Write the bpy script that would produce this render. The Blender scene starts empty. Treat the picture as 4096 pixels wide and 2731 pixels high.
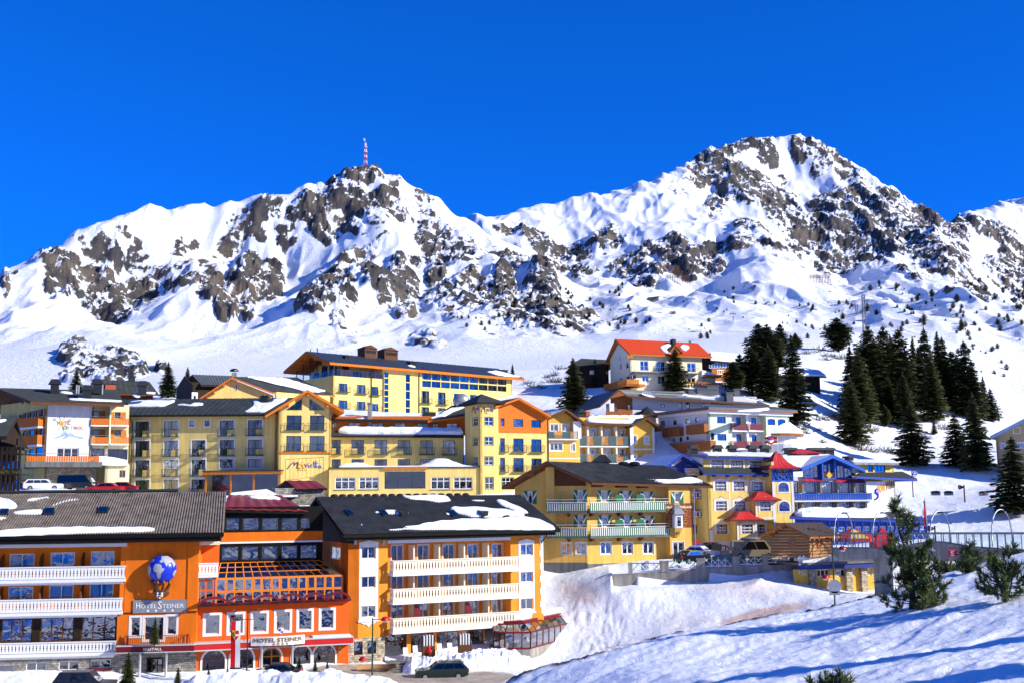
import bpy,math,random
import numpy as np
from mathutils import Vector,Matrix
rnd = random.Random(7)
SC = bpy.context.scene; COL = SC.collection
F,CXP,CYP = 4500.0,2048.0,1365.5          # focal length and centre in photo pixels
HOR = 1980.0                                   # horizon row at the photo centre
PITCH = math.atan((HOR-CYP)/F); ROLL = 0.010
_cp,_sp = math.cos(PITCH),math.sin(PITCH)
FW = np.array([0,_cp,_sp]); _r0 = np.array([1.,0,0]); _u0 = np.array([0,-_sp,_cp])
UPV = _u0*math.cos(ROLL)+_r0*math.sin(ROLL); RT = _r0*math.cos(ROLL)-_u0*math.sin(ROLL)
def ray(x,y):
 d = FW+RT*((x-CXP)/F)-UPV*((y-CYP)/F)
 return d/d[1]
def pt(x,y,Y):                               # the world point seen at photo pixel (x,y), Y metres ahead
 return ray(x,y)*Y
def proj(P):                                   # world points (n,3) -> photo pixels
 P = np.asarray(P,float); f = P@FW
 return CXP+F*(P@RT)/f,CYP-F*(P@UPV)/f
def Zr(ox,oy,s):
 return lambda x,y: (ox+x/s,oy+y/s)
Z0 = Zr(0,0,.57422); Z1 = Zr(0,1900,1.8867); Z2 = Zr(700,1900,1.8875); Z3 = Zr(1250,1900,1.8873)
Z4 = Zr(0,1450,2.352); Z5 = Zr(800,1300,1.68); Z6 = Zr(2000,1750,2.6133); Z7 = Zr(2200,1300,2.1382)
Z8 = Zr(2600,1750,2.6129); Z9 = Zr(3100,1750,2.3614); ZA = Zr(2900,1200,1.9666)
ZB = Zr(0,600,1.5679); ZC = Zr(1000,550,1.568); ZD = Zr(2200,500,1.2405); ZE = Zr(2000,2150,1.1221)
def lin(r,g,b):
 f = lambda c: (c/255/12.92) if c <= 10 else ((c/255+.055)/1.055)**2.4
 return (f(r),f(g),f(b))
MATS = {}
def newmat(name):
 m = bpy.data.materials.new(name); m.use_nodes = True; MATS[name] = m
 nt = m.node_tree; nt.nodes.clear()
 out = nt.nodes.new('ShaderNodeOutputMaterial')
 return m,nt,out
def N(nt,t,**kw):
 n = nt.nodes.new(t)
 for k,v in kw.items():
  if k.startswith('i_'):
   key = k[2:]
   key = int(key) if key.isdigit() else key.replace('_',' ')
   n.inputs[key].default_value = v
  else: setattr(n,k,v)
 return n
def L(nt,a,ao,b,bi): nt.links.new(a.outputs[ao],b.inputs[bi])
def ramp(nt,pts,interp='LINEAR'):
 r = nt.nodes.new('ShaderNodeValToRGB'); e = r.color_ramp.elements; r.color_ramp.interpolation = interp
 while len(e) < len(pts): e.new(.5)
 for i,(p,c) in enumerate(pts):
  e[i].position = p; e[i].color = (*c,1) if len(c) == 3 else c
 return r
def c4(c): return (c[0],c[1],c[2],1)
def mat(name,col,rough=.7,var=.12,scale=1.5,bump=.0,bscale=20.,metal=0.,stain=0.,spec=.4):
 """a painted, rendered or metal surface with a little natural unevenness"""
 m,nt,out = newmat(name)
 p = N(nt,'ShaderNodeBsdfPrincipled',i_Roughness=rough,i_Metallic=metal)
 p.inputs['Specular IOR Level'].default_value = spec if rough < .6 else .15
 tc = N(nt,'ShaderNodeTexCoord')
 n = N(nt,'ShaderNodeTexNoise',i_Scale=scale,i_Detail=6.,i_Roughness=.65); L(nt,tc,'Object',n,'Vector')
 a = tuple(max(0,c*(1-var)) for c in col); b = tuple(min(1,c*(1+var)) for c in col)
 r = ramp(nt,[(.3,a),(.7,b)]); L(nt,n,'Fac',r,'Fac'); src = (r,'Color')
 if stain > 0:
  mp = N(nt,'ShaderNodeMapping'); mp.inputs['Scale'].default_value = (1.2,1.2,.12); L(nt,tc,'Object',mp,'Vector')
  n2 = N(nt,'ShaderNodeTexNoise',i_Scale=1.6,i_Detail=7.); L(nt,mp,'Vector',n2,'Vector')
  r2 = ramp(nt,[(.42,(1-stain,)*3),(.62,(1,1,1))]); L(nt,n2,'Fac',r2,'Fac')
  mx = N(nt,'ShaderNodeMix',data_type='RGBA',blend_type='MULTIPLY'); mx.inputs['Factor'].default_value = 1
  L(nt,r,'Color',mx,6); L(nt,r2,'Color',mx,7); src = (mx,2)
 L(nt,src[0],src[1],p,'Base Color')
 if bump > 0:
  n3 = N(nt,'ShaderNodeTexNoise',i_Scale=bscale,i_Detail=5.); L(nt,tc,'Object',n3,'Vector')
  bp = N(nt,'ShaderNodeBump',i_Strength=bump,i_Distance=.05); L(nt,n3,'Fac',bp,'Height'); L(nt,bp,'Normal',p,'Normal')
 L(nt,p,'BSDF',out,'Surface')
 return m
def wood(name,col,scale=(1,1,6),var=.35,rough=.7):
 m,nt,out = newmat(name); p = N(nt,'ShaderNodeBsdfPrincipled',i_Roughness=rough); p.inputs['Specular IOR Level'].default_value = .12; tc = N(nt,'ShaderNodeTexCoord')
 mp = N(nt,'ShaderNodeMapping'); mp.inputs['Scale'].default_value = scale; L(nt,tc,'Object',mp,'Vector')
 n = N(nt,'ShaderNodeTexNoise',i_Scale=2.2,i_Detail=7.,i_Distortion=.4); L(nt,mp,'Vector',n,'Vector')
 r = ramp(nt,[(.3,tuple(c*(1-var) for c in col)),(.7,tuple(min(1,c*(1+var)) for c in col))]); L(nt,n,'Fac',r,'Fac')
 L(nt,r,'Color',p,'Base Color')
 bp = N(nt,'ShaderNodeBump',i_Strength=.25,i_Distance=.03); L(nt,n,'Fac',bp,'Height'); L(nt,bp,'Normal',p,'Normal')
 L(nt,p,'BSDF',out,'Surface'); return m
def glassmat(name,tint=(.6,.7,.75),refl=.34,wob=.12,ior=1.45):
 """double glazing: part mirror, part clear, slightly wavy so that it breaks up what it mirrors"""
 m,nt,out = newmat(name); tc = N(nt,'ShaderNodeTexCoord')
 n = N(nt,'ShaderNodeTexNoise',i_Scale=.9,i_Detail=2.); L(nt,tc,'Object',n,'Vector')
 bp = N(nt,'ShaderNodeBump',i_Strength=wob,i_Distance=.25); L(nt,n,'Fac',bp,'Height')
 g = N(nt,'ShaderNodeBsdfGlossy',i_Roughness=.02); g.inputs['Color'].default_value = (.92,.95,1,1); L(nt,bp,'Normal',g,'Normal')
 t = N(nt,'ShaderNodeBsdfTransparent'); t.inputs['Color'].default_value = c4(tint)
 fr = N(nt,'ShaderNodeFresnel',i_IOR=ior); L(nt,bp,'Normal',fr,'Normal')
 ad = N(nt,'ShaderNodeMath',operation='ADD',use_clamp=True); ad.inputs[1].default_value = refl; L(nt,fr,'Fac',ad,0)
 mx = N(nt,'ShaderNodeMixShader'); L(nt,ad,'Value',mx,'Fac'); L(nt,t,'BSDF',mx,1); L(nt,g,'BSDF',mx,2)
 L(nt,mx,'Shader',out,'Surface'); return m
def stonemat(name,c1,c2,mortar,sx=1.6):
 """squared rubble masonry"""
 m,nt,out = newmat(name); p = N(nt,'ShaderNodeBsdfPrincipled',i_Roughness=.9); tc = N(nt,'ShaderNodeTexCoord')
 sep = N(nt,'ShaderNodeSeparateXYZ'); L(nt,tc,'Object',sep,'Vector')
 ad = N(nt,'ShaderNodeMath',operation='MULTIPLY_ADD'); ad.inputs[1].default_value = .8; L(nt,sep,'Y',ad,0); L(nt,sep,'X',ad,2)
 cb = N(nt,'ShaderNodeCombineXYZ'); L(nt,ad,'Value',cb,'X'); L(nt,sep,'Z',cb,'Y')
 nz = N(nt,'ShaderNodeTexNoise',i_Scale=1.3,i_Detail=3.); L(nt,cb,'Vector',nz,'Vector')
 mx = N(nt,'ShaderNodeMix',data_type='RGBA',blend_type='LINEAR_LIGHT'); mx.inputs['Factor'].default_value = .06
 L(nt,cb,'Vector',mx,6); L(nt,nz,'Color',mx,7)
 br = N(nt,'ShaderNodeTexBrick',i_Scale=sx); br.inputs['Color1'].default_value = c4(c1); br.inputs['Color2'].default_value = c4(c2)
 br.inputs['Mortar'].default_value = c4(mortar); br.inputs['Mortar Size'].default_value = .025; br.inputs['Row Height'].default_value = .3; br.inputs['Brick Width'].default_value = .62
 br.inputs['Bias'].default_value = 0; L(nt,mx,2,br,'Vector')
 n2 = N(nt,'ShaderNodeTexNoise',i_Scale=3.2,i_Detail=5.); L(nt,tc,'Object',n2,'Vector')
 r2 = ramp(nt,[(.3,(.55,.55,.55)),(.7,(1.3,1.25,1.15))]); L(nt,n2,'Fac',r2,'Fac')
 m2 = N(nt,'ShaderNodeMix',data_type='RGBA',blend_type='MULTIPLY'); m2.inputs['Factor'].default_value = 1
 L(nt,br,'Color',m2,6); L(nt,r2,'Color',m2,7); L(nt,m2,2,p,'Base Color')
 bp = N(nt,'ShaderNodeBump',i_Strength=.8,i_Distance=.06); L(nt,br,'Fac',bp,'Height'); bp.invert = True; L(nt,bp,'Normal',p,'Normal')
 L(nt,p,'BSDF',out,'Surface'); return m
def M(k): return MATS[k]
def tag(o,label=None,cat=None,group=None,kind=None):
 for k,v in (('label',label),('category',cat),('group',group),('kind',kind)):
  if v: o[k] = v
 return o
def empty(name,loc,label,cat,group=None,rz=0.):
 o = bpy.data.objects.new(name,None); COL.objects.link(o); o.location = loc; o.rotation_euler = (0,0,rz)
 o.empty_display_size = .3
 return tag(o,label,cat,group)
class MB:
 """collects shapes; fn turns the builder's coordinates into the parent's space"""
 def __init__(s,fn=None): s.v = []; s.f = []; s.m = []; s.fn = fn or (lambda p: p)
 def add(s,vs,fs,m=0):
  n = len(s.v); s.v += [tuple(s.fn(p)) for p in vs]
  for f in fs: s.f.append(tuple(i+n for i in f)); s.m.append(m)
 def box(s,a0,a1,b0,b1,c0,c1,m=0):
  s.add([(a0,b0,c0),(a1,b0,c0),(a1,b1,c0),(a0,b1,c0),(a0,b0,c1),(a1,b0,c1),(a1,b1,c1),(a0,b1,c1)],
   [(0,3,2,1),(4,5,6,7),(0,1,5,4),(1,2,6,5),(2,3,7,6),(3,0,4,7)],m)
 def quad(s,a,b,c,d,m=0): s.add([a,b,c,d],[(0,1,2,3)],m)
 def poly(s,pts,m=0): s.add(pts,[tuple(range(len(pts)))],m)
 def slab(s,pts,off,m=0,mside=None):
  """a flat outline given as points, and the same outline moved by off"""
  n = len(pts); q = [tuple(p[i]+off[i] for i in range(3)) for p in pts]; ms = m if mside is None else mside
  s.add(list(pts),[tuple(range(n))],m); s.add(q,[tuple(range(n-1,-1,-1))],ms)
  s.add(list(pts)+q,[(i,i+n,(i+1) % n+n,(i+1) % n) for i in range(n)],ms)
 def tube(s,path,r,n=6,m=0,cap=True):
  path = [np.array(p,float) for p in path]; rs = r if isinstance(r,(list,tuple)) else [r]*len(path)
  vs = []; fs = []
  for i,p in enumerate(path):
   d = path[min(i+1,len(path)-1)]-path[max(i-1,0)]; d = d/(np.linalg.norm(d)+1e-9)
   a = np.array([0,0,1.]) if abs(d[2]) < .9 else np.array([1.,0,0])
   e = np.cross(d,a); e /= np.linalg.norm(e); g = np.cross(d,e)
   for k in range(n):
    t = 2*math.pi*k/n; vs.append(tuple(p+rs[i]*(e*math.cos(t)+g*math.sin(t))))
  for i in range(len(path)-1):
   for k in range(n): fs.append((i*n+k,i*n+(k+1) % n,(i+1)*n+(k+1) % n,(i+1)*n+k))
  if cap: fs.append(tuple(range(n))); fs.append(tuple(range(len(path)*n-1,(len(path)-1)*n-1,-1)))
  s.add(vs,fs,m)
 def ball(s,c,r,nu=10,nv=7,m=0,half=False):
  rx,ry,rz = r if isinstance(r,(list,tuple)) else (r,r,r); vs = []; fs = []
  for j in range(nv+1):
   t = math.pi*(j/nv)*(.5 if half else 1)
   for i in range(nu):
    a = 2*math.pi*i/nu; vs.append((c[0]+rx*math.sin(t)*math.cos(a),c[1]+ry*math.sin(t)*math.sin(a),c[2]+rz*math.cos(t)))
  for j in range(nv):
   for i in range(nu): fs.append((j*nu+i,(j+1)*nu+i,(j+1)*nu+(i+1) % nu,j*nu+(i+1) % nu))
  s.add(vs,fs,m)
 def build(s,name,mats,parent=None,smooth=False,label=None):
  me = bpy.data.meshes.new(name); me.from_pydata(s.v,[],s.f)
  for m in (mats if isinstance(mats,(list,tuple)) else [mats]): me.materials.append(M(m) if isinstance(m,str) else m)
  me.polygons.foreach_set('material_index',s.m)
  if smooth: me.polygons.foreach_set('use_smooth',[True]*len(s.f))
  me.validate(); me.update()
  o = bpy.data.objects.new(name,me); COL.objects.link(o); o.parent = parent
  if label: o['label'] = label
  return o
class Pl:
 """a vertical wall plane: u runs along it, v out of it towards the viewer, z up; root is the building it belongs to"""
 def __init__(s,O,ang,root=None):
  s.O = np.array([O[0],O[1]]); s.U = np.array([math.cos(ang),math.sin(ang)]); s.N = np.array([math.sin(ang),-math.cos(ang)])
  s.ang = ang; s.root = root
 @classmethod
 def of(cls,xa,Ya,xb,Yb,y=2000,root=None):
  a = pt(xa,y,Ya); b = pt(xb,y,Yb); return cls(a[:2],math.atan2(b[1]-a[1],b[0]-a[0]),root)
 def at(s,x,y,v=0.):
  d = ray(x,y); o = s.O+s.N*v; t = (o@s.N)/(d[:2]@s.N); p = d*t
  return (float((p[:2]-s.O)@s.U),v,float(p[2]))
 def u(s,x,y,v=0.): return s.at(x,y,v)[0]
 def z(s,x,y,v=0.): return s.at(x,y,v)[2]
 def W(s,p):
  q = s.O+s.U*p[0]+s.N*p[1]; return (float(q[0]),float(q[1]),float(p[2]))
 def fn(s,p):
  w = s.W(p)
  if s.root is None: return w
  l = s.root.location; return (w[0]-l[0],w[1]-l[1],w[2]-l[2])
 def mb(s): return MB(s.fn)
 def turn(s,u,v,ang):                    # another plane of the same building, starting at (u,v), turned by ang
  w = s.W((u,v,0)); return Pl(w[:2],s.ang+ang,s.root)
def copy_tree(o,parent=None):
 c = o.copy(); COL.objects.link(c)
 if parent is not None: c.parent = parent
 for ch in list(o.children): copy_tree(ch,c)
 return c
def textmesh(s,size=1.,shear=0.,bold=0.,space=1.):
 """lettering as a flat mesh: list of verts and faces in x,y"""
 cu = bpy.data.curves.new('lettering','FONT'); cu.body = s; cu.size = size; cu.shear = shear; cu.offset = bold; cu.space_character = space
 cu.resolution_u = 2; cu.align_x = 'LEFT'
 ob = bpy.data.objects.new('lettering',cu); COL.objects.link(ob); dg = bpy.context.evaluated_depsgraph_get()
 me = bpy.data.meshes.new_from_object(ob.evaluated_get(dg))
 vs = [tuple(v.co) for v in me.vertices]; fs = [tuple(p.vertices) for p in me.polygons]
 bpy.data.objects.remove(ob); bpy.data.curves.remove(cu); bpy.data.meshes.remove(me)
 return vs,fs
def lettering(mb,s,u0,u1,zb,zt,v,m=0,shear=0.,bold=0.,thick=0.03,zb1=None):
 vs,fs = textmesh(s,1.,shear,bold)
 if not vs: return
 x0 = min(p[0] for p in vs); x1 = max(p[0] for p in vs); y0 = min(p[1] for p in vs); y1 = max(p[1] for p in vs)
 sl = ((zb1 if zb1 is not None else zb)-zb)
 q = [(u0+(p[0]-x0)/(x1-x0)*(u1-u0),v,zb+(p[1]-y0)/(y1-y0)*(zt-zb)+sl*(p[0]-x0)/(x1-x0)) for p in vs]
 mb.add(q,fs,m)
 # give the letters a thickness back to the wall
 edges = {}
 for f in fs:
  for i in range(len(f)):
   e = (f[i],f[(i+1) % len(f)]); k = tuple(sorted(e)); edges[k] = None if k in edges else e
 b = [(p[0],v-thick,p[2]) for p in q]; n = len(q)
 mb.add(q+b,[(e[0],e[0]+n,e[1]+n,e[1]) for e in edges.values() if e],m)
W_ = (.80,.80,.78)
mat('orange_plaster',(.80,.17,.010),.85,.09,.7,.25,30,stain=.13)
mat('orange_boards',(.70,.165,.010),.8,.10,1.)
mat('red_orange_plaster',(.80,.115,.014),.85,.07,.7,.2,30)
mat('yellow_plaster',(.80,.56,.14),.85,.06,.6,.25,30,stain=.06)
mat('pale_yellow_plaster',(.84,.60,.19),.85,.07,.6,.2,30,stain=.13)
mat('cream_plaster',(.80,.68,.40),.85,.07,.6,.2,30,stain=.12)
mat('ochre_plaster',(.84,.50,.115),.85,.08,.6,.25,30,stain=.16)
mat('gold_plaster',(.80,.45,.075),.85,.07,.6,.2,30,stain=.12)
mat('white_plaster',(.80,.78,.74),.85,.05,.6,.2,30,stain=.12)
mat('mint_plaster',(.55,.66,.46),.85,.05,.6,.2,30)
mat('lilac_plaster',(.67,.66,.66),.85,.05,.6,.2,30)
mat('white_paint',(.76,.75,.72),.55,.03)
mat('cream_paint',(.78,.70,.48),.55,.04)
mat('grey_paint',(.16,.17,.19),.5,.06)
mat('sign_grey',(.22,.23,.25),.5,.04)
mat('silver_paint',(.5,.5,.5),.4,.05)
mat('dark_frame',(.025,.028,.028),.45,.1)
mat('green_frame',(.012,.05,.028),.45,.1)
mat('blue_paint',(.010,.038,.30),.5,.1)
mat('bright_blue_paint',(.020,.12,.52),.5,.1)
mat('navy_paint',(.008,.025,.19),.5,.12)
mat('green_paint',(.01,.13,.045),.5,.1)
mat('red_paint',(.55,.015,.012),.4,.08)
mat('flag_red',(.62,.01,.012),.7,.05)
mat('dark_red_paint',(.16,.006,.012),.35,.1)
mat('yellow_paint',(.75,.45,.02),.5,.05)
mat('gold_paint',(.45,.25,.04),.5,.15)
mat('letter_blue',(.05,.2,.62),.6,.05)
mat('letter_orange',(.75,.33,.03),.6,.05)
mat('letter_dark',(.05,.05,.06),.6,.05)
mat('letter_green',(.05,.22,.09),.6,.05)
mat('letter_red',(.5,.05,.03),.6,.05)
mat('letter_brown',(.22,.13,.06),.6,.1)
mat('tan_plaster',(.50,.36,.19),.85,.06,.6,.2,30)
mat('mural_blue',(.33,.45,.66),.8,.35,3.)
wood('larch',(.50,.17,.03),(1,1,6),.25)
wood('larch_red',(.60,.16,.02),(1,1,6),.2)
wood('pine_board',(.48,.22,.07),(1,1,8),.3)
wood('warm_wood',(.33,.115,.035),(1,1,6),.3)
wood('brown_wood',(.12,.05,.022),(1,1,6),.3)
wood('dark_wood',(.028,.018,.012),(1,1,6),.4)
wood('black_wood',(.008,.007,.006),(1,1,6),.4)
wood('log_wood',(.36,.19,.085),(.5,.5,9),.35)
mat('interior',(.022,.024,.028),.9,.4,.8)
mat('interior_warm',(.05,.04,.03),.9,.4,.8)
mat('curtain',(.74,.70,.66),.9,.2,9.)
mat('concrete',(.33,.30,.26),.9,.14,.8,.3,12,stain=.35)
mat('concrete_dark',(.17,.17,.165),.9,.14,.8,.3,12,stain=.3)
mat('asphalt',(.09,.08,.075),.9,.35,.6,.3,25)
mat('sheet_dark',(.03,.032,.033),.62,.3,.7)
mat('sheet_grey',(.085,.09,.095),.55,.25,.9)
mat('sheet_red',(.20,.028,.022),.45,.3,.8)
mat('tower_red',(.55,.035,.03),.4,.15,1.)
mat('roof_clay',(.62,.065,.018),.8,.22,4.,.6,9)
mat('roof_brown',(.075,.055,.045),.8,.3,3.,.4,9)
mat('brick_red',(.42,.10,.05),.85,.2,5.)
mat('steel',(.35,.36,.37),.4,.1,3.,metal=.6)
mat('black_metal',(.012,.012,.013),.4,.2)
mat('green_metal',(.012,.045,.03),.45,.2)
mat('tyre',(.012,.012,.012),.85,.2)
mat('car_green',(.006,.018,.016),.2,.1,spec=.6)
mat('car_black',(.008,.009,.011),.2,.1,spec=.6)
mat('car_white',(.72,.74,.78),.25,.05,spec=.6)
mat('car_red',(.36,.012,.012),.25,.1,spec=.6)
mat('car_tan',(.36,.27,.15),.3,.08,spec=.6)
mat('plastic_black',(.012,.012,.014),.45,.2)
mat('bronze',(.20,.085,.03),.4,.3,3.,metal=.4)
mat('globe_blue',(.008,.03,.50),.3,.1)
mat('globe_grey',(.36,.36,.36),.45,.15)
mat('bark',(.055,.035,.022),.95,.4,3.,.5,12)
mat('canvas_red',(.60,.02,.02),.8,.1)
mat('canvas_yellow',(.72,.55,.12),.8,.1)
mat('cardboard',(.40,.26,.13),.9,.1)
mat('light_red',(.45,.01,.01),.2,.1)
mat('lamp_glass',(.6,.6,.55),.2,.05)
mat('glass_green',(.05,.10,.09),.1,.1,spec=.8)
glassmat('glass',(.50,.54,.58),.2)
glassmat('glass_blue',(.50,.56,.66),.13,.12)
glassmat('glass_bright',(.55,.60,.64),.25,.35)
glassmat('glass_clear',(.88,.93,.93),.03,.05,1.06)
glassmat('car_glass',(.16,.19,.22),.05,.05)
stonemat('stone',lin(150,140,125),lin(205,190,165),lin(120,112,100),1.55)
stonemat('stone_grey',lin(125,122,118),lin(168,162,150),lin(95,92,88),1.55)
def snowmat(name,dirt_and_bounce=False,rock=False,tracks=.4):
 m,nt,out = newmat(name); tc = N(nt,'ShaderNodeTexCoord')
 p = N(nt,'ShaderNodeBsdfPrincipled',i_Roughness=.75); p.inputs['Specular IOR Level'].default_value = .25
 n = N(nt,'ShaderNodeTexNoise',i_Scale=.22,i_Detail=8.,i_Roughness=.6); L(nt,tc,'Object',n,'Vector')
 r = ramp(nt,[(.3,(.80,.82,.86)),(.7,(.90,.90,.90))]); L(nt,n,'Fac',r,'Fac'); src = (r,'Color')
 if dirt_and_bounce:
  at = N(nt,'ShaderNodeAttribute',attribute_name='dirt_and_bounce')
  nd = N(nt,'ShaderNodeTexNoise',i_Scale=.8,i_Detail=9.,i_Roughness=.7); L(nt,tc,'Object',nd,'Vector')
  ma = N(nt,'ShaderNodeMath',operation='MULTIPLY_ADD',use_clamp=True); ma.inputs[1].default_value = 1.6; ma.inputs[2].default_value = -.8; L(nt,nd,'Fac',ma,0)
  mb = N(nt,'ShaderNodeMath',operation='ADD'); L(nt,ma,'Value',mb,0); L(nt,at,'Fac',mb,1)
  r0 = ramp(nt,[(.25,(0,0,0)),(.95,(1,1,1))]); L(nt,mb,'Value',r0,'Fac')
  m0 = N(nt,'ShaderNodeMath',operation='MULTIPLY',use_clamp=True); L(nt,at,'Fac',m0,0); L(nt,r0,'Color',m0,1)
  mx = N(nt,'ShaderNodeMix',data_type='RGBA'); L(nt,m0,'Value',mx,'Factor'); L(nt,src[0],src[1],mx,6); mx.inputs[7].default_value = (.62,.38,.27,1); src = (mx,2)  # dirt tint, pinkish to carry the painted orange bounce as well
  a2 = N(nt,'ShaderNodeAttribute',attribute_name='soil'); m2 = N(nt,'ShaderNodeMix',data_type='RGBA')
  L(nt,a2,'Fac',m2,'Factor'); L(nt,src[0],src[1],m2,6); m2.inputs[7].default_value = (.045,.03,.02,1); src = (m2,2)
  a3 = N(nt,'ShaderNodeAttribute',attribute_name='road'); m3 = N(nt,'ShaderNodeMix',data_type='RGBA')
  r3 = ramp(nt,[(.35,(.30,.24,.18)),(.65,(.50,.42,.34))]); L(nt,nd,'Fac',r3,'Fac')
  L(nt,a3,'Fac',m3,'Factor'); L(nt,src[0],src[1],m3,6); L(nt,r3,'Color',m3,7); src = (m3,2)
 if rock:
  at = N(nt,'ShaderNodeAttribute',attribute_name='rock')
  nd = N(nt,'ShaderNodeTexNoise',i_Scale=.17,i_Detail=8.,i_Roughness=.75); L(nt,tc,'Object',nd,'Vector')
  ma = N(nt,'ShaderNodeMath',operation='MULTIPLY_ADD'); ma.inputs[1].default_value = 1.8; ma.inputs[2].default_value = -.9; L(nt,nd,'Fac',ma,0)
  mb = N(nt,'ShaderNodeMath',operation='ADD'); L(nt,ma,'Value',mb,0); L(nt,at,'Fac',mb,1)
  r0 = ramp(nt,[(.44,(0,0,0)),(.60,(1,1,1))]); L(nt,mb,'Value',r0,'Fac')
  nr = N(nt,'ShaderNodeTexNoise',i_Scale=.028,i_Detail=9.,i_Roughness=.7); L(nt,tc,'Object',nr,'Vector')
  rr = ramp(nt,[(.32,(.026,.024,.025)),(.48,(.062,.056,.052)),(.60,(.13,.10,.072)),(.75,(.095,.088,.082))]); L(nt,nr,'Fac',rr,'Fac')
  mx = N(nt,'ShaderNodeMix',data_type='RGBA'); L(nt,r0,'Color',mx,'Factor'); L(nt,src[0],src[1],mx,6); L(nt,rr,'Color',mx,7); src = (mx,2)
 L(nt,src[0],src[1],p,'Base Color')
 n3 = N(nt,'ShaderNodeTexNoise',i_Scale=.5 if rock else 1.1,i_Detail=8.,i_Roughness=.7,i_Distortion=.6); L(nt,tc,'Object',n3,'Vector')
 bp = N(nt,'ShaderNodeBump',i_Strength=tracks,i_Distance=1.5 if rock else .35); L(nt,n3,'Fac',bp,'Height'); L(nt,bp,'Normal',p,'Normal')
 L(nt,p,'BSDF',out,'Surface'); return m
snowmat('snow',tracks=.35)
snowmat('snow_ground',dirt_and_bounce=True,tracks=.5)
snowmat('mountain_snow',rock=True,tracks=.85)
def needlemat(name,a,b):
 m,nt,out = newmat(name); p = N(nt,'ShaderNodeBsdfPrincipled',i_Roughness=.7); p.inputs['Specular IOR Level'].default_value = .25
 tc = N(nt,'ShaderNodeTexCoord'); n = N(nt,'ShaderNodeTexNoise',i_Scale=1.1,i_Detail=4.); L(nt,tc,'Object',n,'Vector')
 oi = N(nt,'ShaderNodeObjectInfo'); ad = N(nt,'ShaderNodeMath',operation='MULTIPLY_ADD'); ad.inputs[1].default_value = .25; L(nt,oi,'Random',ad,0); L(nt,n,'Fac',ad,2)
 r = ramp(nt,[(.35,a),(.85,b)]); L(nt,ad,'Value',r,'Fac'); L(nt,r,'Color',p,'Base Color'); L(nt,p,'BSDF',out,'Surface'); return m
needlemat('spruce_needles',(.022,.036,.012),(.11,.12,.038))
needlemat('pine_needles',(.035,.065,.015),(.15,.17,.045))
needlemat('shrub_needles',(.018,.028,.010),(.07,.075,.03))
needlemat('dry_twigs',(.06,.04,.025),(.14,.10,.06))
def roofmat(name,c,scale,ang_axis='u',var=.35):
 return mat(name,c,.7,var,1.2,.3,14)
_pr = np.random.RandomState(5); _perm = _pr.permutation(4096); _gr = _pr.rand(4096)*2*np.pi; _gx = np.cos(_gr); _gy = np.sin(_gr)
def gnoise(x,y):
 xi = np.floor(x).astype(np.int64); yi = np.floor(y).astype(np.int64); xf = x-xi; yf = y-yi
 def g(ix,iy,dx,dy):
  h = _perm[(ix+_perm[iy & 4095]) & 4095]; return _gx[h]*dx+_gy[h]*dy
 u = xf*xf*xf*(xf*(xf*6-15)+10); v = yf*yf*yf*(yf*(yf*6-15)+10)
 a = g(xi,yi,xf,yf); b = g(xi+1,yi,xf-1,yf); c = g(xi,yi+1,xf,yf-1); d = g(xi+1,yi+1,xf-1,yf-1)
 return (a*(1-u)+b*u)*(1-v)+(c*(1-u)+d*u)*v      # about -0.7..0.7
def fbm(x,y,o=5,g=.5):
 s = 0; a = 1.; n = 0
 for i in range(o): s = s+a*gnoise(x*2**i+17.3*i,y*2**i-9.1*i); n += a; a *= g
 return s/n
def ridged(x,y,o=5,g=.5):
 s = 0; a = 1.; n = 0
 for i in range(o): s = s+a*(1-2*np.abs(gnoise(x*2**i+7.7*i,y*2**i+3.3*i))); n += a; a *= g
 return s/n                                       # 0..1, creases sharp at the top
def sstep(a,b,x): t = np.clip((x-a)/(b-a),0,1); return t*t*(3-2*t)
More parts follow.
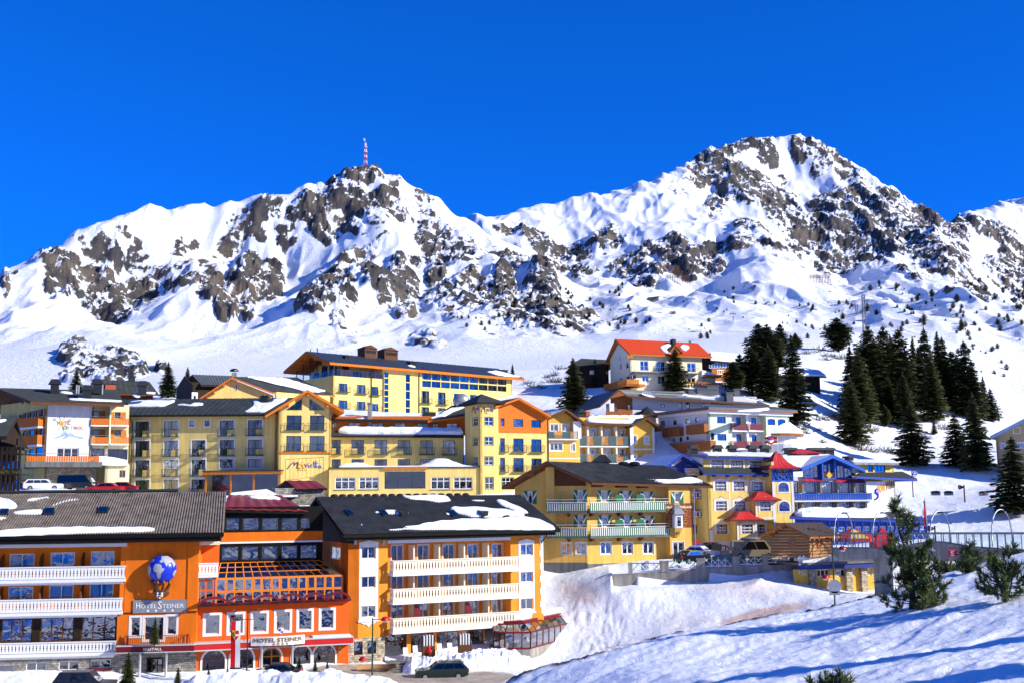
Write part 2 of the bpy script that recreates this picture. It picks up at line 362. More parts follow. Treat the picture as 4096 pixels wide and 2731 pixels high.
CTRL = [
# street and the bank in front of the nearest hotel
(-200,1568,97),(0,1568,97),(300,1568,98),(600,1568,98),(850,1557,98),(1000,1562,98),(1150,1558,99),(0,1640,80),(600,1640,80),(1100,1640,82),(-200,1640,80),
(1060,1535,104),(1180,1528,105),(900,1530,106),
(1260,1492,112),(1265,1440,116),(1262,1385,121),(1262,1320,127),(1330,1310,126),(1420,1335,119),(1400,1400,117),(1400,1470,112),(1300,1512,110),
(1550,1340,119),(1600,1390,115),(1600,1436,111),(1500,1440,112.5),(1750,1330,118),(1800,1345,116),(1800,1398,111),(1900,1368,112),(1960,1360,112),(2020,1365,120),(2100,1350,120),(1900,1330,122),
(1700,1380,114.5),(1700,1312,118),
# terrace behind the retaining wall and the forecourts
(1340,1292,131),(1450,1300,124),(1600,1286,123),(1700,1272,130),(1660,1272,142),(1800,1276,124),(1880,1268,126),(1780,1266,146),(2000,1245,140),(2100,1240,140),
# village behind the nearest hotel
(300,1230,125),(800,1230,128),(1150,1230,130),(0,1225,125),(150,1124,144),(0,1124,144),(-150,1124,144),(100,1130,156),(300,1140,158),(700,1140,160),(1000,1143,162),(1200,1140,160),(1400,1110,175),
# right-hand hill
(2150,1225,150),(2250,1218,150),(2352,1232,142),(2480,1225,142),(2150,1130,176),(2250,1112,180),(2320,1130,166),(2100,1062,196),(2030,1052,202),(2250,1082,186),(2330,1085,186),(2450,1090,180),
(2000,1020,215),(1900,1030,195),(1830,1060,185),(1950,950,236),(1870,900,250),(1900,850,265),(1980,810,284),
(1740,812,290),(1850,800,290),(1920,812,285),(2000,838,280),(2100,892,266),(2180,932,256),(2240,962,249),(2300,988,242),(2400,1010,236),
(2100,915,320),(2000,850,345),(2240,985,300),(1900,822,345),(1780,815,345),(2320,1000,285),
(2300,890,480),(2200,840,480),(2100,790,500),(2000,770,500),(1850,770,480),(2450,900,480),
# middle
(1250,905,230),(1400,905,223),(1320,945,212),(1380,930,212),(1500,905,222),(1600,890,226),(1750,885,236),(1850,893,242),(1700,930,210),(1600,960,200),(1500,985,190),(1230,925,222),
(900,962,215),(700,962,215),(1100,965,212),(500,1010,190),(380,940,212),(250,980,200),(0,980,200),
(600,880,330),(900,860,350),(1150,850,350),(1300,845,340),(1450,835,335),(100,905,350),(300,890,350),(-150,910,340),(450,880,350),
(1600,820,340),(1700,800,400),
# foot of the mountains
(1000,826,480),(1200,822,490),(1400,800,550),(900,800,600),(700,800,600),(1100,790,580),(1300,775,640),(500,830,520),(1500,760,620),(1620,770,560),
(60,872,430),(0,800,640),(0,760,760),(140,800,600),(230,782,525),(300,800,520),(200,800,515),(170,852,452),(250,858,445),(320,852,455),(380,830,530),(240,765,650),(420,790,640),
# left mountain
(-150,800,700),(-150,720,900),(-150,690,1000),(-150,760,1200),
(0,720,870),(100,720,900),(220,730,880),(300,742,850),(430,682,880),(380,720,850),(500,740,800),(600,760,775),(550,700,955),(680,760,700),
(130,690,960),(230,710,930),(330,670,960),(480,690,930),(520,700,940),(100,600,1060),(220,610,1060),(330,600,1060),(450,615,1030),(560,590,1080),(600,640,960),
(0,627,1010),(75,587,1060),(150,546,1110),(240,510,1150),(340,477,1190),(400,471,1210),(470,472,1230),(560,460,1250),(640,445,1260),(720,419,1280),(780,396,1290),(840,381,1300),(870,389,1305),(900,403,1310),(950,426,1320),(1000,456,1335),(1040,481,1350),(1064,498,1365),
(450,540,1160),(550,520,1190),(620,560,1150),(560,640,1130),(640,690,945),(650,600,1150),(600,700,970),
(700,730,775),(700,690,812),(760,640,880),(790,600,935),(830,555,1040),(870,500,1120),(740,520,1180),(700,560,1150),(700,620,1080),(720,470,1220),(850,450,1230),(900,470,1220),
(850,690,860),(900,640,960),(880,590,1020),(930,560,1080),(960,500,1200),(930,700,830),(840,740,740),(950,740,740),
(1000,540,1130),(1000,640,960),(1050,560,1110),(1060,640,930),(1010,720,790),(1100,600,1040),(1150,598,1050),(1140,700,830),(1200,640,950),(1190,700,850),(1250,600,1010),(1240,680,870),(1250,740,730),(1320,690,830),(1340,740,720),(1400,722,760),(1460,742,690),
# saddle and bowl behind the spur
(1062,503,1640),(1120,500,1650),(1160,498,1660),(1100,530,1560),(1160,570,1450),(1230,590,1400),(1300,620,1300),(1350,660,1150),(1420,690,1000),
(1180,500,1620),(1180,540,1520),(1250,500,1600),(1260,560,1470),(1320,500,1600),(1330,560,1480),(1400,510,1580),(1400,560,1450),
(1200,479,1900),(1300,463,1950),(1400,439,1980),(1480,419,2000),(1550,380,2000),(1580,379,2010),(1420,480,1750),(1500,480,1750),(1600,470,1780),(1560,430,1880),
(1450,550,1480),(1500,540,1500),(1600,545,1480),(1680,555,1450),(1740,572,1440),(1440,640,1300),(1500,650,1260),(1580,640,1270),(1650,620,1330),(1700,600,1390),(1700,520,1600),(1640,500,1690),
# right mountain
(1620,400,1980),(1660,450,1880),(1700,500,1780),(1760,540,1700),(1640,341,2080),(1700,319,2140),(1750,308,2180),(1790,313,2200),(1836,308,2220),(1880,326,2210),(1950,366,2180),(2000,401,2150),(2060,436,2120),(2110,476,2090),(2140,486,2075),
(1720,400,2050),(1800,380,2120),(1800,460,1950),(1870,400,2080),(1850,500,1830),(1850,570,1700),(1900,605,1620),(1930,520,1800),(1980,440,2000),(2000,540,1740),(2000,600,1600),(2060,500,1850),(2060,590,1600),(2120,540,1720),(2130,600,1540),(2200,600,1500),(2200,640,1380),(2280,660,1300),
(1780,580,1480),(1850,598,1450),(1920,608,1430),(2000,612,1420),(2060,608,1430),(1800,640,1200),(1900,660,1100),(2000,650,1200),(2100,650,1250),
(2140,520,2300),(2200,493,2500),(2225,494,2550),(2270,471,2800),(2350,459,2850),(2450,450,2850),(2280,540,2300),(2330,600,1900),(2250,590,2000),(2340,650,1500),(2450,640,1600),
# lower slopes on the right
(1500,700,900),(1600,690,950),(1700,700,900),(1750,650,1150),(1550,730,720),(1700,750,650),(1850,710,830),(1900,690,950),(2000,720,820),(2100,700,900),(2200,720,850),(2300,740,800),(2200,780,640),(2340,800,640),(1950,760,620),(2450,760,800),
]
SKYLINE = [(-200,700),(0,627),(75,587),(150,546),(240,510),(340,477),(400,471),(470,473),(560,460),(640,446),(720,419),(780,396),(840,381),(870,389),(900,403),(950,426),(1000,456),(1040,481),(1064,498),(1160,497),(1200,479),(1300,463),(1400,439),(1480,419),(1550,381),(1580,379),(1640,341),(1700,319),(1750,308),(1790,314),(1836,308),(1880,326),(1950,366),(2000,401),(2060,436),(2110,476),(2140,486),(2200,492),(2225,494),(2270,471),(2350,459),(2500,450)]
_A = []; _Lg = []; _E = []
def far(Y): return Y if Y < 330 else 330*(Y/330)**.8
def _ctl(x,y,Y,zoff=0.):
 Y = far(Y); p = pt(x/.57422,y/.57422,Y); _A.append(p[0]/Y); _Lg.append(math.log(Y)); _E.append((p[2]+zoff)/Y)
for c in CTRL: _ctl(*c)
for (x,y,Y) in [(0,627,1010),(150,546,1110),(340,477,1190),(470,472,1230),(640,445,1260),(780,396,1290),(840,381,1300),(900,403,1310)]:
 _ctl(x,y,Y*1.14,-.20*Y)                      # behind the left ridge the ground drops away
for (x,y,Y) in [(1640,341,2080),(1750,308,2180),(1836,308,2220),(1950,366,2180),(2060,436,2120),(1400,439,1980),(1200,479,1900)]:
 _ctl(x,y,Y*1.2,-.12*Y)
for (x,y,Y) in [(2270,471,2800),(2450,450,2850),(1836,330,3200),(900,420,3200),(0,700,2500)]:
 _ctl(x,y,Y*1.2,-.18*Y)
_P = np.stack([_A,_Lg],1); _n = len(_P)
def _ker(r2): return .5*r2*np.log(r2+1e-12)
_K = _ker(((_P[:,None]-_P[None])**2).sum(-1))+np.eye(_n)*2e-4
_B = np.zeros((_n+3,_n+3)); _B[:_n,:_n] = _K; _B[:_n,_n] = 1; _B[:_n,_n+1:] = _P; _B[_n:,:_n] = _B[:_n,_n:].T
_w = np.linalg.solve(_B,np.concatenate([_E,np.zeros(3)]))
def tps(a,l):
 s = a.shape; q = np.stack([a.ravel(),l.ravel()],1); out = np.empty(len(q))
 for i in range(0,len(q),20000):
  b = q[i:i+20000]; out[i:i+20000] = _ker(((b[:,None]-_P[None])**2).sum(-1))@_w[:_n]+_w[_n]+b@_w[_n+1:]
 return out.reshape(s)
A0,A1,L0,L1 = -.62,.62,math.log(70),math.log(3600)
GA,GL = np.linspace(A0,A1,300),np.linspace(L0,L1,330)
GE = tps(*np.meshgrid(GA,GL))                       # rows: log distance, columns: bearing
def base_e(a,l):
 x = np.clip((a-A0)/(A1-A0)*(len(GA)-1),0,len(GA)-1.001); y = np.clip((l-L0)/(L1-L0)*(len(GL)-1),0,len(GL)-1.001)
 i = x.astype(int); j = y.astype(int); fx = x-i; fy = y-j
 return (GE[j,i]*(1-fx)+GE[j,i+1]*fx)*(1-fy)+(GE[j+1,i]*(1-fx)+GE[j+1,i+1]*fx)*fy
def ground_z(X,Y): return float(base_e(np.array([X/Y]),np.array([math.log(Y)]))[0]*Y)
ROCK = [(60,580,24,10,0,.7),(110,600,42,25,0,.8),(160,640,60,42,20,1),(130,690,30,25,0,.9),(230,655,85,45,0,1),(250,705,65,20,10,1),(330,640,45,40,0,1),(420,630,60,25,0,1),(480,650,38,40,0,1),(520,692,25,18,0,1),(560,640,40,50,30,1),(620,635,28,42,30,.95),(575,690,18,14,0,.9),
(230,565,60,35,30,.5),(320,560,25,40,20,.42),(420,555,40,22,-30,.42),(480,600,30,25,0,.55),(12,660,14,40,0,.8),(400,590,60,18,0,.6),(25,650,18,12,0,.7),(300,520,50,10,20,.36),
(565,505,45,30,-35,.8),(610,485,45,22,-30,.8),(530,560,30,22,-20,.72),(650,520,25,15,0,.6),(590,545,35,14,0,.6),
(830,393,50,13,0,.9),(760,418,42,18,-25,.75),(720,468,50,32,-20,.9),(800,440,70,26,0,.82),(855,462,60,36,0,1),(905,440,36,22,20,.8),(680,492,40,22,0,.9),(742,520,32,22,0,1),(660,550,22,14,0,.8),(930,470,30,28,0,.6),(975,450,22,36,-30,.55),(900,400,30,12,0,.6),(790,500,50,14,10,.7),
(830,590,55,30,0,.9),(760,648,58,42,-35,1),(715,705,34,40,-30,1),(780,700,36,26,0,.9),(880,650,58,46,0,1),(910,588,24,18,0,.95),(940,640,22,32,0,.95),(930,702,26,24,0,.85),(850,540,40,14,-30,.6),(800,560,35,15,-35,.8),
(1000,530,50,38,30,.82),(1050,560,40,36,30,.75),(1000,600,22,38,0,.9),(1110,572,45,18,20,.6),(960,580,30,20,0,.6),
(1080,640,38,36,0,.85),(1010,670,38,40,0,.75),(1040,712,40,36,0,.62),(970,772,30,14,0,.7),(1090,690,40,30,0,.8),(1160,650,28,52,0,1),(1140,704,38,46,0,.75),(1240,640,38,50,0,1),(1255,700,58,42,0,.95),(1315,700,55,26,0,.85),(1180,588,40,12,10,.85),(1200,740,40,24,0,.8),(1280,742,60,24,0,.8),(1360,740,50,20,0,.65),(1420,722,40,16,0,.55),
(800,765,30,30,0,.45),(775,740,16,20,0,.7),(1150,760,50,16,0,.45),(1000,790,24,10,0,.6),
(1180,515,42,12,0,.9),(1240,520,40,26,0,1),(1310,528,62,24,0,1),(1390,520,44,20,0,.95),(1290,575,60,14,5,.85),(1340,592,30,12,0,.8),
(1440,602,45,40,30,.9),(1480,570,62,18,-10,.9),(1560,580,50,38,20,1),(1582,622,40,16,0,1),(1490,640,42,20,0,1),(1612,590,24,34,30,.9),(1650,568,52,18,0,1),(1640,604,24,14,0,.95),(1705,575,42,13,0,.9),(1765,590,64,12,5,.75),(1720,540,42,20,10,.8),(1480,660,30,12,0,.9),
(1630,368,44,34,35,1),(1690,420,56,40,35,1),(1740,445,62,40,30,1),(1795,482,70,44,35,1),(1850,545,50,36,20,1),(1905,500,56,58,0,1),(1965,470,46,50,-20,.85),(1980,540,60,50,0,1),(2040,480,46,52,40,.85),(2050,560,60,48,0,1),(2120,520,44,52,40,1),(2130,585,60,34,20,1),(2190,612,62,26,30,1),(2240,644,42,14,25,1),(1930,585,60,26,0,.9),(2000,592,60,22,0,.9),(1875,570,22,12,40,1),
(1690,335,60,16,-20,.85),(1760,338,22,36,-35,.9),(1845,332,26,28,0,.95),(1900,350,50,18,25,.65),(1955,390,50,22,35,.65),(1600,390,36,18,20,.75),(1560,425,26,42,20,.52),(1645,455,26,36,30,.85),(1790,400,18,14,0,.6),(1500,425,40,8,-15,.4),(2090,460,30,14,35,.7),(1880,380,22,22,0,.6),
(2180,512,40,28,30,1),(2205,545,26,32,20,.9),(2285,500,60,24,0,.85),(2332,545,36,36,0,1),(2300,580,40,16,20,.85),(2340,602,20,28,0,.9),(2420,540,60,60,0,.8),
(2100,640,42,12,10,.75),(2190,682,30,12,0,.75),(1990,680,42,12,0,.6),(1880,632,80,14,8,.38),(1740,690,40,10,0,.35),(1650,700,40,8,0,.35),(2060,690,60,20,0,.4),
(180,820,46,28,0,1),(240,830,58,34,0,1),(300,852,40,16,0,.95),(165,862,26,16,0,.9),(290,822,30,12,0,.7),(370,848,14,8,0,.8),(240,865,50,12,0,.8),
(1500,740,120,22,0,.28),(1300,770,80,12,0,.3),(-80,660,60,60,0,.8),(-120,760,50,40,0,.7)]
def blobmap(xd,yd,blobs):
 out = np.zeros_like(xd)
 for (bx,by,rx,ry,rot,s) in blobs:
  m = (np.abs(xd-bx) < (rx+ry)*1.5) & (np.abs(yd-by) < (rx+ry)*1.5)
  dx = xd[m]-bx; dy = yd[m]-by; c,q = math.cos(math.radians(rot)),math.sin(math.radians(rot))
  d = ((dx*c+dy*q)/rx)**2+((-dx*q+dy*c)/ry)**2
  out[m] = np.maximum(out[m],s*(1-sstep(.35,1.9,d)))
 return out
def grid_object(name,a,Y,z,mats,attrs,kind,smooth=True):
 nr,nc = z.shape; X = a*Y
 me = bpy.data.meshes.new(name); nv = nr*nc; nf = (nr-1)*(nc-1)
 me.vertices.add(nv); me.vertices.foreach_set('co',np.stack([X,Y,z],-1).astype(np.float32).ravel())
 i = np.arange(nv).reshape(nr,nc); q = np.stack([i[:-1,:-1],i[:-1,1:],i[1:,1:],i[1:,:-1]],-1).reshape(-1)
 me.loops.add(nf*4); me.loops.foreach_set('vertex_index',q.astype(np.int32))
 me.polygons.add(nf); me.polygons.foreach_set('loop_start',np.arange(0,nf*4,4,dtype=np.int32))
 me.polygons.foreach_set('use_smooth',[smooth]*nf)
 me.update(calc_edges=True)
 for k,v in attrs.items():
  at = me.attributes.new(k,'FLOAT','POINT'); at.data.foreach_set('value',v.astype(np.float32).ravel())
 me.materials.append(M(mats)); o = bpy.data.objects.new(name,me); COL.objects.link(o); o['kind'] = kind
 return o
YS = 330.
def build_mountains():
 na,nl = 1250,760
 aa = np.linspace(-.60,.60,na); ll = np.linspace(math.log(YS),math.log(3500),nl); a,l = np.meshgrid(aa,ll)
 Y = np.exp(l); X = a*Y; z = base_e(a,l)*Y
 xs,ys = proj(np.stack([X,Y,z],-1).reshape(-1,3)); xd = (xs*.57422).reshape(z.shape); yd = (ys*.57422).reshape(z.shape)
 wx = X+11*fbm(X/46,Y/46,3); wy = Y+11*fbm(X/46+50,Y/46,3)
 fade = sstep(400,640,Y); X0,Y0,z0 = X,Y,z; X,Y,wx,wy = X*1.3,Y*1.3,wx*1.3,wy*1.3
 # broad gullies and ribs running down the slopes
 z = z+fade*(36*((lambda q: q-q.mean())(ridged(wx/150,wy/420,4)))+7*fbm(wx/70,wy/90,4))*sstep(420,760,Y0)
 xj = xd+10*fbm(X/45+9,Y/60+z/40,3); yj = yd+10*fbm(X/45-5,Y/60+z/40+30,3)
 Mk = blobmap(xj,yj,ROCK)
 rd = ridged(wx/42,(wy+z*.6)/60,6,.58)
 z2 = z+sstep(.3,.9,Mk)*(11.5*(rd-.45)+6.5*(ridged(wx/13,(wy+z)/20,5,.62)-.5))*np.minimum(1,Y0/700)
 # slope of the finished ground
 dzl = np.gradient(z2,axis=0)/np.gradient(Y0,axis=0); dza = np.gradient(z2,axis=1)/np.gradient(X0,axis=1)
 sl = np.sqrt(dzl**2+dza**2)
 n1 = fbm(wx/26,(wy+z)/36,6,.62); n2 = fbm(X/9+3,(Y+z)/12,4,.6)
 n3 = fbm(X/5+9,(Y+z*1.5)/7,3,.6); n4 = fbm((wx+wy*.4)/16,(wy+z-.4*wx)/60,4,.6)
 rock = Mk*.55+n1*.6+n2*.9+n3*.7+n4*1.25+np.clip((sl-.85)*.40,-.4,.35)*sstep(.05,.35,Mk)+(rd-.5)*.45+.02
 rock = np.where(Mk < .04,rock*0-.5,rock)
 zf = z2+.8*fbm(X/14,Y/14,3)*fade; X,Y = X0,Y0
 top = proj(np.stack([X,Y,zf],-1).reshape(-1,3))[1].reshape(z.shape)*.57422; ai = top.argmin(0); xt = np.take_along_axis(xd,ai[None],0)[0]; tg = np.interp(xt,[k[0] for k in SKYLINE],[k[1] for k in SKYLINE]); d = (tg-top.min(0))/.57422; w = 41; d = np.convolve(np.pad(d,w//2,mode='edge'),np.ones(w)/w,'valid'); zf = zf-d[None]*Y/F*sstep(560,830,Y)
 zf[0] -= 2.
 grid_object('mountain_terrain',a,Y,zf,'mountain_snow',{'rock': np.clip(rock,-1,1.5)},'structure')
 return aa,ll,zf
MA,ML,MZ = build_mountains()
def mount_z(X,Y):
 x = (X/Y-MA[0])/(MA[1]-MA[0]); y = (math.log(Y)-ML[0])/(ML[1]-ML[0]); i = int(x); j = int(y); i = max(0,min(len(MA)-2,i)); j = max(0,min(len(ML)-2,j)); fx = x-i; fy = y-j
 return float((MZ[j,i]*(1-fx)+MZ[j,i+1]*fx)*(1-fy)+(MZ[j+1,i]*(1-fx)+MZ[j+1,i+1]*fx)*fy)
DIRT_AND_BOUNCE = [(1330,1360,62,26,20,.62),(1290,1390,30,24,0,.2),(1700,1345,120,36,10,.55),(1850,1360,60,30,0,.35),(1750,1410,110,14,-14,.85),(1550,1420,60,18,-14,.5),(1640,1385,60,20,0,.35),(1450,1480,110,16,-14,.45),(2290,1100,24,40,-30,.5),(1450,1310,20,10,0,.4),(1600,1430,90,10,-14,.5),(1420,1400,40,30,0,.2)]  # first blob paints the orange wall's bounce light on the snow, the rest is dirt
SOIL = [(1375,1365,14,5,0,.0)]
ROAD = [(1000,1560,150,16,0,1.),(1120,1552,60,9,0,.9),(830,1545,120,20,0,1),(1660,1272,60,10,0,.8),(1720,1268,50,10,0,.9),(500,1600,500,24,0,1.)]
def build_village():
 na,nl = 900,460
 a,l = np.meshgrid(np.linspace(-.60,.60,na),np.linspace(math.log(74),math.log(YS),nl)); Y = np.exp(l); X = a*Y; z = base_e(a,l)*Y
 xs,ys = proj(np.stack([X,Y,z],-1).reshape(-1,3)); xd = (xs*.57422).reshape(z.shape); yd = (ys*.57422).reshape(z.shape)
 road = blobmap(xd+12*fbm(X/4,Y/4,3),yd+5*fbm(X/4+9,Y/4,3),ROAD)*(Y < 160)
 z = z+(.55*fbm(X/9,Y/9,4)+.16*fbm(X/2.2,Y/2.2,4))*(1-.8*sstep(.1,.5,road))
 # churned snow on the bank below the retaining wall
 ch = blobmap(xd,yd,[(1360,1440,90,60,0,1),(1290,1470,40,50,0,.8),(1480,1390,60,40,0,.7)])*(Y < 135)
 z = z+ch*.28*(ridged(X/1.1,Y/1.4,4,.6)-.5)
 wp = Pl.of(2480,121,3195,120); du = (X-wp.O[0])*wp.U[0]+(Y-wp.O[1])*wp.U[1]; dv = (X-wp.O[0])*wp.N[0]+(Y-wp.O[1])*wp.N[1]; us = [wp.u(x,2300) for x in (2480,2520,2700,2950,3080,3200)]; zb = np.interp(du,us,[wp.z(x,y) for x,y in ((2480,2345),(2520,2338),(2700,2334),(2950,2314),(3080,2282),(3200,2268))]); zt = np.interp(du,[us[0],us[-1]],[wp.z(2520,2298),wp.z(3150,2256)]); k = (du > -1) & (du < us[-1]+.5)
 z = np.where(k & (dv > -.1) & (dv < 9),np.minimum(z,zb-.12*np.maximum(dv,0)+.1*fbm(X/2,Y/2,3)),z); z = np.where(k & (dv <= -.1) & (dv > -5),np.clip(z,zt-.3,zt+.05),z)
 dirt_and_bounce = blobmap(xd+10*fbm(X/3,Y/3,3),yd,DIRT_AND_BOUNCE)*(Y < 240)
 grid_object('village_ground',a,Y,z,'snow_ground',{'dirt_and_bounce': dirt_and_bounce,'soil': dirt_and_bounce*0,'road': sstep(.3,.6,road)},'structure')
build_village()
def build_slope():
 K0 = [(1950,2790),(2050,2722),(2150,2690),(2374,2632),(2530,2585),(2684,2545),(2900,2500),(3100,2468),(3321,2432),(3450,2400),(3567,2372),(3650,2345),(3750,2310),(3850,2280),(3950,2250),(4096,2208),(4300,2150),(4600,2080)]
 cd = lambda x: float(np.interp(x,[1950,2300,3000,3600,4100,4600],[50,53,58,63,66,68])); C = [(x,y,cd(x)) for x,y in K0]+[
  (2400,2731,43),(2800,2731,38),(3200,2731,33),(3600,2731,29),(4000,2731,26),(4400,2731,24),(1900,2950,45),(1700,3100,45),(1200,3300,48),
  (3000,2600,46),(3400,2530,45),(3800,2420,47),(4096,2400,44),(4096,2550,34),(3600,2600,38),(3200,2640,40),
  (3300,3100,18),(3700,3000,18),(4100,2950,17),(2700,3300,20),(4500,2900,16)]
 P = []; E = []
 for (x,y,Y) in C:
  p = pt(x,y,Y); P.append((p[0]/Y*1.0,math.log(Y))); E.append(p[2])
 for (x,y) in K0[2:]:
  Y = cd(x)
  p = pt(x,y,Y*1.12); P.append((p[0]/p[1],math.log(Y*1.12))); E.append(p[2]-1.4)
  p = pt(x,y,Y*1.3); P.append((p[0]/p[1],math.log(Y*1.3))); E.append(p[2]-5.5)
 P.append((.2,math.log(3.))); E.append(-1.9); P.append((.6,math.log(3.))); E.append(-1.6); P.append((-.3,math.log(3.))); E.append(-2.4)
 P.append((-.3,math.log(30.))); E.append(-11.); P.append((-.5,math.log(50.))); E.append(-17.)
 P = np.array(P); E = np.array(E); n = len(P); K = _ker(((P[:,None]-P[None])**2).sum(-1))+np.eye(n)*1e-4
 B = np.zeros((n+3,n+3)); B[:n,:n] = K; B[:n,n] = 1; B[:n,n+1:] = P; B[n:,:n] = B[:n,n:].T
 w = np.linalg.solve(B,np.concatenate([E,np.zeros(3)]))
 def ev(a,l):
  q = np.stack([a.ravel(),l.ravel()],1); out = np.empty(len(q))
  for i in range(0,len(q),40000):
   b = q[i:i+40000]; out[i:i+40000] = _ker(((b[:,None]-P[None])**2).sum(-1))@w[:n]+w[n]+b@w[n+1:]
  return out.reshape(a.shape)
 aa = np.linspace(-.62,.80,700); ll = np.linspace(math.log(3.),math.log(80),420); ga,gl = np.meshgrid(aa[::10],ll[::10])
 a,l = np.meshgrid(aa,ll); Y = np.exp(l); X = a*Y
 z = ev(a,l)
 for _ in range(2):
  xs,ys = proj(np.stack([X,Y,z],-1).reshape(-1,3)); xs = xs.reshape(z.shape); ys = ys.reshape(z.shape); top = ys.min(0); xt = np.take_along_axis(xs,ys.argmin(0)[None],0)[0]; d = np.interp(xt,[k[0] for k in K0],[k[1] for k in K0])-top; z = z-d[None]*Y/F*sstep(16,46,Y)
 zs = z.copy()
 crest = sstep(.0,1,1-np.abs(np.log(Y/np.interp(a,[-.02,.05,.21,.34,.45,.56],[50,53,58,63,66,68])))/.12)
 # wind and melt ripples that run along the slope, lumpy crust near the edge
 u = X*.78+Y*.62; v = -X*.62+Y*.78
 z = z+2e-1*(ridged(u/4.5+.5*fbm(X/5,Y/5,2),v/1.1,3)-.5)*sstep(8,25,Y)+.35*fbm(X/7,Y/7,3)*sstep(6,20,Y)+crest*.22*(ridged(X/1.5,Y/1.5,4,.6)-.5)+.05*fbm(X/.9,Y/.9,3)
 xs,ys = proj(np.stack([X,Y,z],-1).reshape(-1,3)); xd = xs.reshape(z.shape); yd = ys.reshape(z.shape)
 edge = np.interp(a,[-.02,.05,.21,.34,.45,.56],[50,53,58,63,66,68])
 edge = np.take_along_axis(Y,proj(np.stack([X,Y,zs],-1).reshape(-1,3))[1].reshape(z.shape).argmin(0)[None],0)
 soil = (1-sstep(.3,1.0,np.abs(Y-edge+.1)/.9))*sstep(-.12,.12,fbm(X/2.4,Y/1.2,4)+.08)*(1-sstep(.33,.36,a))
 z = z+soil*.35*np.abs(fbm(X/.7,Y/.7,3))
 grid_object('snow_slope',a,Y,z,'snow_ground',{'dirt_and_bounce': z*0,'soil': np.clip(soil*1.3,0,1),'road': z*0},'structure')
 def sz(X,Y):
  i = int(np.clip((X/Y-aa[0])/(aa[1]-aa[0]),0,len(aa)-1)); j = int(np.clip((math.log(Y)-ll[0])/(ll[1]-ll[0]),0,len(ll)-1)); return float(zs[j,i])
 return sz
slope_z = build_slope()
def build_opposite():
 u = np.linspace(-1,1,220); v = np.linspace(0,1,160); U,V = np.meshgrid(u,v); Y = -(170+900*V); X = 560*U*(1+.25*V); z = -18+V*560*(1-.25*U*U)+40*(ridged(X/160,Y/260,4)-.5)*sstep(0,.2,V)
 rk = fbm(X/60,Y/90,5)*1.2+fbm(X/18,Y/22,4)*.8+.18*sstep(.2,.6,V); grid_object('mountain_terrain',X/Y,Y,z,'mountain_snow',{'rock': np.clip(rk,-1,1.5)},'structure')
build_opposite()
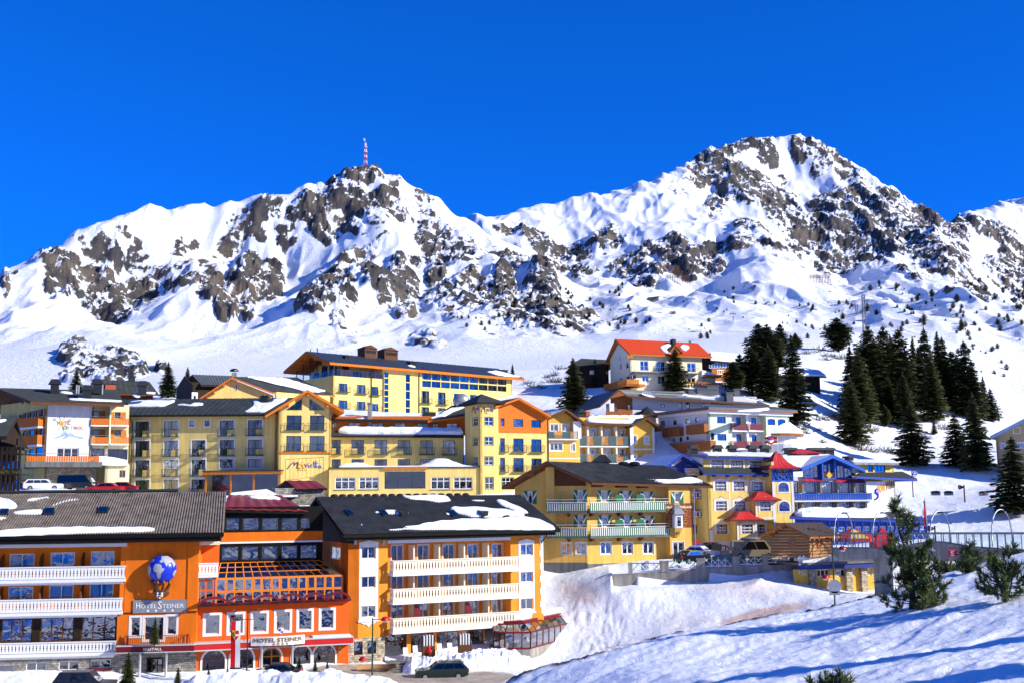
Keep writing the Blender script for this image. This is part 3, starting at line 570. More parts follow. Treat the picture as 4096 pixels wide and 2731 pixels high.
class Bld:
 def __init__(s,name,label,cat,xa,Ya,xb,Yb,zb,group=None):
  s.pl = Pl.of(xa,Ya,xb,Yb); s.w = s.pl.u(xb,2000) if False else None
  a = pt(xa,2000,Ya); b = pt(xb,2000,Yb); s.len = float(np.linalg.norm((b-a)[:2])); s.zb = zb
  m = (a+b)/2; s.root = empty(name,(float(m[0]),float(m[1]),zb),label,cat,group); s.pl.root = s.root; s.holes = []
 def loc(s,w): l = s.root.location; return (w[0]-l[0],w[1]-l[1],w[2]-l[2])
 def rect(s,pl,Z,r,v=0.):
  x0,y0,x1,y1 = r; xm,ym = (x0+x1)/2,(y0+y1)/2
  return pl.u(*Z(x0,ym),v),pl.u(*Z(x1,ym),v),pl.z(*Z(xm,y1),v),pl.z(*Z(xm,y0),v)
 def window(s,pl,Z,r,v=0.,frame='white_paint',nx=2,ny=1,sur=None,sw=.16,glass='glass',curt=0.,hole=True,fw=.07,dep=.14,
   name='window',inner='interior',arch=False,out=.03,top=0.,split=None,fan=False,sill=None,label=None):
  u0,u1,z0,z1 = s.rect(pl,Z,r,v) if Z else r
  if glass == 'glass_blue' and rnd.random() < .35: glass = 'glass_bright'
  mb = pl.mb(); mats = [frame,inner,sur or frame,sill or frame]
  vb = v-dep if hole else v+.012             # where the sash stands
  if hole: s.holes.append((pl,v,u0,u1,z0,z1))
  cu,ru = (u0+u1)/2,(u1-u0)/2
  def curve(ua,ub,za,zb2,n=10):          # outline of the opening
   if not arch: return [(ua,za),(ub,za),(ub,zb2),(ua,zb2)]
   c,r2 = (ua+ub)/2,(ub-ua)/2; k = min(1.,(zb2-za)*.5/r2) if arch is True else arch; zs = zb2-r2*k
   return [(ua,za),(ub,za)]+[(c+r2*math.cos(t*math.pi/n),zs+r2*k*math.sin(t*math.pi/n)) for t in range(n+1)]
  def ring(ua,ub,za,zb2,w,va,vbk,m):
   o = curve(ua,ub,za,zb2); i = curve(ua+w,ub-w,za+w,zb2-w); n = len(o)
   P = [(p[0],va,p[1]) for p in o]+[(p[0],va,p[1]) for p in i]+[(p[0],vbk,p[1]) for p in o]+[(p[0],vbk,p[1]) for p in i]
   f = []
   for k in range(n):
    j = (k+1) % n; f += [(k,j,n+j,n+k),(k,2*n+k,2*n+j,j),(n+k,n+j,3*n+j,3*n+k)]
   mb.add(P,f,m)
  ring(u0,u1,z0,z1,fw,vb+.05,vb-.02,0)
  for i in range(1,nx):
   uu = u0+(u1-u0)*(split if (split and nx == 2) else i/nx); ztop = z1-fw*.5
   if arch and ru > 0: ztop = z1-fw-(ru-math.sqrt(max(0,ru*ru-(uu-cu)**2)))*.9
   mb.box(uu-fw*.45,uu+fw*.45,vb-.015,vb+.045,z0+fw*.9,ztop,0)
  for j in range(1,ny):
   zz = z0+(z1-z0)*(top if (top and j == ny-1) else j/ny); mb.box(u0+fw*.9,u1-fw*.9,vb-.012,vb+.04,zz-fw*.4,zz+fw*.4,0)
  if fan:
   zs = z1-ru*.98 if arch else z0+(z1-z0)*.55
   for t in range(1,6):
    a = math.pi*t/6; mb.tube([(cu,vb+.03,zs),(cu+ru*.93*math.cos(a),vb+.03,zs+min(ru*.93,z1-zs)*math.sin(a))],.022,4,0)
   for q in (.45,.95):
    mb.tube([(cu+ru*q*math.cos(math.pi*t/12),vb+.03,zs+min(ru,z1-zs)*q*math.sin(math.pi*t/12)) for t in range(13)],.022,4,0)
  if sur: ring(u0-sw,u1+sw,z0-sw,z1+sw,sw-.004,v+out,v-.05,2)
  if sill: mb.box(u0-.1,u1+.1,v-.02,v+.14,z0-.10,z0-.03,3)
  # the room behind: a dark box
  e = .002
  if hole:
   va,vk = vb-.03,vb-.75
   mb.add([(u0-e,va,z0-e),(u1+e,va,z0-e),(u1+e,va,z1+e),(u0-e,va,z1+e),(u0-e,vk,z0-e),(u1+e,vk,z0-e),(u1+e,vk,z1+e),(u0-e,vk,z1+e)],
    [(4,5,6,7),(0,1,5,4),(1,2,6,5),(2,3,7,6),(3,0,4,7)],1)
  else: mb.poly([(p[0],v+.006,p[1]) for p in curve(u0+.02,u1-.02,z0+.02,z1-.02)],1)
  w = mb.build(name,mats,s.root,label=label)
  pb = pl.mb(); pb.poly([(p[0],vb+.012,p[1]) for p in curve(u0+fw*.9,u1-fw*.9,z0+fw*.9,z1-fw*.9)]); pb.build('pane',glass,w)
  if curt and hole:
   def fold(a,b,n=9):
    P = []; cb = pl.mb()
    for i in range(n):
     uu = a+(b-a)*i/(n-1); P += [(uu,vb-.16-.05*(i % 2),z0+.02),(uu,vb-.16-.05*(i % 2),z1-.02)]
    cb.add(P,[(2*i,2*i+1,2*i+3,2*i+2) for i in range(n-1)]); cb.build('curtain','curtain',w)
   k = curt*rnd.uniform(.7,1.15)
   if k >= 1: fold(u0+.02,u1-.02,19)
   else:
    fold(u0+.02,u0+(u1-u0)*k*.5); fold(u1-(u1-u0)*k*.5,u1-.02)
  return u0,u1,z0,z1
 def wall(s,pl,u0,u1,z0,z1,m,v=0.,name='wall',thick=.35,back=True,label=None):
  hs = [h for h in s.holes if h[0] is pl and abs(h[1]-v) < 1e-6 and h[3] > u0 and h[2] < u1 and h[5] > z0 and h[4] < z1]
  us = sorted({u0,u1}|{min(max(x,u0),u1) for h in hs for x in h[2:4]}); zs = sorted({z0,z1}|{min(max(x,z0),z1) for h in hs for x in h[4:6]})
  mb = pl.mb()
  for j in range(len(zs)-1):
   run = None
   for i in range(len(us)-1):
    c = ((us[i]+us[i+1])/2,(zs[j]+zs[j+1])/2)
    solid = not any(h[2] < c[0] < h[3] and h[4] < c[1] < h[5] for h in hs)
    if solid and run is None: run = us[i]
    if run is not None and (not solid or i == len(us)-2):
     e = us[i] if not solid else us[i+1]
     mb.quad((run,v,zs[j]),(e,v,zs[j]),(e,v,zs[j+1]),(run,v,zs[j+1])); run = None
  d = .2
  for h in hs:
   a,b,c,e = max(h[2],u0),min(h[3],u1),max(h[4],z0),min(h[5],z1)
   mb.quad((a,v,c),(b,v,c),(b,v-d,c),(a,v-d,c)); mb.quad((a,v,e),(b,v,e),(b,v-d,e),(a,v-d,e))
   mb.quad((a,v,c),(a,v,e),(a,v-d,e),(a,v-d,c)); mb.quad((b,v,c),(b,v,e),(b,v-d,e),(b,v-d,c))
  if back:
   t = v-thick
   mb.quad((u0,v,z0),(u0,t,z0),(u0,t,z1),(u0,v,z1)); mb.quad((u1,v,z0),(u1,t,z0),(u1,t,z1),(u1,v,z1))
   mb.quad((u0,v,z1),(u1,v,z1),(u1,t,z1),(u0,t,z1)); mb.quad((u0,v,z0),(u1,v,z0),(u1,t,z0),(u0,t,z0))
  return mb.build(name,m,s.root,label=label)
 def gable(s,pl,pts,m,v=0.,thick=.3,name='wall',label=None):      # pts: (u,z) outline
  mb = pl.mb(); mb.slab([(p[0],v,p[1]) for p in pts],(0,0,0) if False else (0,-thick,0)); return mb.build(name,m,s.root,label=label)
 def box(s,name,m,pl,a,parent=None,label=None):
  mb = pl.mb(); mb.box(*a); return mb.build(name,m,parent or s.root,label=label)
 def roof(s,pl,eL,eR,rR,rL,m,edge='black_wood',th=.22,corr=0.,amp=.035,name='roof',rows=3,drop=None,label=None):
  eL,eR,rR,rL = [np.array(p,float) for p in (eL,eR,rR,rL)]; mb = pl.mb()
  nrm = np.cross(eR-eL,rL-eL); nrm /= np.linalg.norm(nrm); nrm = nrm if nrm[2] > 0 else -nrm
  n = 2
  if corr: n = int(np.linalg.norm(eR-eL)/corr)*4+1
  vs = []; fs = []
  for j in range(rows+1):
   t = j/rows
   for i in range(n):
    q = i/(n-1); p = (eL*(1-q)+eR*q)*(1-t)+(rL*(1-q)+rR*q)*t
    if corr: p = p+nrm*amp*(0,1,1,0)[i % 4]*1.6
    vs.append(tuple(p+nrm*.03))
  for j in range(rows):
   for i in range(n-1): fs.append((j*n+i,j*n+i+1,(j+1)*n+i+1,(j+1)*n+i))
  mb.add(vs,fs,0)
  dn = np.array([0,0,-th])
  P = [eL,eR,rR,rL]; Q = [p+dn for p in P]
  mb.add([tuple(p) for p in P+Q],[(4,5,6,7),(0,1,5,4),(1,2,6,5),(2,3,7,6),(3,0,4,7)],1)
  return mb.build(name,[m,edge],s.root,label=label)
 def plane_hit(s,pl,P3):
  A,B,C = [np.array(pl.W(p)) for p in P3]; n = np.cross(B-A,C-A); n /= np.linalg.norm(n)
  if n[2] < 0: n = -n
  return lambda x,y: (lambda d: d*((A@n)/(d@n)))(ray(x,y)),n
 def snow(s,roof,pl,P3,Z,outline,th=.22,inset=.3,jit=.12,name='snow_patch',m='snow',lift=.0):
  hit,n = s.plane_hit(pl,P3); P = [hit(*Z(x,y)) for x,y in outline]
  return snow_patch(P,n,th,inset,jit,name,s.loc,roof,m,lift)
def snow_patch(P,n,th,inset,jit,name,loc,parent,m='snow',lift=0.):
 """a lying layer of snow: the outline in space, rounded over to its thickness"""
 rr = random.Random(int(abs(P[0][0]*100))+int(abs(P[1][1]*10)))
 e1 = np.cross(n,[0,0,1.]); e1 /= np.linalg.norm(e1); e2 = np.cross(n,e1); c = sum(P)/len(P)
 q = [np.array([(p-c)@e1,(p-c)@e2]) for p in P]; d = []
 for i in range(len(q)):
  a,b = q[i],q[(i+1) % len(q)]; k = max(1,int(np.linalg.norm(b-a)/.45))
  for j in range(k): d.append(a+(b-a)*j/k+np.array([rr.uniform(-jit,jit),rr.uniform(-jit,jit)]))
 area = sum(d[i][0]*d[(i+1) % len(d)][1]-d[(i+1) % len(d)][0]*d[i][1] for i in range(len(d)))
 if area < 0: d.reverse()
 d = [(d[i-1]+2*d[i]+d[(i+1) % len(d)])/4 for i in range(len(d))]; K = len(d); rings = [(0,.02+lift),(inset*.15,th*.6+lift),(inset*.5,th*.92+lift),(inset,th+lift)]
 nr = []
 for i in range(K):
  t = d[(i+2) % K]-d[i-2]; t = t/(np.linalg.norm(t)+1e-9); nr.append(np.array([-t[1],t[0]]))
 vs = []; fs = []
 for (o,h) in rings:
  for i in range(K):
   p = d[i]+nr[i]*o; w = c+e1*p[0]+e2*p[1]+n*(h*(1+.15*math.sin(i*1.7)) if h > .1 else h); vs.append(loc(tuple(w)))
 for r in range(len(rings)-1):
  for i in range(K): fs.append((r*K+i,r*K+(i+1) % K,(r+1)*K+(i+1) % K,(r+1)*K+i))
 fs.append(tuple(range((len(rings)-1)*K,len(rings)*K)))
 mb = MB(); mb.add(vs,fs); return mb.build(name,m,parent)
def rail_bars(mb,u0,u1,z0,z1,v0,v1,pitch=.16,r=.014,m=0,ends=True,post=.025,mid=False):
 """iron railing: rails, bars and two returns to the wall"""
 for z in (z0+.03,z1): mb.box(u0,u1,v1-.02,v1+.02,z-.02,z+.02,m)
 n = max(2,int((u1-u0)/pitch))
 for i in range(n+1):
  u = u0+(u1-u0)*i/n; k = post if i in (0,n) else r; mb.box(u-k,u+k,v1-k,v1+k,z0+.05,z1-.02,m)
 if ends:
  for u in (u0,u1):
   for z in (z0+.03,z1): mb.box(u-.02,u+.02,v0,v1-.02,z-.018,z+.018,m)
   k = max(1,int((v1-v0)/pitch))
   for i in range(1,k): mb.box(u-r,u+r,v0+(v1-v0)*i/k-r,v0+(v1-v0)*i/k+r,z0+.05,z1-.02,m)
def balusters(mb,u0,u1,z0,z1,v,pitch=.3,m=0,th=.05,style=0):
 """a parapet of cut-out boards between a base rail and a cap"""
 h = z1-z0; n = max(1,int((u1-u0)/pitch)); w = (u1-u0)/n
 prof = [(.0,.46),(.14,.46),(.20,.30),(.30,.42),(.42,.24),(.54,.40),(.62,.28),(.74,.46),(1.,.46)] if style == 0 else [(0,.47),(.2,.47),(.32,.36),(.5,.24),(.62,.36),(.7,.28),(.82,.44),(1,.47)]
 for i in range(n):
  c = u0+w*(i+.5); P = [(c+k*w,v,z0+.06+(h-.14)*t) for t,k in prof]+[(c-k*w,v,z0+.06+(h-.14)*t) for t,k in reversed(prof)]
  mb.slab(P,(0,-th,0),m)
 mb.box(u0-.02,u1+.02,v-th-.04,v+.04,z0-.02,z0+.06,m); mb.box(u0-.04,u1+.04,v-th-.06,v+.07,z1-.08,z1,m)
def boards(mb,u0,u1,z0,z1,v,pitch=.15,gap=.02,m=0,th=.03,m2=None):
 n = max(1,int((u1-u0)/pitch)); w = (u1-u0)/n
 for i in range(n): mb.box(u0+w*i+gap/2,u0+w*(i+1)-gap/2,v-th-(.012 if i % 2 else 0),v-(.012 if i % 2 else 0),z0,z1,m if (m2 is None or i % 2 == 0) else m2)
def pipe(b,pl,pts,r=.05,m='dark_frame',name='drain_pipe'):
 mb = pl.mb(); mb.tube(pts,r,6); return mb.build(name,m,b.root)
def chimney(b,roof,pl,Z,r,v,m,depth=1.,cap='black_metal',name='chimney',over=.08):
 u0,u1,z0,z1 = b.rect(pl,Z,r,v); mb = pl.mb(); mb.box(u0,u1,v-depth,v,z0-.8,z1-.12,0); mb.box(u0-over,u1+over,v-depth-over,v+over,z1-.12,z1-.02,1)
 for q in (.25,.75): mb.box(u0+(u1-u0)*q-.1,u0+(u1-u0)*q+.1,v-depth*.7,v-depth*.3,z1-.02,z1+.12,1)
 return mb.build(name,[m,cap],roof)
def cowl(b,roof,pl,x,y,v,Z,w=.5,h=.7,m='black_metal'):
 u,_,z = pl.at(*Z(x,y),v); mb = pl.mb(); mb.box(u-w/2,u+w/2,v-w,v,z-.5,z+h*.55,0)
 mb.slab([(u-w*.8,v+.15,z+h*.55),(u+w*.8,v+.15,z+h*.55),(u+w*.45,v+.05,z+h),(u-w*.45,v+.05,z+h)],(0,-w-.3,0)); return mb.build('roof_vent',m,roof)
def atY(pl,Z,x,y,Y):
 p = pt(*Z(x,y),Y); d = p[:2]-pl.O; return (float(d@pl.U),float(d@pl.N),float(p[2]))
def french(b,pl,q,v=0.,m='green_metal',out=.38,ext=.22,h=1.0,floor=True):
 mb = pl.mb(); rail_bars(mb,q[0]-ext,q[1]+ext,q[2]-.02,q[2]+h,v,v+out,.2,.013)
 if floor: mb.box(q[0]-ext,q[1]+ext,v,v+out,q[2]-.10,q[2]-.04)
 return mb.build('balcony_railing',m,b.root)
def shutters(b,pl,q,v,ma,mb_,w=.55):
 for s in (-1,1):
  a,c = (q[0]-w-.03,q[0]-.03) if s < 0 else (q[1]+.03,q[1]+w+.03); mb = pl.mb(); mb.box(a,c,v+.01,v+.06,q[2]-.05,q[3]+.05,0); h = q[3]-q[2]
  z = q[2]+h*.5; e = h*.28; za,zb = (z+e,z-e) if s < 0 else (z-e,z+e)
  mb.add([(a,v+.065,za),(c,v+.065,zb),(c,v+.065,zb+.3),(a,v+.065,za+.3)],[(0,1,2,3)],1); mb.build('shutter',[ma,mb_],b.root)
def gable_roof(b,pl,apex,eL,eR,vf,vb,m,edge,th=.28,corr=0.,soffit=None):
 """two slopes over a gable that faces the viewer: apex, left and right eave points (u,z)"""
 out = []
 for e in (eL,eR):
  P = [(e[0],vf,e[1]),(e[0],vb,e[1]),(apex[0],vb,apex[1]),(apex[0],vf,apex[1])]
  out.append(b.roof(pl,P[0],P[1],P[2],P[3],m,edge,th,corr))
 return out
def steiner():
 b = Bld('hotel_building','large orange hotel in front with white balconies and a blue globe on its wall','hotel',0,99.2,790,101.,-16.2)
 A = b.pl; R = b.root; at = A.at; gz = -17.
 # ---- wing with the globe
 uL = A.u(-330,2300); zt = at(*Z1(940,505))[2]; zc = at(*Z1(1200,1032))[2]; zs = at(*Z1(440,1335))[2]
 uw = A.u(*Z1(943,800)); ur = A.u(*Z1(1490,900)); um = A.u(*Z1(882,1150))
 # stone basement with low windows
 for r in [(-130,1432,100,1492),(195,1412,347,1476),(442,1401,592,1467),(683,1389,834,1452)]:
  u0,u1,z0,z1 = b.window(A,Z1,r,-.3,'white_paint',2,1,glass='glass',fw=.06)
  b.box('window_ledge','dark_red_paint',A,(u0-.12,u1+.12,-.3,-.2,z0-.2,z0-.01))
 b.wall(A,uL,ur,gz,zs,'stone_grey',-.3,thick=1.)
 # three loggia floors on the left
 def row(tops,v,y2,**k):
  for (x0,x1,yb,yt) in tops: b.window(A,Z1,(x0,yt,x1,yb),v,**k)
 vl = -1.4
 for r in [(-560,610,-375,715),(-250,598,-65,705),(70,590,259,697),(379,580,564,687),(683,570,864,678),(-560,862,-375,968),(-250,850,-72,957),(60,838,249,947),(368,827,554,935),(673,814,856,923)]:
  b.window(A,Z1,r,vl,'white_paint',2,1,glass='glass_blue',fw=.10,curt=.8)
 b.wall(A,uL,uw+.05,zs+1.5,zt+.4,'orange_boards',vl)
 for r in [(-620,1100,-390,1275),(-310,1092,-70,1268),(5,1083,242,1262),(300,1070,556,1254),(612,1055,875,1244)]:
  b.window(A,Z1,r,-.9,'brown_wood',3,2,glass='glass_blue',fw=.10,curt=.5,top=.3)
 zb1 = at(*Z1(470,1340))[2]; zb2 = at(*Z1(470,1048))[2]
 b.wall(A,uL,um,zb1-.3,zb2+.1,'dark_wood',-.9)
 # floor slabs, balconies
 for (ya,yb,yt,yb2,ue,vf) in [(680,772,705,800,uw,.12),(922,1018,948,1042,uw-.12,.12),(1245,1325,1290,1358,um,.0)]:
  zt2 = at(*Z1(930,ya),vf)[2]; z0 = at(*Z1(930,yb),vf)[2]
  mb = A.mb(); balusters(mb,uL,ue,z0,zt2,vf,.285); mb.build('balcony_railing','white_paint',R)
  mb = A.mb(); mb.box(uL,ue+.05,vl-.02,vf+.1,z0-.32,z0-.06); mb.box(uL,ue-.2,vl-.02,vf-.12,z0-.52,z0-.32); mb.build('balcony_floor','white_paint',R)
 zf = at(*Z1(480,528))[2]; b.box('fascia_board','white_paint',A,(uL,uw+.1,-.05,.14,zf-.15,zf+.15))
 b.box('loggia_ceiling','white_plaster',A,(uL,uw,vl,-.06,zf+.0,zf+.12))
 for (x,yt,yb) in [(0,598,700),(300,590,690),(613,580,682),(-315,605,705),(295,835,938),(605,826,926),(-10,845,945)]:
  u = A.u(*Z1(x,yb),-.6); z0 = A.z(*Z1(x,yb),-.6); z1 = A.z(*Z1(x,yt),-.6)
  mb = A.mb(); mb.slab([(u,vl,z0-.5),(u,-.3,z0-.5),(u,-.35,z0+.5),(u,-.8,z1-.2),(u,vl,z1)],(.08,0,0)); mb.build('partition','brown_wood',R)
 for yy in [(515,772),(800,1015)]: b.box('pillar','orange_plaster',A,(A.u(*Z1(905,800)),uw+.02,-1.35,-.02,at(*Z1(920,yy[1]))[2],at(*Z1(920,yy[0]))[2]))
 # wall with the globe
 for r in [(988,1072,1055,1210),(1090,1070,1232,1240),(1262,1062,1330,1197)]:
  b.window(A,Z1,r,0.,'cream_paint',1,1,glass='glass',fw=.05,sur='white_paint',sw=.18,inner='interior',curt=.35)
 zt0 = at(*Z1(1200,1260))[2]
 b.wall(A,um,ur,zs,zc,'orange_plaster',0.,thick=2.); b.wall(A,uw,ur,zc+.002,zt+.5,'orange_plaster',.01,thick=2.)
 b.box('ledge','dark_wood',A,(um,ur,.01,.09,zc-.05,zc+.04))
 u0 = A.u(*Z1(1420,700)); mb = A.mb(); mb.box(u0,ur+.02,.015,.10,zc+.06,zt+.4); mb.build('pilaster','orange_plaster',R)
 # canopy over the ski room, railing above it
 z0 = at(*Z1(1170,1330),.9)[2]; z1 = at(*Z1(1170,1287),.9)[2]; ua = A.u(*Z1(878,1300),.9); ub = A.u(*Z1(1465,1290),.9)
 cn = A.mb(); cn.box(ua,ub,-.25,.9,z0,z1,0); cn.box(ua-.03,ub+.03,-.26,.96,z1,z1+.09,1); cn.box(ua-.03,ub+.03,-.26,.96,z0-.08,z0,1)
 can = cn.build('canopy',['dark_red_paint','silver_paint'],R)
 mb = A.mb(); q = b.rect(A,Z1,(1080,1302,1222,1318),.9); lettering(mb,'SKISTALL',q[0],q[1],q[2]-.02,q[3]+.02,.925,bold=.01); mb.build('lettering','white_paint',can)
 for x in (1055,1253):
  u = A.u(*Z1(x,1450),.7); mb = A.mb(); mb.tube([(u,.7,gz),(u,.7,z0-.08)],.1,10); mb.build('post','silver_paint',can,smooth=True)
 ua,ub,z0,z1 = b.rect(A,Z1,(955,1207,1408,1285),.75); mb = A.mb(); rail_bars(mb,ua,ub,z0,z1,0.,.75,.17,.016)
 for (u,s) in ((ua,-1),(ub,1)): mb.tube([(u,.75,z1),(u+s*.1,.75,z1+.12),(u+s*.3,.78,z1-.5),(u+s*.25,.76,z0)],.035,5)
 mb.build('balcony_railing','dark_red_paint',R)
 # ski room door
 b.window(A,Z1,(1105,1375,1228,1600),-.29,'dark_wood',3,4,glass='glass_bright',fw=.1,hole=False,name='door')
 # the sign
 ua,ub,z0,z1 = b.rect(A,Z1,(1005,937,1407,1036),.1); sg = b.box('sign','sign_grey',A,(ua,ub,.02,.12,z0,z1))
 mb = A.mb(); h = z1-z0; zb = z0+h*.36; w = ub-ua; q = lambda t: ua+w*t
 for (s,t0,t1,k) in [('H',.055,.125,.44),('OTEL',.135,.445,.31),('S',.465,.535,.52),('TEINER',.545,.955,.31)]:
  lettering(mb,s,q(t0),q(t1),zb+(-.06 if s == 'S' else 0)*h,zb+k*h,.15)
 for t in (.28,.43,.59,.74):
  c = (q(t),z0+h*.17); P = [(c[0]+(.16 if i % 2 == 0 else .065)*math.sin(i*math.pi/5),.135,c[1]+(.16 if i % 2 == 0 else .065)*math.cos(i*math.pi/5)) for i in range(10)]
  mb.slab(P,(0,-.02,0))
 mb.build('lettering','white_paint',sg)
 # the globe carried by hands
 gu,_,gzc = at(*Z1(1222,706),.5); r = .5*(A.u(*Z1(1330,706),.5)-A.u(*Z1(1114,706),.5))
 mb = A.mb(); mb.ball((gu,.35,gzc),(r,r*.8,r),36,24); gl = mb.build('globe','globe_blue',R,smooth=True)
 def land(pts):
  mb = A.mb(); rad = 1.015
  def P(x,y,k=1.):
   x = x/107; y = -y/107; d = x*x+y*y
   if d > .985: f = math.sqrt(.985/d); x *= f; y *= f; d = .985
   return (gu+r*rad*k*x,.35+r*.8*rad*k*math.sqrt(1-d),gzc+r*rad*k*y)
  import mathutils.geometry as mg
  n = []; 
  for i in range(len(pts)):
   a,c = pts[i],pts[(i+1) % len(pts)]; m = max(1,int(math.hypot(c[0]-a[0],c[1]-a[1])/9))
   n += [(a[0]+(c[0]-a[0])*t/m,a[1]+(c[1]-a[1])*t/m) for t in range(m)]
  # fill with a fine net so that the land follows the ball
  x0,x1 = min(p[0] for p in n),max(p[0] for p in n); y0,y1 = min(p[1] for p in n),max(p[1] for p in n); inner = []
  def inside(x,y):
   k = False
   for i in range(len(n)):
    (xa,ya),(xb,yb) = n[i],n[i-1]
    if (ya > y) != (yb > y) and x < (xb-xa)*(y-ya)/(yb-ya+1e-9)+xa: k = not k
   return k
  g = 8; xx = x0
  while xx < x1:
   yy = y0
   while yy < y1:
    if inside(xx,yy) and min(math.hypot(xx-p[0],yy-p[1]) for p in n) > 3: inner.append((xx,yy))
    yy += g
   xx += g
  pv = [Vector(p) for p in n+inner]; o = mg.delaunay_2d_cdt(pv,[],[list(range(len(n)))],1,1e-4)
  mb.add([P(v[0],v[1]) for v in o[0]],o[2]); mb.build('continent','globe_grey',gl,smooth=True)
 land([(-50,-22),(-38,-42),(-10,-44),(8,-34),(16,-10),(34,-8),(22,12),(8,28),(2,62),(-14,72),(-24,44),(-26,20),(-44,14),(-52,0)])
 land([(-10,-60),(4,-74),(-2,-98),(40,-98),(72,-78),(94,-50),(100,-34),(92,-12),(84,-38),(74,-52),(58,-48),(44,-22),(36,-40),(22,-58),(8,-48)])
 land([(-104,-20),(-86,-32),(-68,-8),(-72,20),(-82,40),(-70,86),(-86,78),(-100,40),(-108,6)])
 land([(88,30),(100,8),(108,10),(104,44),(92,60),(86,46)])
 land([(-78,-60),(-56,-80),(-50,-66),(-70,-50)])
 for (xb,xt,yb,yt,v0) in [(1172,1150,880,800,.5),(1190,1188,880,800,.95),(1222,1234,880,798,.95),(1250,1278,880,800,.6)]:
  p0 = A.at(*Z1(xb,yb),.35); p1 = A.at(*Z1((xb+xt)/2,(yb+yt)/2+12),v0*.85); p2 = A.at(*Z1(xt,yt+20),v0); sd_ = 1 if xt >= 1222 else -1
  mb = A.mb(); mb.tube([p0,p1,p2],[.17,.16,.11],8)
  hu,hv,hz = p2; mb.ball((hu,hv,hz+.12),(.13,.08,.16),8,6)
  for k,(du,l) in enumerate([(-.10,.20),(-.05,.26),(.005,.28),(.06,.24)]):
   mb.tube([(hu+du,hv,hz+.2),(hu+du*1.3,hv-.03,hz+.2+l*.6),(hu+du*1.35,hv-.10,hz+.2+l)],[.036,.032,.02],5)
  mb.tube([(hu+.10*sd_,hv,hz+.08),(hu+.20*sd_,hv,hz+.16),(hu+.22*sd_,hv-.03,hz+.28)],[.04,.035,.02],5)
  mb.build('arm','bronze',gl,smooth=True)
 ua,ub,z0,z1 = b.rect(A,Z1,(1152,878,1272,904),.5); mb = A.mb(); mb.box(ua,ub,.05,.6,z0,z1); mb.build('bracket','bronze',gl)
 ua,ub,z0,z1 = b.rect(A,Z1,(1183,880,1230,930),.7); cu = (ua+ub)/2; mb = A.mb(); h = z1-z0; w = (ub-ua)/2
 sh = [(cu-w,z1),(cu-w*.4,z1-.05),(cu+w*.4,z1-.05),(cu+w,z1),(cu+w*.85,z0+h*.6),(cu+w,z0+h*.35),(cu,z0),(cu-w,z0+h*.35),(cu-w*.85,z0+h*.6)]
 mb.slab([(p[0],.72,p[1]) for p in sh],(0,-.1,0),0); mb.box(cu-.16,cu-.01,.725,.74,z0+h*.22,z0+h*.45,1); mb.box(cu+.01,cu+.16,.725,.74,z0+h*.22,z0+h*.45,2)
 mb.ball((cu,.74,z0+h*.72),(.13,.03,.12),8,5,3); mb.build('shield',['white_paint','globe_blue','gold_paint','letter_dark'],gl)
 # roof of this wing: ribbed sheets
 def corner(pl,Z,x,y,v): return pl.at(*Z(x,y),v)
 eR = at(*Z1(1690,434),1.6); eL = (uL,1.6,eR[2]); rR = at(*Z1(1708,128),-6.8); rL = (uL,-6.8,rR[2])
 rf = b.roof(A,eL,eR,rR,rL,'sheet_rib','black_wood',.30,corr=.235,amp=.045,rows=4)
 zf0 = at(*Z1(800,508),1.35)[2]; b.box('eave_board','black_wood',A,(uL,eR[0]-.35,.55,1.4,zf0,eR[2]-.28)); b.box('soffit','black_wood',A,(uL,eR[0]-.4,-.6,.55,zf0+.25,zf0+.45))
 P3 = (eL,eR,rR)
 b.snow(rf,A,P3,Z1,[(-120,470),(-60,430),(60,415),(160,405),(300,403),(540,393),(800,396),(1050,392),(1178,400),(1180,430),(1000,432),(700,440),(400,450),(200,456),(0,462)],.2)
 b.snow(rf,A,P3,Z1,[(-30,165),(60,180),(130,215),(150,240),(110,262),(-40,260)],.2)
 b.snow(rf,A,P3,Z1,[(190,185),(240,170),(390,166),(380,178),(280,182),(262,200),(185,208)],.12)
 b.snow(rf,A,P3,Z1,[(90,272),(330,255),(330,285),(300,305),(100,300)],.14)
 b.snow(rf,A,P3,Z1,[(380,225),(430,205),(520,178),(620,172),(600,192),(460,208),(400,240)],.08)
 b.snow(rf,A,P3,Z1,[(-60,320),(60,312),(50,330),(10,345),(-60,345)],.12)
 hit,nn = b.plane_hit(A,P3)
 for (x0,x1,y0,y1) in [(0,60,265,305),(330,408,258,305),(738,815,250,292)]:
  P = [hit(*Z1(x,y)) for x,y in ((x0,y1),(x1,y1),(x1+8,y0),(x0+8,y0))]; mb = MB(b.loc); mb.slab([tuple(p+nn*.22) for p in P],tuple(-nn*.22),0)
  sk = mb.build('skylight','dark_frame',rf); c = sum(P)/4; mb = MB(b.loc); mb.poly([tuple(c+(p-c)*.8+nn*.235) for p in P]); mb.build('pane','glass_blue',sk)
 mb = A.mb(); mb.tube([(uL,-6.8,rR[2]+.22),(rR[0]-4.5,-6.8,rR[2]+.22)],.16,8); mb.build('ridge_cap','sheet_dark',rf)
 b.gable(A.turn(ur,0,math.pi/2),[(0,zt),(0,zf0+.5),(6.8,rR[2]-.3),(6.8,zt)],'black_wood',-.02)
 # ---- entrance block between the wings
 Bp = Pl.of(780,101.3,1395,105.2,root=R); at2 = Bp.at; u0 = Bp.u(*Z2(150,1100)); u1 = Bp.u(*Z2(1312,1100))
 zfl = at2(*Z2(700,1262))[2]
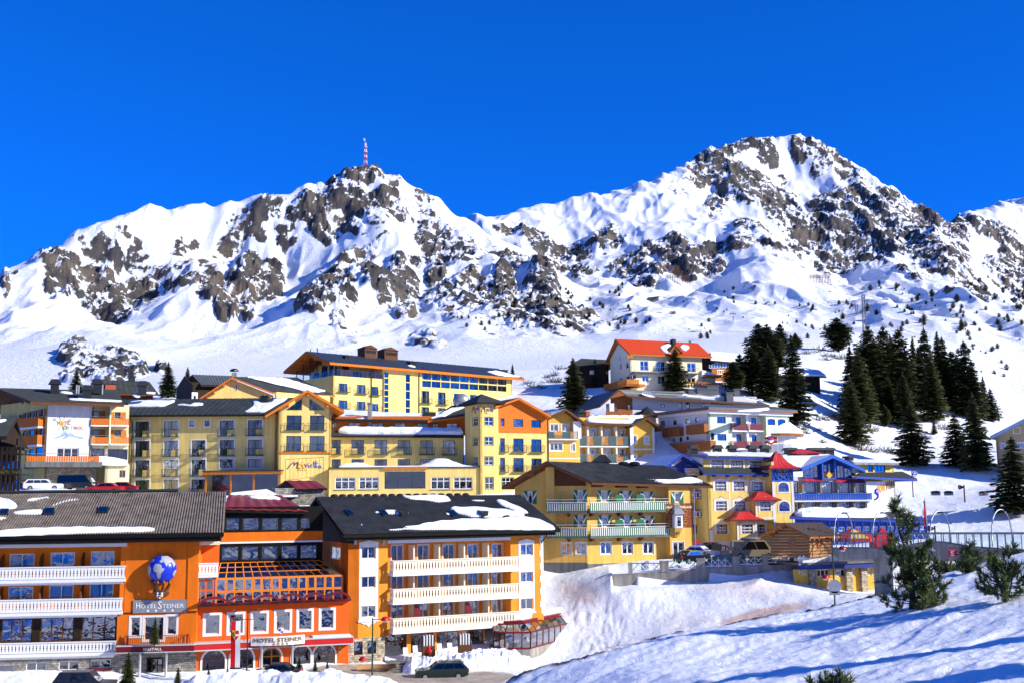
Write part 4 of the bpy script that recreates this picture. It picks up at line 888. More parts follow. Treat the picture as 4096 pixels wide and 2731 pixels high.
 for (xa,xb,yt,yb) in [(205,376,1318,1560),(418,590,1298,1540),(886,1022,1285,1500),(1046,1207,1275,1500)]:
  b.window(Bp,Z2,(xa,yt,xb,yb),0.,'brown_wood',1,1,glass='glass',sur='white_paint',sw=.17,arch=True,fan=True,curt=.7,hole=False,fw=.06,out=.09)
 b.window(Bp,Z2,(652,1296,802,1500),0.,'larch',2,2,glass='glass',sur='white_paint',sw=.15,arch=True,hole=False,fw=.13,out=.09,name='door',top=.66)
 b.wall(Bp,u0,u1,gz,zfl,'red_orange_plaster',-.001,thick=3)
 for r in [(228,1055,335,1195),(408,1048,512,1188),(588,1040,690,1178),(765,1030,866,1170),(934,1022,1030,1162),(1102,1015,1196,1150)]:
  b.window(Bp,Z2,r,-.0,'cream_paint',1,1,glass='glass_bright',sur='white_paint',sw=.21,fw=.06)
 zaw = at2(*Z2(700,962))[2]; b.wall(Bp,u0,u1,zfl,zaw,'red_orange_plaster',0.,thick=3)
 # red band above the ground floor
 z0 = at2(*Z2(760,1292),1.1)[2]; z1 = at2(*Z2(760,1250),1.1)[2]; ua = Bp.u(*Z2(140,1280),1.1); ub = Bp.u(*Z2(1345,1220),1.1)
 mb = Bp.mb(); mb.box(ua,ub,.02,1.1,z0,z1,0); mb.box(ua-.03,ub+.03,.02,1.16,z1,z1+.12,1); mb.box(ua-.03,ub+.03,.02,1.16,z0-.1,z0,1); cn = mb.build('canopy',['red_paint','silver_paint'],R)
 mb = Bp.mb(); mb.box(ub-3.6,ub-.2,.1,1.1,z1+.12,z1+.26); mb.build('snow_patch','snow',cn)
 # bowed sign over the door
 ua,ub,zq0,zq1 = b.rect(Bp,Z2,(575,1212,982,1280),1.5); n = 14; mb = Bp.mb(); P = []
 f = lambda t: 1.25+.55*math.sin(math.pi*t)
 for i in range(n+1):
  t = i/n; u = ua+(ub-ua)*t; P += [(u,f(t),zq0),(u,f(t),zq1),(u,f(t)-.12,zq1),(u,f(t)-.12,zq0)]
 mb.add(P,[(4*i+k,4*i+(k+1) % 4,4*i+4+(k+1) % 4,4*i+4+k) for i in range(n) for k in range(4)]+[(0,1,2,3),(4*n+3,4*n+2,4*n+1,4*n)]); sg = mb.build('sign','white_plaster',R)
 def bow(mb,s,t0,t1,zb,zt,m,bold=.0):
  m2 = MB(); lettering(m2,s,t0,t1,zb,zt,.05,bold=bold,thick=.04); mb.add([(ua+(ub-ua)*p[0],f(p[0])+p[1],p[2]) for p in m2.v],m2.f,m)
 h = zq1-zq0; mb = Bp.mb(); bow(mb,'HOTEL STEINER',.05,.95,zq0+h*.40,zq0+h*.86,0,.012)
 for t in (.42,.50,.58,.66):
  P = [(ua+(ub-ua)*t+(.15 if i % 2 == 0 else .06)*math.sin(i*math.pi/5),f(t)+.04,zq0+h*.2+(.15 if i % 2 == 0 else .06)*math.cos(i*math.pi/5)) for i in range(10)]; mb.slab(P,(0,-.03,0),1)
 mb.build('lettering',['letter_brown','gold_paint'],sg)
 cu = Bp.u(*Z2(800,1180),1.6); zc2 = Bp.z(*Z2(800,1172),1.6); mb = Bp.mb(); mb.slab([(cu+x*.25,1.62,zc2+z*.28) for x,z in [(-1,.8),(0,1),(1,.8),(.95,-.2),(0,-1),(-.95,-.2)]],(0,-.08,0),0)
 mb.box(cu-.2,cu-.01,1.63,1.65,zc2-.02,zc2+.2,1); mb.box(cu+.01,cu+.2,1.63,1.65,zc2-.16,zc2-.03,1); mb.tube([(cu-.15,1.6,zc2+.25),(cu-.2,1.6,zc2+.45),(cu,1.6,zc2+.35),(cu+.2,1.6,zc2+.45),(cu+.15,1.6,zc2+.25)],.035,5,2); mb.tube([(cu,1.58,zc2-.6),(cu,1.58,zc2-.28)],.03,5,2)
 mb.build('shield',['white_paint','globe_blue','gold_paint'],sg)
 for x in (652,884):
  u = Bp.u(*Z2(x,1400),1.3); mb = Bp.mb(); mb.tube([(u,1.3,gz),(u,1.3,zq0-.02)],.11,10); mb.build('column','silver_paint',R,smooth=True)
 # arched slatted awnings
 xs = [(168,415),(385,605),(592,795),(785,982),(960,1158),(1145,1330)]
 for (xa,xb) in xs:
  xm = (xa+xb)/2; yb = 998-(xm-290)*.043; yt = yb-60-4
  a = Bp.at(*Z2(xa,yb-5),1.5); c = Bp.at(*Z2(xb,yb-10),1.5); zt_ = Bp.z(*Z2(xm,yt),1.5); mb = Bp.mb(); L_ = c[0]-a[0]; hh = zt_-a[2]
  arc = lambda t: (a[0]+L_*t,a[2]+hh*(1-(2*t-1)**2)**.75 if 0 < t < 1 else a[2])
  P = []; nn_ = 18
  for i in range(nn_+1):
   u,z = arc(i/nn_); P += [(u,1.5,z),(u,1.2,z+.02),(u,1.2,z+.22),(u,1.5,z+.2)]
  mb.add(P,[(4*i+k,4*i+(k+1) % 4,4*i+4+(k+1) % 4,4*i+4+k) for i in range(nn_) for k in range(4)])
  for i in range(1,15):
   u,z = arc(i/15); mb.box(u-.045,u+.045,.02,1.2,z+.02,z+.08)
  mb.box(a[0],c[0],.0,.12,a[2]-.12,a[2]+.02); mb.build('awning','dark_red_paint',R)
 b.box('eave_board','dark_red_paint',Bp,(u0+.1,u1+.1,.0,.5,zaw-.05,zaw+.16))
 # glazed winter garden above
 vf,vbk = -.7,-4.2
 ga = Bp.at(*Z2(308,955),vf); gb = Bp.at(*Z2(1262,905),vf); zm = Bp.z(*Z2(760,768),vf); zb = zaw; zr = Bp.z(*Z2(720,652),vbk)
 ua,ub = ga[0],Bp.u(*Z2(1262,830),vf); ra,rb = Bp.u(*Z2(345,655),vbk),Bp.u(*Z2(1092,648),vbk)
 mb = Bp.mb(); n = 14
 for i in range(n+1):
  u = ua+(ub-ua)*i/n; t = i/n; r_ = ra+(rb-ra)*t; k = .09 if i in (0,n) else .06
  mb.box(u-k,u+k,vf-.1,vf,zb,zm); mb.tube([(u,vf,zm),(r_,vbk,zr)],.06,4)
 for q in (0,.46,.5,.98): mb.box(ua,ub,vf-.1,vf+.01,zb+(zm-zb)*q-.06,zb+(zm-zb)*q+.06)
 for q in (.02,.38,.7,1.): mb.tube([(ua+(ra-ua)*q,vf+(vbk-vf)*q,zm+(zr-zm)*q),(ub+(rb-ub)*q,vf+(vbk-vf)*q,zm+(zr-zm)*q)],.05,4)
 for i in (1,3,4,6,7,9,10,12): # opening lights with heavier sashes
  u = ua+(ub-ua)*(i+.5)/n; w = (ub-ua)/n*.42
  for (p,q) in ((-w,-w+.08),(w-.08,w)): mb.box(u+p,u+q,vf-.06,vf+.02,zb+(zm-zb)*.53,zb+(zm-zb)*.95)
 wg = mb.build('winter_garden','orange_frame',R)
 mb = Bp.mb(); mb.quad((ua,vf-.05,zb),(ub,vf-.05,zb),(ub,vf-.05,zm),(ua,vf-.05,zm)); mb.build('pane','glass_bright',wg)
 mb = Bp.mb(); mb.quad((ua,vf,zm),(ub,vf,zm),(rb,vbk,zr),(ra,vbk,zr)); mb.build('pane','glass_green_roof',wg)
 mb = Bp.mb(); mb.quad((ub,vf,zb),(ub,vf,zm),(rb,vbk,zr),(rb,vbk,zb)); mb.quad((ua,vf,zb),(ua,vf,zm),(ra,vbk,zr),(ra,vbk,zb)); mb.build('pane','glass_green_roof',wg)
 for i in (2,5,8,11):
  u = ua+(ub-ua)*i/n; mb = Bp.mb(); P = []
  for k in range(9): P += [(u+(ub-ua)/n*k/8,vf-.25-.06*(k % 2),zb+.1),(u+(ub-ua)/n*k/8,vf-.25-.06*(k % 2),zm-.05)]
  mb.add(P,[(2*k,2*k+1,2*k+3,2*k+2) for k in range(8)]); mb.build('curtain','curtain',wg)
 b.box('terrace_floor','interior_warm',Bp,(u0,u1,vbk,-.02,zb-.2,zb-.01))
 # side bay on the left under the little balcony
 q = b.rect(Bp,Z2,(175,755,290,968),-.25); mb = Bp.mb()
 for t in (0,.5,1): mb.box(q[0]+(q[1]-q[0])*t-.07,q[0]+(q[1]-q[0])*t+.07,-.35,-.25,q[2],q[3])
 for t in (0,.47,.82,1): mb.box(q[0],q[1],-.34,-.24,q[2]+(q[3]-q[2])*t-.06,q[2]+(q[3]-q[2])*t+.06)
 fr = mb.build('window','red_orange_paint',R); mb = Bp.mb(); mb.quad((q[0],-.3,q[2]),(q[1],-.3,q[2]),(q[1],-.3,q[3]),(q[0],-.3,q[3])); mb.build('pane','glass',fr)
 b.box('wall','interior_warm',Bp,(q[0],q[1],-2.,-1.9,q[2],q[3]))
 q2 = b.rect(Bp,Z2,(178,660,328,748),.2); mb = Bp.mb(); balusters(mb,q2[0],q2[1],q2[2],q2[3],.2,.28); mb.build('balcony_railing','white_paint',R)
 b.box('balcony_floor','white_paint',Bp,(q2[0],q2[1],-2.,.2,q2[2]-.25,q2[2]-.03))
 q3 = b.rect(Bp,Z2,(180,515,335,660),-1.6); b.box('wall','red_orange_plaster',Bp,(q3[0]-1,q3[1],-2.1,-1.6,q2[2]-.2,q3[3]+1.6))
 mb = Bp.mb(); balusters(mb,q2[0],q2[1]+.1,Bp.z(*Z2(250,512),.2),Bp.z(*Z2(250,470),.2),.2,.28); mb.build('balcony_railing','cream_paint',R)
 b.box('balcony_floor','cream_paint',Bp,(q2[0],q2[1]+.1,-2.,.2,Bp.z(*Z2(250,515),.2)-.1,Bp.z(*Z2(250,512),.2)-.03))
 # set-back upper floors
 ua,ub = Bp.u(*Z2(318,560),vbk),Bp.u(*Z2(1097,560),vbk)
 for r in [(352,535,482,640),(503,532,632,636),(655,530,780,632),(803,527,925,628),(945,524,1070,626)]: b.window(Bp,Z2,r,vbk,'dark_frame',1,1,glass='glass_bright',fw=.08)
 for r in [(385,318,488,412),(510,318,637,412),(657,318,785,412),(806,318,926,412),(948,318,1022,400)]: b.window(Bp,Z2,r,vbk,'dark_frame',1,1,glass='glass_bright',fw=.08)
 zz = [Bp.z(*Z2(700,y),vbk) for y in (655,508,497,425,275)]
 b.wall(Bp,ua,ub+.2,zz[0]-.8,zz[1],'black_wood',vbk); b.wall(Bp,ua-.6,ub+.2,zz[3],zz[4]+.5,'black_wood',vbk)
 q = b.wall(Bp,ua-.3,ub+.2,zz[2]+.0,zz[3],'orange_plaster',vbk+.04,name='panel_band'); b.box('ledge','white_paint',Bp,(ua-.35,ub+.2,vbk,vbk+.14,zz[1],zz[2]+.02))
 for i in range(1,10):
  u = ua+(ub-ua)*i/10; b.box('panel_joint','red_orange_plaster',Bp,(u-.02,u+.02,vbk+.04,vbk+.046,zz[2]+.02,zz[3])) if i % 2 else None
 eL,eR = Bp.at(*Z2(360,262),vbk+.5),Bp.at(*Z2(1012,276),vbk+.5); rL,rR = Bp.at(*Z2(405,150),-8.6),Bp.at(*Z2(800,150),-8.6)
 rr = b.roof(Bp,eL,eR,rR,rL,'sheet_red','black_wood',.2,corr=1.05,amp=.03)
 b.snow(rr,Bp,(eL,eR,rR),Z2,[(530,162),(600,155),(760,160),(822,184),(700,180),(560,175)],.18)
 b.snow(rr,Bp,(eL,eR,rR),Z2,[(920,255),(945,250),(952,262),(930,266)],.1)
 P = [Bp.at(*Z2(x,y),-9) for x,y in [(400,158),(430,128),(530,118),(690,102),(790,150),(925,146),(925,160),(800,162),(600,160)]]
 mb = Bp.mb(); mb.slab([(p[0],-8.7,p[2]) for p in P],(0,-5,-.3)); mb.build('snow_patch','snow',rr)
 # little red roofed stair head behind
 q = b.rect(Bp,Z2,(758,95,925,150),-10.5); q2 = b.rect(Bp,Z2,(920,110,1130,150),-10.5); mb = Bp.mb(); mb.box(q[0],q2[1],-14,-10.6,q[2]-1,q[3],0); mb.build('stair_head','stone_grey',R)
 p = [Bp.at(*Z2(920,108),-10.2),Bp.at(*Z2(1148,98),-10.2),Bp.at(*Z2(1062,42),-12.5),Bp.at(*Z2(838,40),-12.5)]
 b.roof(Bp,p[0],p[1],p[2],p[3],'sheet_red','black_wood',.15,corr=.9,amp=.03)
 a_,c_,d_ = Bp.at(*Z2(750,106),-12.5),Bp.at(*Z2(838,40),-12.5),Bp.at(*Z2(920,108),-10.2)
 mb = Bp.mb(); mb.poly([a_,d_,c_]); mb.slab([(a_[0]-.1,-12.4,a_[2]),(c_[0],-12.4,c_[2]+.08),(c_[0]+.1,-14.5,c_[2]+.08),(a_[0],-14.5,a_[2])],(0,0,-.15)); mb.build('gable','dark_wood',R)
 # ---- right wing
 C = Pl.of(1395,105.5,2172,114.5,root=R); at3 = C.at; c0 = 0.; c1 = C.u(*Z3(1742,760)); uLg,uRg = C.u(*Z3(567,760)),C.u(*Z3(1497,760)); zt = at3(*Z3(900,476))[2]; zst = at3(*Z3(400,1225))[2]
 for (x0,x1,ys) in [(370,474,((535,627),(762,846),(984,1070))),(1571,1660,((518,602),(727,804),(928,1009)))]:
  for (ya,yb) in ys: b.window(C,Z3,(x0,ya,x1,yb),0.,'white_paint',2,1,glass='glass_bright',fw=.07,curt=.75)
 # raised white panels round the window columns
 for (xa,xb,yt,yb,xs_) in [(352,494,512,1092,(370,474)),(1556,1674,500,1028,(1571,1660))]:
  p = b.rect(C,Z3,(xa,yt,xb,yb)); wx = b.rect(C,Z3,(xs_[0]-3,500,xs_[1]+3,600)); mb = C.mb()
  rows = [h for h in b.holes if h[0] is C and h[2] > p[0]-.1 and h[3] < p[1]+.1]; rows.sort(key=lambda h: -h[4])
  mb.box(p[0],wx[0],0.,.05,p[2],p[3]); mb.box(wx[1],p[1],0.,.05,p[2],p[3]); tops = [p[3]]+[h[4] for h in rows]; bots = [h[5] for h in rows]+[p[2]]
  for t,q_ in zip(tops,bots):
   mb.box(wx[0]-.001,wx[1]+.001,0.,.045,q_,t)
   if t-q_ > 1: 
    for (a1,a2,b1,b2) in ((wx[0]+.08,wx[1]-.08,q_+.12,q_+.16),(wx[0]+.08,wx[1]-.08,t-.22,t-.18),(wx[0]+.08,wx[0]+.12,q_+.16,t-.22),(wx[1]-.12,wx[1]-.08,q_+.16,t-.22)): mb.box(a1,a2,.045,.06,b1,b2,1)
  cu = (p[0]+p[1])/2; hw = (p[1]-p[0])/2; mb.slab([(cu-hw-.08,.12,p[3]),(cu+hw+.08,.12,p[3]),(cu+hw,.12,p[3]+.12),(cu,.12,p[3]+.30),(cu-hw,.12,p[3]+.12)],(0,-.11,0)); mb.box(cu-hw-.1,cu+hw+.1,.0,.16,p[2]-.14,p[2])
  mb.slab([(cu-hw,.08,p[2]-.14),(cu-hw*.5,.08,p[2]-.35),(cu-.25,.08,p[2]-.35),(cu,.08,p[2]-.6),(cu+.25,.08,p[2]-.35),(cu+hw*.5,.08,p[2]-.35),(cu+hw,.08,p[2]-.14)],(0,-.07,0)); mb.build('window_panel',['white_plaster','silver_paint'],R)
 zlb = at3(*Z3(900,1150))[2]
 b.wall(C,0,uLg,zst,zt+.3,'orange_bright',0.,thick=2.); b.wall(C,uRg,c1,at3(*Z3(1600,1120))[2],zt+.3,'orange_bright',0.,thick=2.)
 # quoins
 mb = C.mb(); 
 for i in range(14):
  z = at3(*Z3(1735,1040))[2]+i*.62; w = .38 if i % 2 else .26; mb.box(c1-w,c1+.03,-.3,.035,z,z+.58)
 mb.build('corner_stones','white_paint',R)
 # loggias
 vl = -1.4
 rects = [[(580,523,690,625),(778,521,884,622),(970,519,1078,613),(1158,517,1254,610),(1341,514,1441,606)],
   [(579,747,690,845),(778,741,885,840),(970,737,1076,832),(1157,729,1257,822),(1340,726,1434,812)],
   [(580,967,690,1068),(778,957,884,1058),(970,949,1074,1045),(1158,938,1256,1033),(1340,930,1434,1018)]]
 for rr_ in rects:
  for (x0,y0,x1,y1) in rr_: b.window(C,Z3,(x0+14,y0,x1-4,y1+22),vl,'white_paint',2,1,glass='glass_bright',fw=.10,curt=.9,sur='white_paint',sw=.06)
 b.wall(C,uLg-.1,uRg+.3,zlb-.2,zt+.3,'orange_bright',vl)
 zc_ = at3(*Z3(1000,478))[2]; b.box('fascia_board','white_paint',C,(uLg,uRg,-.12,.06,zc_-.28,zc_+.02)); b.box('loggia_ceiling','white_plaster',C,(uLg,uRg,vl,-.13,zc_-.05,zc_+.05))
 vb = .95
 for (yl,yr,hl) in [(640,612,92),(852,817,90),(1076,1026,88)]:
  zt1 = (C.z(*Z3(608,yl),vb)+C.z(*Z3(1550,yr),vb))/2; z0 = zt1-1.18
  ue = C.u(*Z3(1553,660),vb); us = C.u(*Z3(610,660),vb)
  mb = C.mb(); balusters(mb,us,ue,z0,zt1,vb,.30,style=1); mb.build('balcony_railing','cream_white',R)
  D = C.turn(us-.02,.0,-math.pi/2); mb = D.mb(); balusters(mb,.02,vb-.02,z0,zt1,.0,.28,style=1); mb.build('balcony_railing','cream_white',R)
  mb = C.mb(); mb.box(us-.05,ue+.04,.0,vb+.06,z0-.26,z0-.04); mb.box(uLg,uRg,vl,-.001,z0-.26,z0-.04); mb.build('balcony_floor','white_paint',R)
  for x in (765,957,1146,1327):
   u = C.u(*Z3(x,700),-.1); mb = C.mb(); mb.box(u-.07,u+.07,vl,-.05,z0-.04,z0+2.5); mb.build('partition','cream_white',R)
 for (x,y) in [(782,1020),(1165,1005)]:
  u,_,z = C.at(*Z3(x,y),.0); mb = C.mb(); mb.slab([(u-.28,.3,z-.5),(u+.3,.3,z-.5),(u+.28,.3,z+.3),(u+.05,.3,z+.62),(u-.28,.3,z+.72)],(0,-.06,0)); mb.build('privacy_screen','dark_red_paint',R)
 # ground floor: stone pier, four arched shop windows
 for r in [(313,1255,379,1356),(414,1250,481,1346)]: b.window(C,Z3,r,.18,'brown_wood',1,1,glass='glass_bright',fw=.06,curt=1.1)
 us = C.u(*Z3(541,1350)); b.wall(C,C.u(*Z3(246,1350),.18),us,gz,zst,'stone',.18,thick=2.)
 for (x0,x1,yt,yb) in [(541,711,1200,1392),(742,912,1190,1372),(938,1104,1178,1358),(1130,1290,1166,1340)]:
  b.window(C,Z3,(x0,yt,x1,yb),-.7,'brown_wood',1,1,glass='glass_bright',fan=True,fw=.06,curt=.3); q = b.rect(C,Z3,(x0,yt,x1,yb),-.7)
 ze = at3(*Z3(900,1190),-.7)[2]; b.wall(C,us,C.u(*Z3(1300,1250),-.7),gz,ze+.6,'gold_orange',-.7)
 b.box('beam','orange_bright',C,(us,C.u(*Z3(1300,1150)),-.69,0.,C.z(*Z3(900,1180)),zlb+.05))
 # side wall of this wing and its dark gable
 S = C.turn(0,-14.,-math.pi/2)
 b.window(S,Z2,(1168,538,1248,632),0.,'white_paint',2,1,glass='glass_bright',fw=.08); b.wall(S,0,14.,zlb-4,zt+.3,'orange_plaster',0.,thick=1.)
 eL,eR = C.at(*Z2(1272,431),1.5),C.at(*Z3(1876,422),1.5); rL,rR = C.at(*Z2(812,152),-7.),C.at(*Z3(1390,163),-7.)
 zr = (rL[2]+rR[2])/2; ze = (eL[2]+eR[2])/2; eL = (eL[0],1.5,ze); eR = (eR[0],1.5,ze); rL = (eL[0]-.15,-7.,zr); rR = (eR[0]-.2,-7,zr)
 rf = b.roof(C,eL,eR,rR,rL,'sheet_rib_dark','black_wood',.28,corr=.24,amp=.035,rows=4); b.roof(C,(eL[0],-15.5,ze),(eR[0],-15.5,ze),rR,rL,'sheet_rib_dark','black_wood',.28)
 zb_ = C.z(*Z3(900,474),1.2); b.box('eave_board','black_wood',C,(eL[0]+.3,eR[0]-.5,.4,1.25,zb_,ze-.27)); b.box('soffit','black_wood',C,(eL[0]+.9,eR[0]-.6,-1.5,.4,zb_+.2,zb_+.4))
 b.gable(S,[(0,zt-.2),(14.6,zt-.2),(14.6,zt+.5),(7.,zr-.3),(0,zt)],'black_wood',.02,label='black boarded gable')
 P3 = (eL,eR,rR)
 b.snow(rf,C,P3,Z3,[(665,412),(760,392),(860,368),(1000,350),(1150,338),(1350,335),(1560,322),(1680,330),(1780,370),(1845,412),(1700,413),(1300,412),(900,414)],.28)
 b.snow(rf,C,P3,Z3,[(1020,250),(1080,243),(1160,250),(1250,240),(1340,262),(1420,258),(1520,275),(1620,302),(1560,314),(1440,318),(1320,320),(1190,318),(1090,290)],.25)
 b.snow(rf,C,P3,Z3,[(1375,185),(1430,190),(1520,225),(1600,262),(1640,292),(1560,285),(1480,258),(1400,220)],.22)
 b.snow(rf,C,P3,Z3,[(660,152),(740,160),(900,152),(1010,156),(1055,196),(960,208),(860,192),(730,184)],.2)
 b.snow(rf,C,P3,Z3,[(450,285),(480,270),(600,262),(690,266),(740,290),(650,300),(560,296)],.12)
 for c in [[(350,365),(385,372),(380,382),(360,378)],[(1190,188),(1310,190),(1300,200),(1200,196)],[(560,410),(690,402),(690,414),(560,418)],[(990,285),(1040,282),(1045,306),(1010,306)]]: b.snow(rf,C,P3,Z3,c,.1,.1)
 hit,nn = b.plane_hit(C,P3)
 for (xa,ya,o) in [(232,268,0),(488,268,0),(626,268,1),(1015,274,0),(1230,274,1),(1398,278,0)]:
  P = [hit(*Z3(x,y)) for x,y in ((xa+45,ya+46),(xa+92,ya+44),(xa+52,ya),(xa+4,ya+2))]; up = nn*(.3+.5*o); mb = MB(b.loc)
  T = [P[0]+nn*.2+(nn*.5 if o else 0),P[1]+nn*.2+(nn*.5 if o else 0),P[2]+nn*.22,P[3]+nn*.22]; mb.add([tuple(p) for p in T+P],[(0,1,2,3),(0,4,5,1),(1,5,6,2),(2,6,7,3),(3,7,4,0)])
  sk = mb.build('skylight','dark_frame',rf); c = sum(T)/4; mb = MB(b.loc); mb.poly([tuple(c+(p-c)*.82+nn*.02) for p in T]); mb.build('pane','glass_blue',sk)
 for i in range(17):
  x = 165+i*62; p = C.at(*Z3(x,148+i*.9),-7.1); mb = C.mb(); mb.ball((p[0],-7.1,zr+.1),(.42,.3,.2),8,5); mb.build('ridge_vent','black_metal',rf)
 pipe(b,C,[(c1-.02,1.3,ze-.3),(c1-.1,.4,ze-1.),(c1-.25,.12,ze-1.35)],.06,'black_metal')
 for x in (323,535):
  u,_,z = C.at(*Z3(x,505),.1); b.box('wall_lamp','silver_paint',C,(u-.1,u+.1,.0,.25,z-.2,z+.2))
 # wall lantern by the arch
 for (x,y) in [(205+40,1320)]: pass
 u,_,z = Bp.at(*Z2(1243,1320),.2); mb = Bp.mb(); mb.tube([(u,0,z-.4),(u,.2,z-.35),(u,.25,z-.15)],.03,5); mb.box(u-.13,u+.13,.12,.38,z-.12,z+.25); mb.slab([(u-.2,.05,z+.25),(u+.2,.05,z+.25),(u,.25,z+.42)],(0,.35,0)); mb.build('wall_lantern','gold_paint',R)
 pipe(b,Bp,[(u0+.05,.12,zfl),(u0+.08,.12,at2(*Z2(170,450))[2]+.2)],.07,'orange_plaster')
 return b
mat('sheet_rib',(.16,.13,.105),.75,.45,1.1,.2,8)
mat('sheet_rib_dark',(.045,.045,.045),.7,.4,.9,.2,8)
mat('orange_bright',(.88,.285,.03),.85,.08,.7,.25,30,stain=.10)
mat('gold_orange',(.80,.30,.04),.85,.06,.7,.25,30)
mat('orange_frame',(.80,.22,.015),.5,.06)
mat('red_orange_paint',(.70,.10,.01),.5,.06)
mat('cream_white',(.74,.67,.52),.6,.04)
glassmat('glass_green_roof',(.5,.62,.55),.18,.03)
HOTEL = steiner()
def marietta():
 b = Bld('hotel_building','long yellow hotel with a corner tower and a sun-rayed script sign on its gable','hotel',506,163.5,1098,161.5,-1.)
 P = b.pl; R = b.root; ww = 'pale_yellow_plaster'; G = 'green_frame'; gz = -3.
 cols = [(1272,1402),(1543,1672),(1803,1930),(2068,2199),(2333,2464)]; rows = [(547,692),(730,878),(912,1066),(1098,1250)]
 def bed(pl,Z,r,v=0.,fb=True,sur='lilac_plaster',sw=.19,flip=0,panel=True,**k):
  q = b.window(pl,Z,r,v,G,2,1,glass='glass_blue',sur=sur,sw=sw,fw=.07,curt=.5,**k)
  if fb: french(b,pl,q,v)
  if fb and panel:
   a,c = ((q[0]+q[1])/2,q[1]) if flip else (q[0],(q[0]+q[1])/2); b.box('panel',ww,pl,(a+.05,c-.05,v-.1,v-.06,q[2]+.05,q[2]+(q[3]-q[2])*.4))
 for j,(ya,yb) in enumerate(rows):
  for i,(xa,xb) in enumerate(cols):
   if j == 0 and i == 2: continue
   if j == 3 and i > 2: continue
   dy = -(i-1)*3.2
   if j == 2 and i > 2: bed(P,Z4,(xa,ya+dy,xb,yb+dy-75),fb=False)
   else: bed(P,Z4,(xa,ya+dy,xb,yb+dy),flip=1)
 for r in [(1783,543,1828,598),(1926,540,1971,595)]: b.window(P,Z4,r,0.,G,1,1,glass='glass_blue',sur='lilac_plaster',sw=.18)
 ue = P.u(*Z5(503,700)); ztop = P.z(*Z4(1800,490)); b.wall(P,0,ue,gz,ztop,'shade_yellow',0.,thick=8.)
 pipe(b,P,[(.25,.8,ztop),(.55,.15,ztop-1.),(.6,.15,gz)],.07)
 # roof of the left wing
 eL,eR = P.at(*Z4(1048,493),1.1),P.at(*Z5(470,598),1.1); rL,rR = P.at(*Z4(1150,346),-5.5),P.at(*Z5(640,487),-5.5)
 rf = b.roof(P,eL,eR,rR,rL,'sheet_slate','dark_wood',.25,corr=.8,amp=.02); P3 = (eL,eR,rR)
 mb = P.mb(); mb.poly([(0.1,-.2,ztop-.1),(0.1,-11,ztop-.1),(.1,-5.5,rL[2]-.3)]); mb.build('gable',ww,R)
 b.roof(P,(eL[0],-12,eL[2]),(eR[0],-12,eR[2]),rR,rL,'sheet_slate','dark_wood',.2)
 b.snow(rf,P,P3,Z4,[(1188,415),(1205,385),(1250,362),(1450,356),(1655,356),(1640,372),(1580,392),(1540,412),(1400,414)],.2)
 b.snow(rf,P,P3,Z4,[(1645,398),(1700,385),(1760,390),(1800,398),(1815,378),(1925,378),(1920,396),(1860,408),(1740,406)],.16)
 b.snow(rf,P,P3,Z5,[(290,588),(345,555),(360,530),(350,508),(400,505),(405,525),(480,520),(490,500),(600,487),(560,512),(500,545),(430,588),(360,585)],.2)
 chimney(b,rf,P,Z5,(405,472,455,526),-3.5,'sheet_dark')
 # glazed dining room in front
 q = b.rect(P,Z5,(38,978,535,1130),2.6); mb = P.mb(); w = q[1]-q[0]; mb.box(q[0]-.3,q[1]+.3,-.05,3.,q[3]-.45,q[3]-.02,0)
 for t in (0,.34,.65,1): mb.box(q[0]+w*t-.12,q[0]+w*t+.12,2.45,2.6,q[2],q[3]-.45,0)
 mb.box(q[0]-.4,q[1]+.4,-.05,3.1,q[3]-.02,q[3]+.1,1); fr = mb.build('dining_room',['larch','sheet_dark'],R)
 mb = P.mb(); mb.quad((q[0],2.5,q[2]),(q[1],2.5,q[2]),(q[1],2.5,q[3]-.45),(q[0],2.5,q[3]-.45)); mb.build('pane','glass_blue',fr); b.box('room','interior_warm',P,(q[0],q[1],.02,.1,q[2],q[3]-.5),fr)
 # gable block
 P = Pl.of(1116,159.2,1325,161.2,root=R); vg = 0.; Q = P.at; ap = Q(*Z5(722,446),vg); l0,r0 = Q(*Z5(531,700),vg)[0],Q(*Z5(882,700),vg)[0]; zl = Q(*Z5(531,560),vg)[2]; zr = Q(*Z5(882,552),vg)[2]; zlg = Q(*Z5(700,853),vg)[2]
 for r in [(582,604,682,704),(739,605,836,704),(580,742,680,843),(737,742,837,843)]:
  q = b.window(P,Z5,r,vg,G,2,1,glass='glass_blue',fw=.09,curt=1.1); french(b,P,q,vg,ext=.3)
 for pts in ([(581,567),(683,567),(683,494)],[(738,494),(838,568),(738,568)]):
  p = [Q(*Z5(x,y),vg+.02) for x,y in pts]; mb = P.mb(); c = np.mean(np.array(p),0); o = [tuple(c+(np.array(t)-c)*1.06) for t in p]; mb.slab(o,(0,.03,0)); w = mb.build('window',G,R)
  mb = P.mb(); mb.poly([(t[0],vg+.06,t[2]) for t in [tuple(c+(np.array(t)-c)*.9) for t in p]]); mb.build('pane','glass_blue',w)
 for x in (632,785):
  u = Q(*Z5(x,530),vg)[0]; mb = P.mb(); mb.box(u-.04,u+.04,vg+.05,vg+.09,Q(*Z5(x,566),vg)[2],Q(*Z5(x,532),vg)[2]); mb.build('window_bar',G,R)
 b.wall(P,l0,r0,gz,min(zl,zr),ww,vg,thick=.3)
 b.gable(P,[(l0,min(zl,zr)),(r0,min(zl,zr)),(r0,zr),(ap[0],ap[2]),(l0,zl)],ww,vg)
 Sd = P.turn(l0,-2.6,-math.pi/2); 
 for y in (640,780,905): 
  z1 = P.z(*Z5(505,y-28),1.2); b.window(Sd,None,(1.1,1.6,z1-1.6,z1),0.,G,1,1,glass='glass_blue')
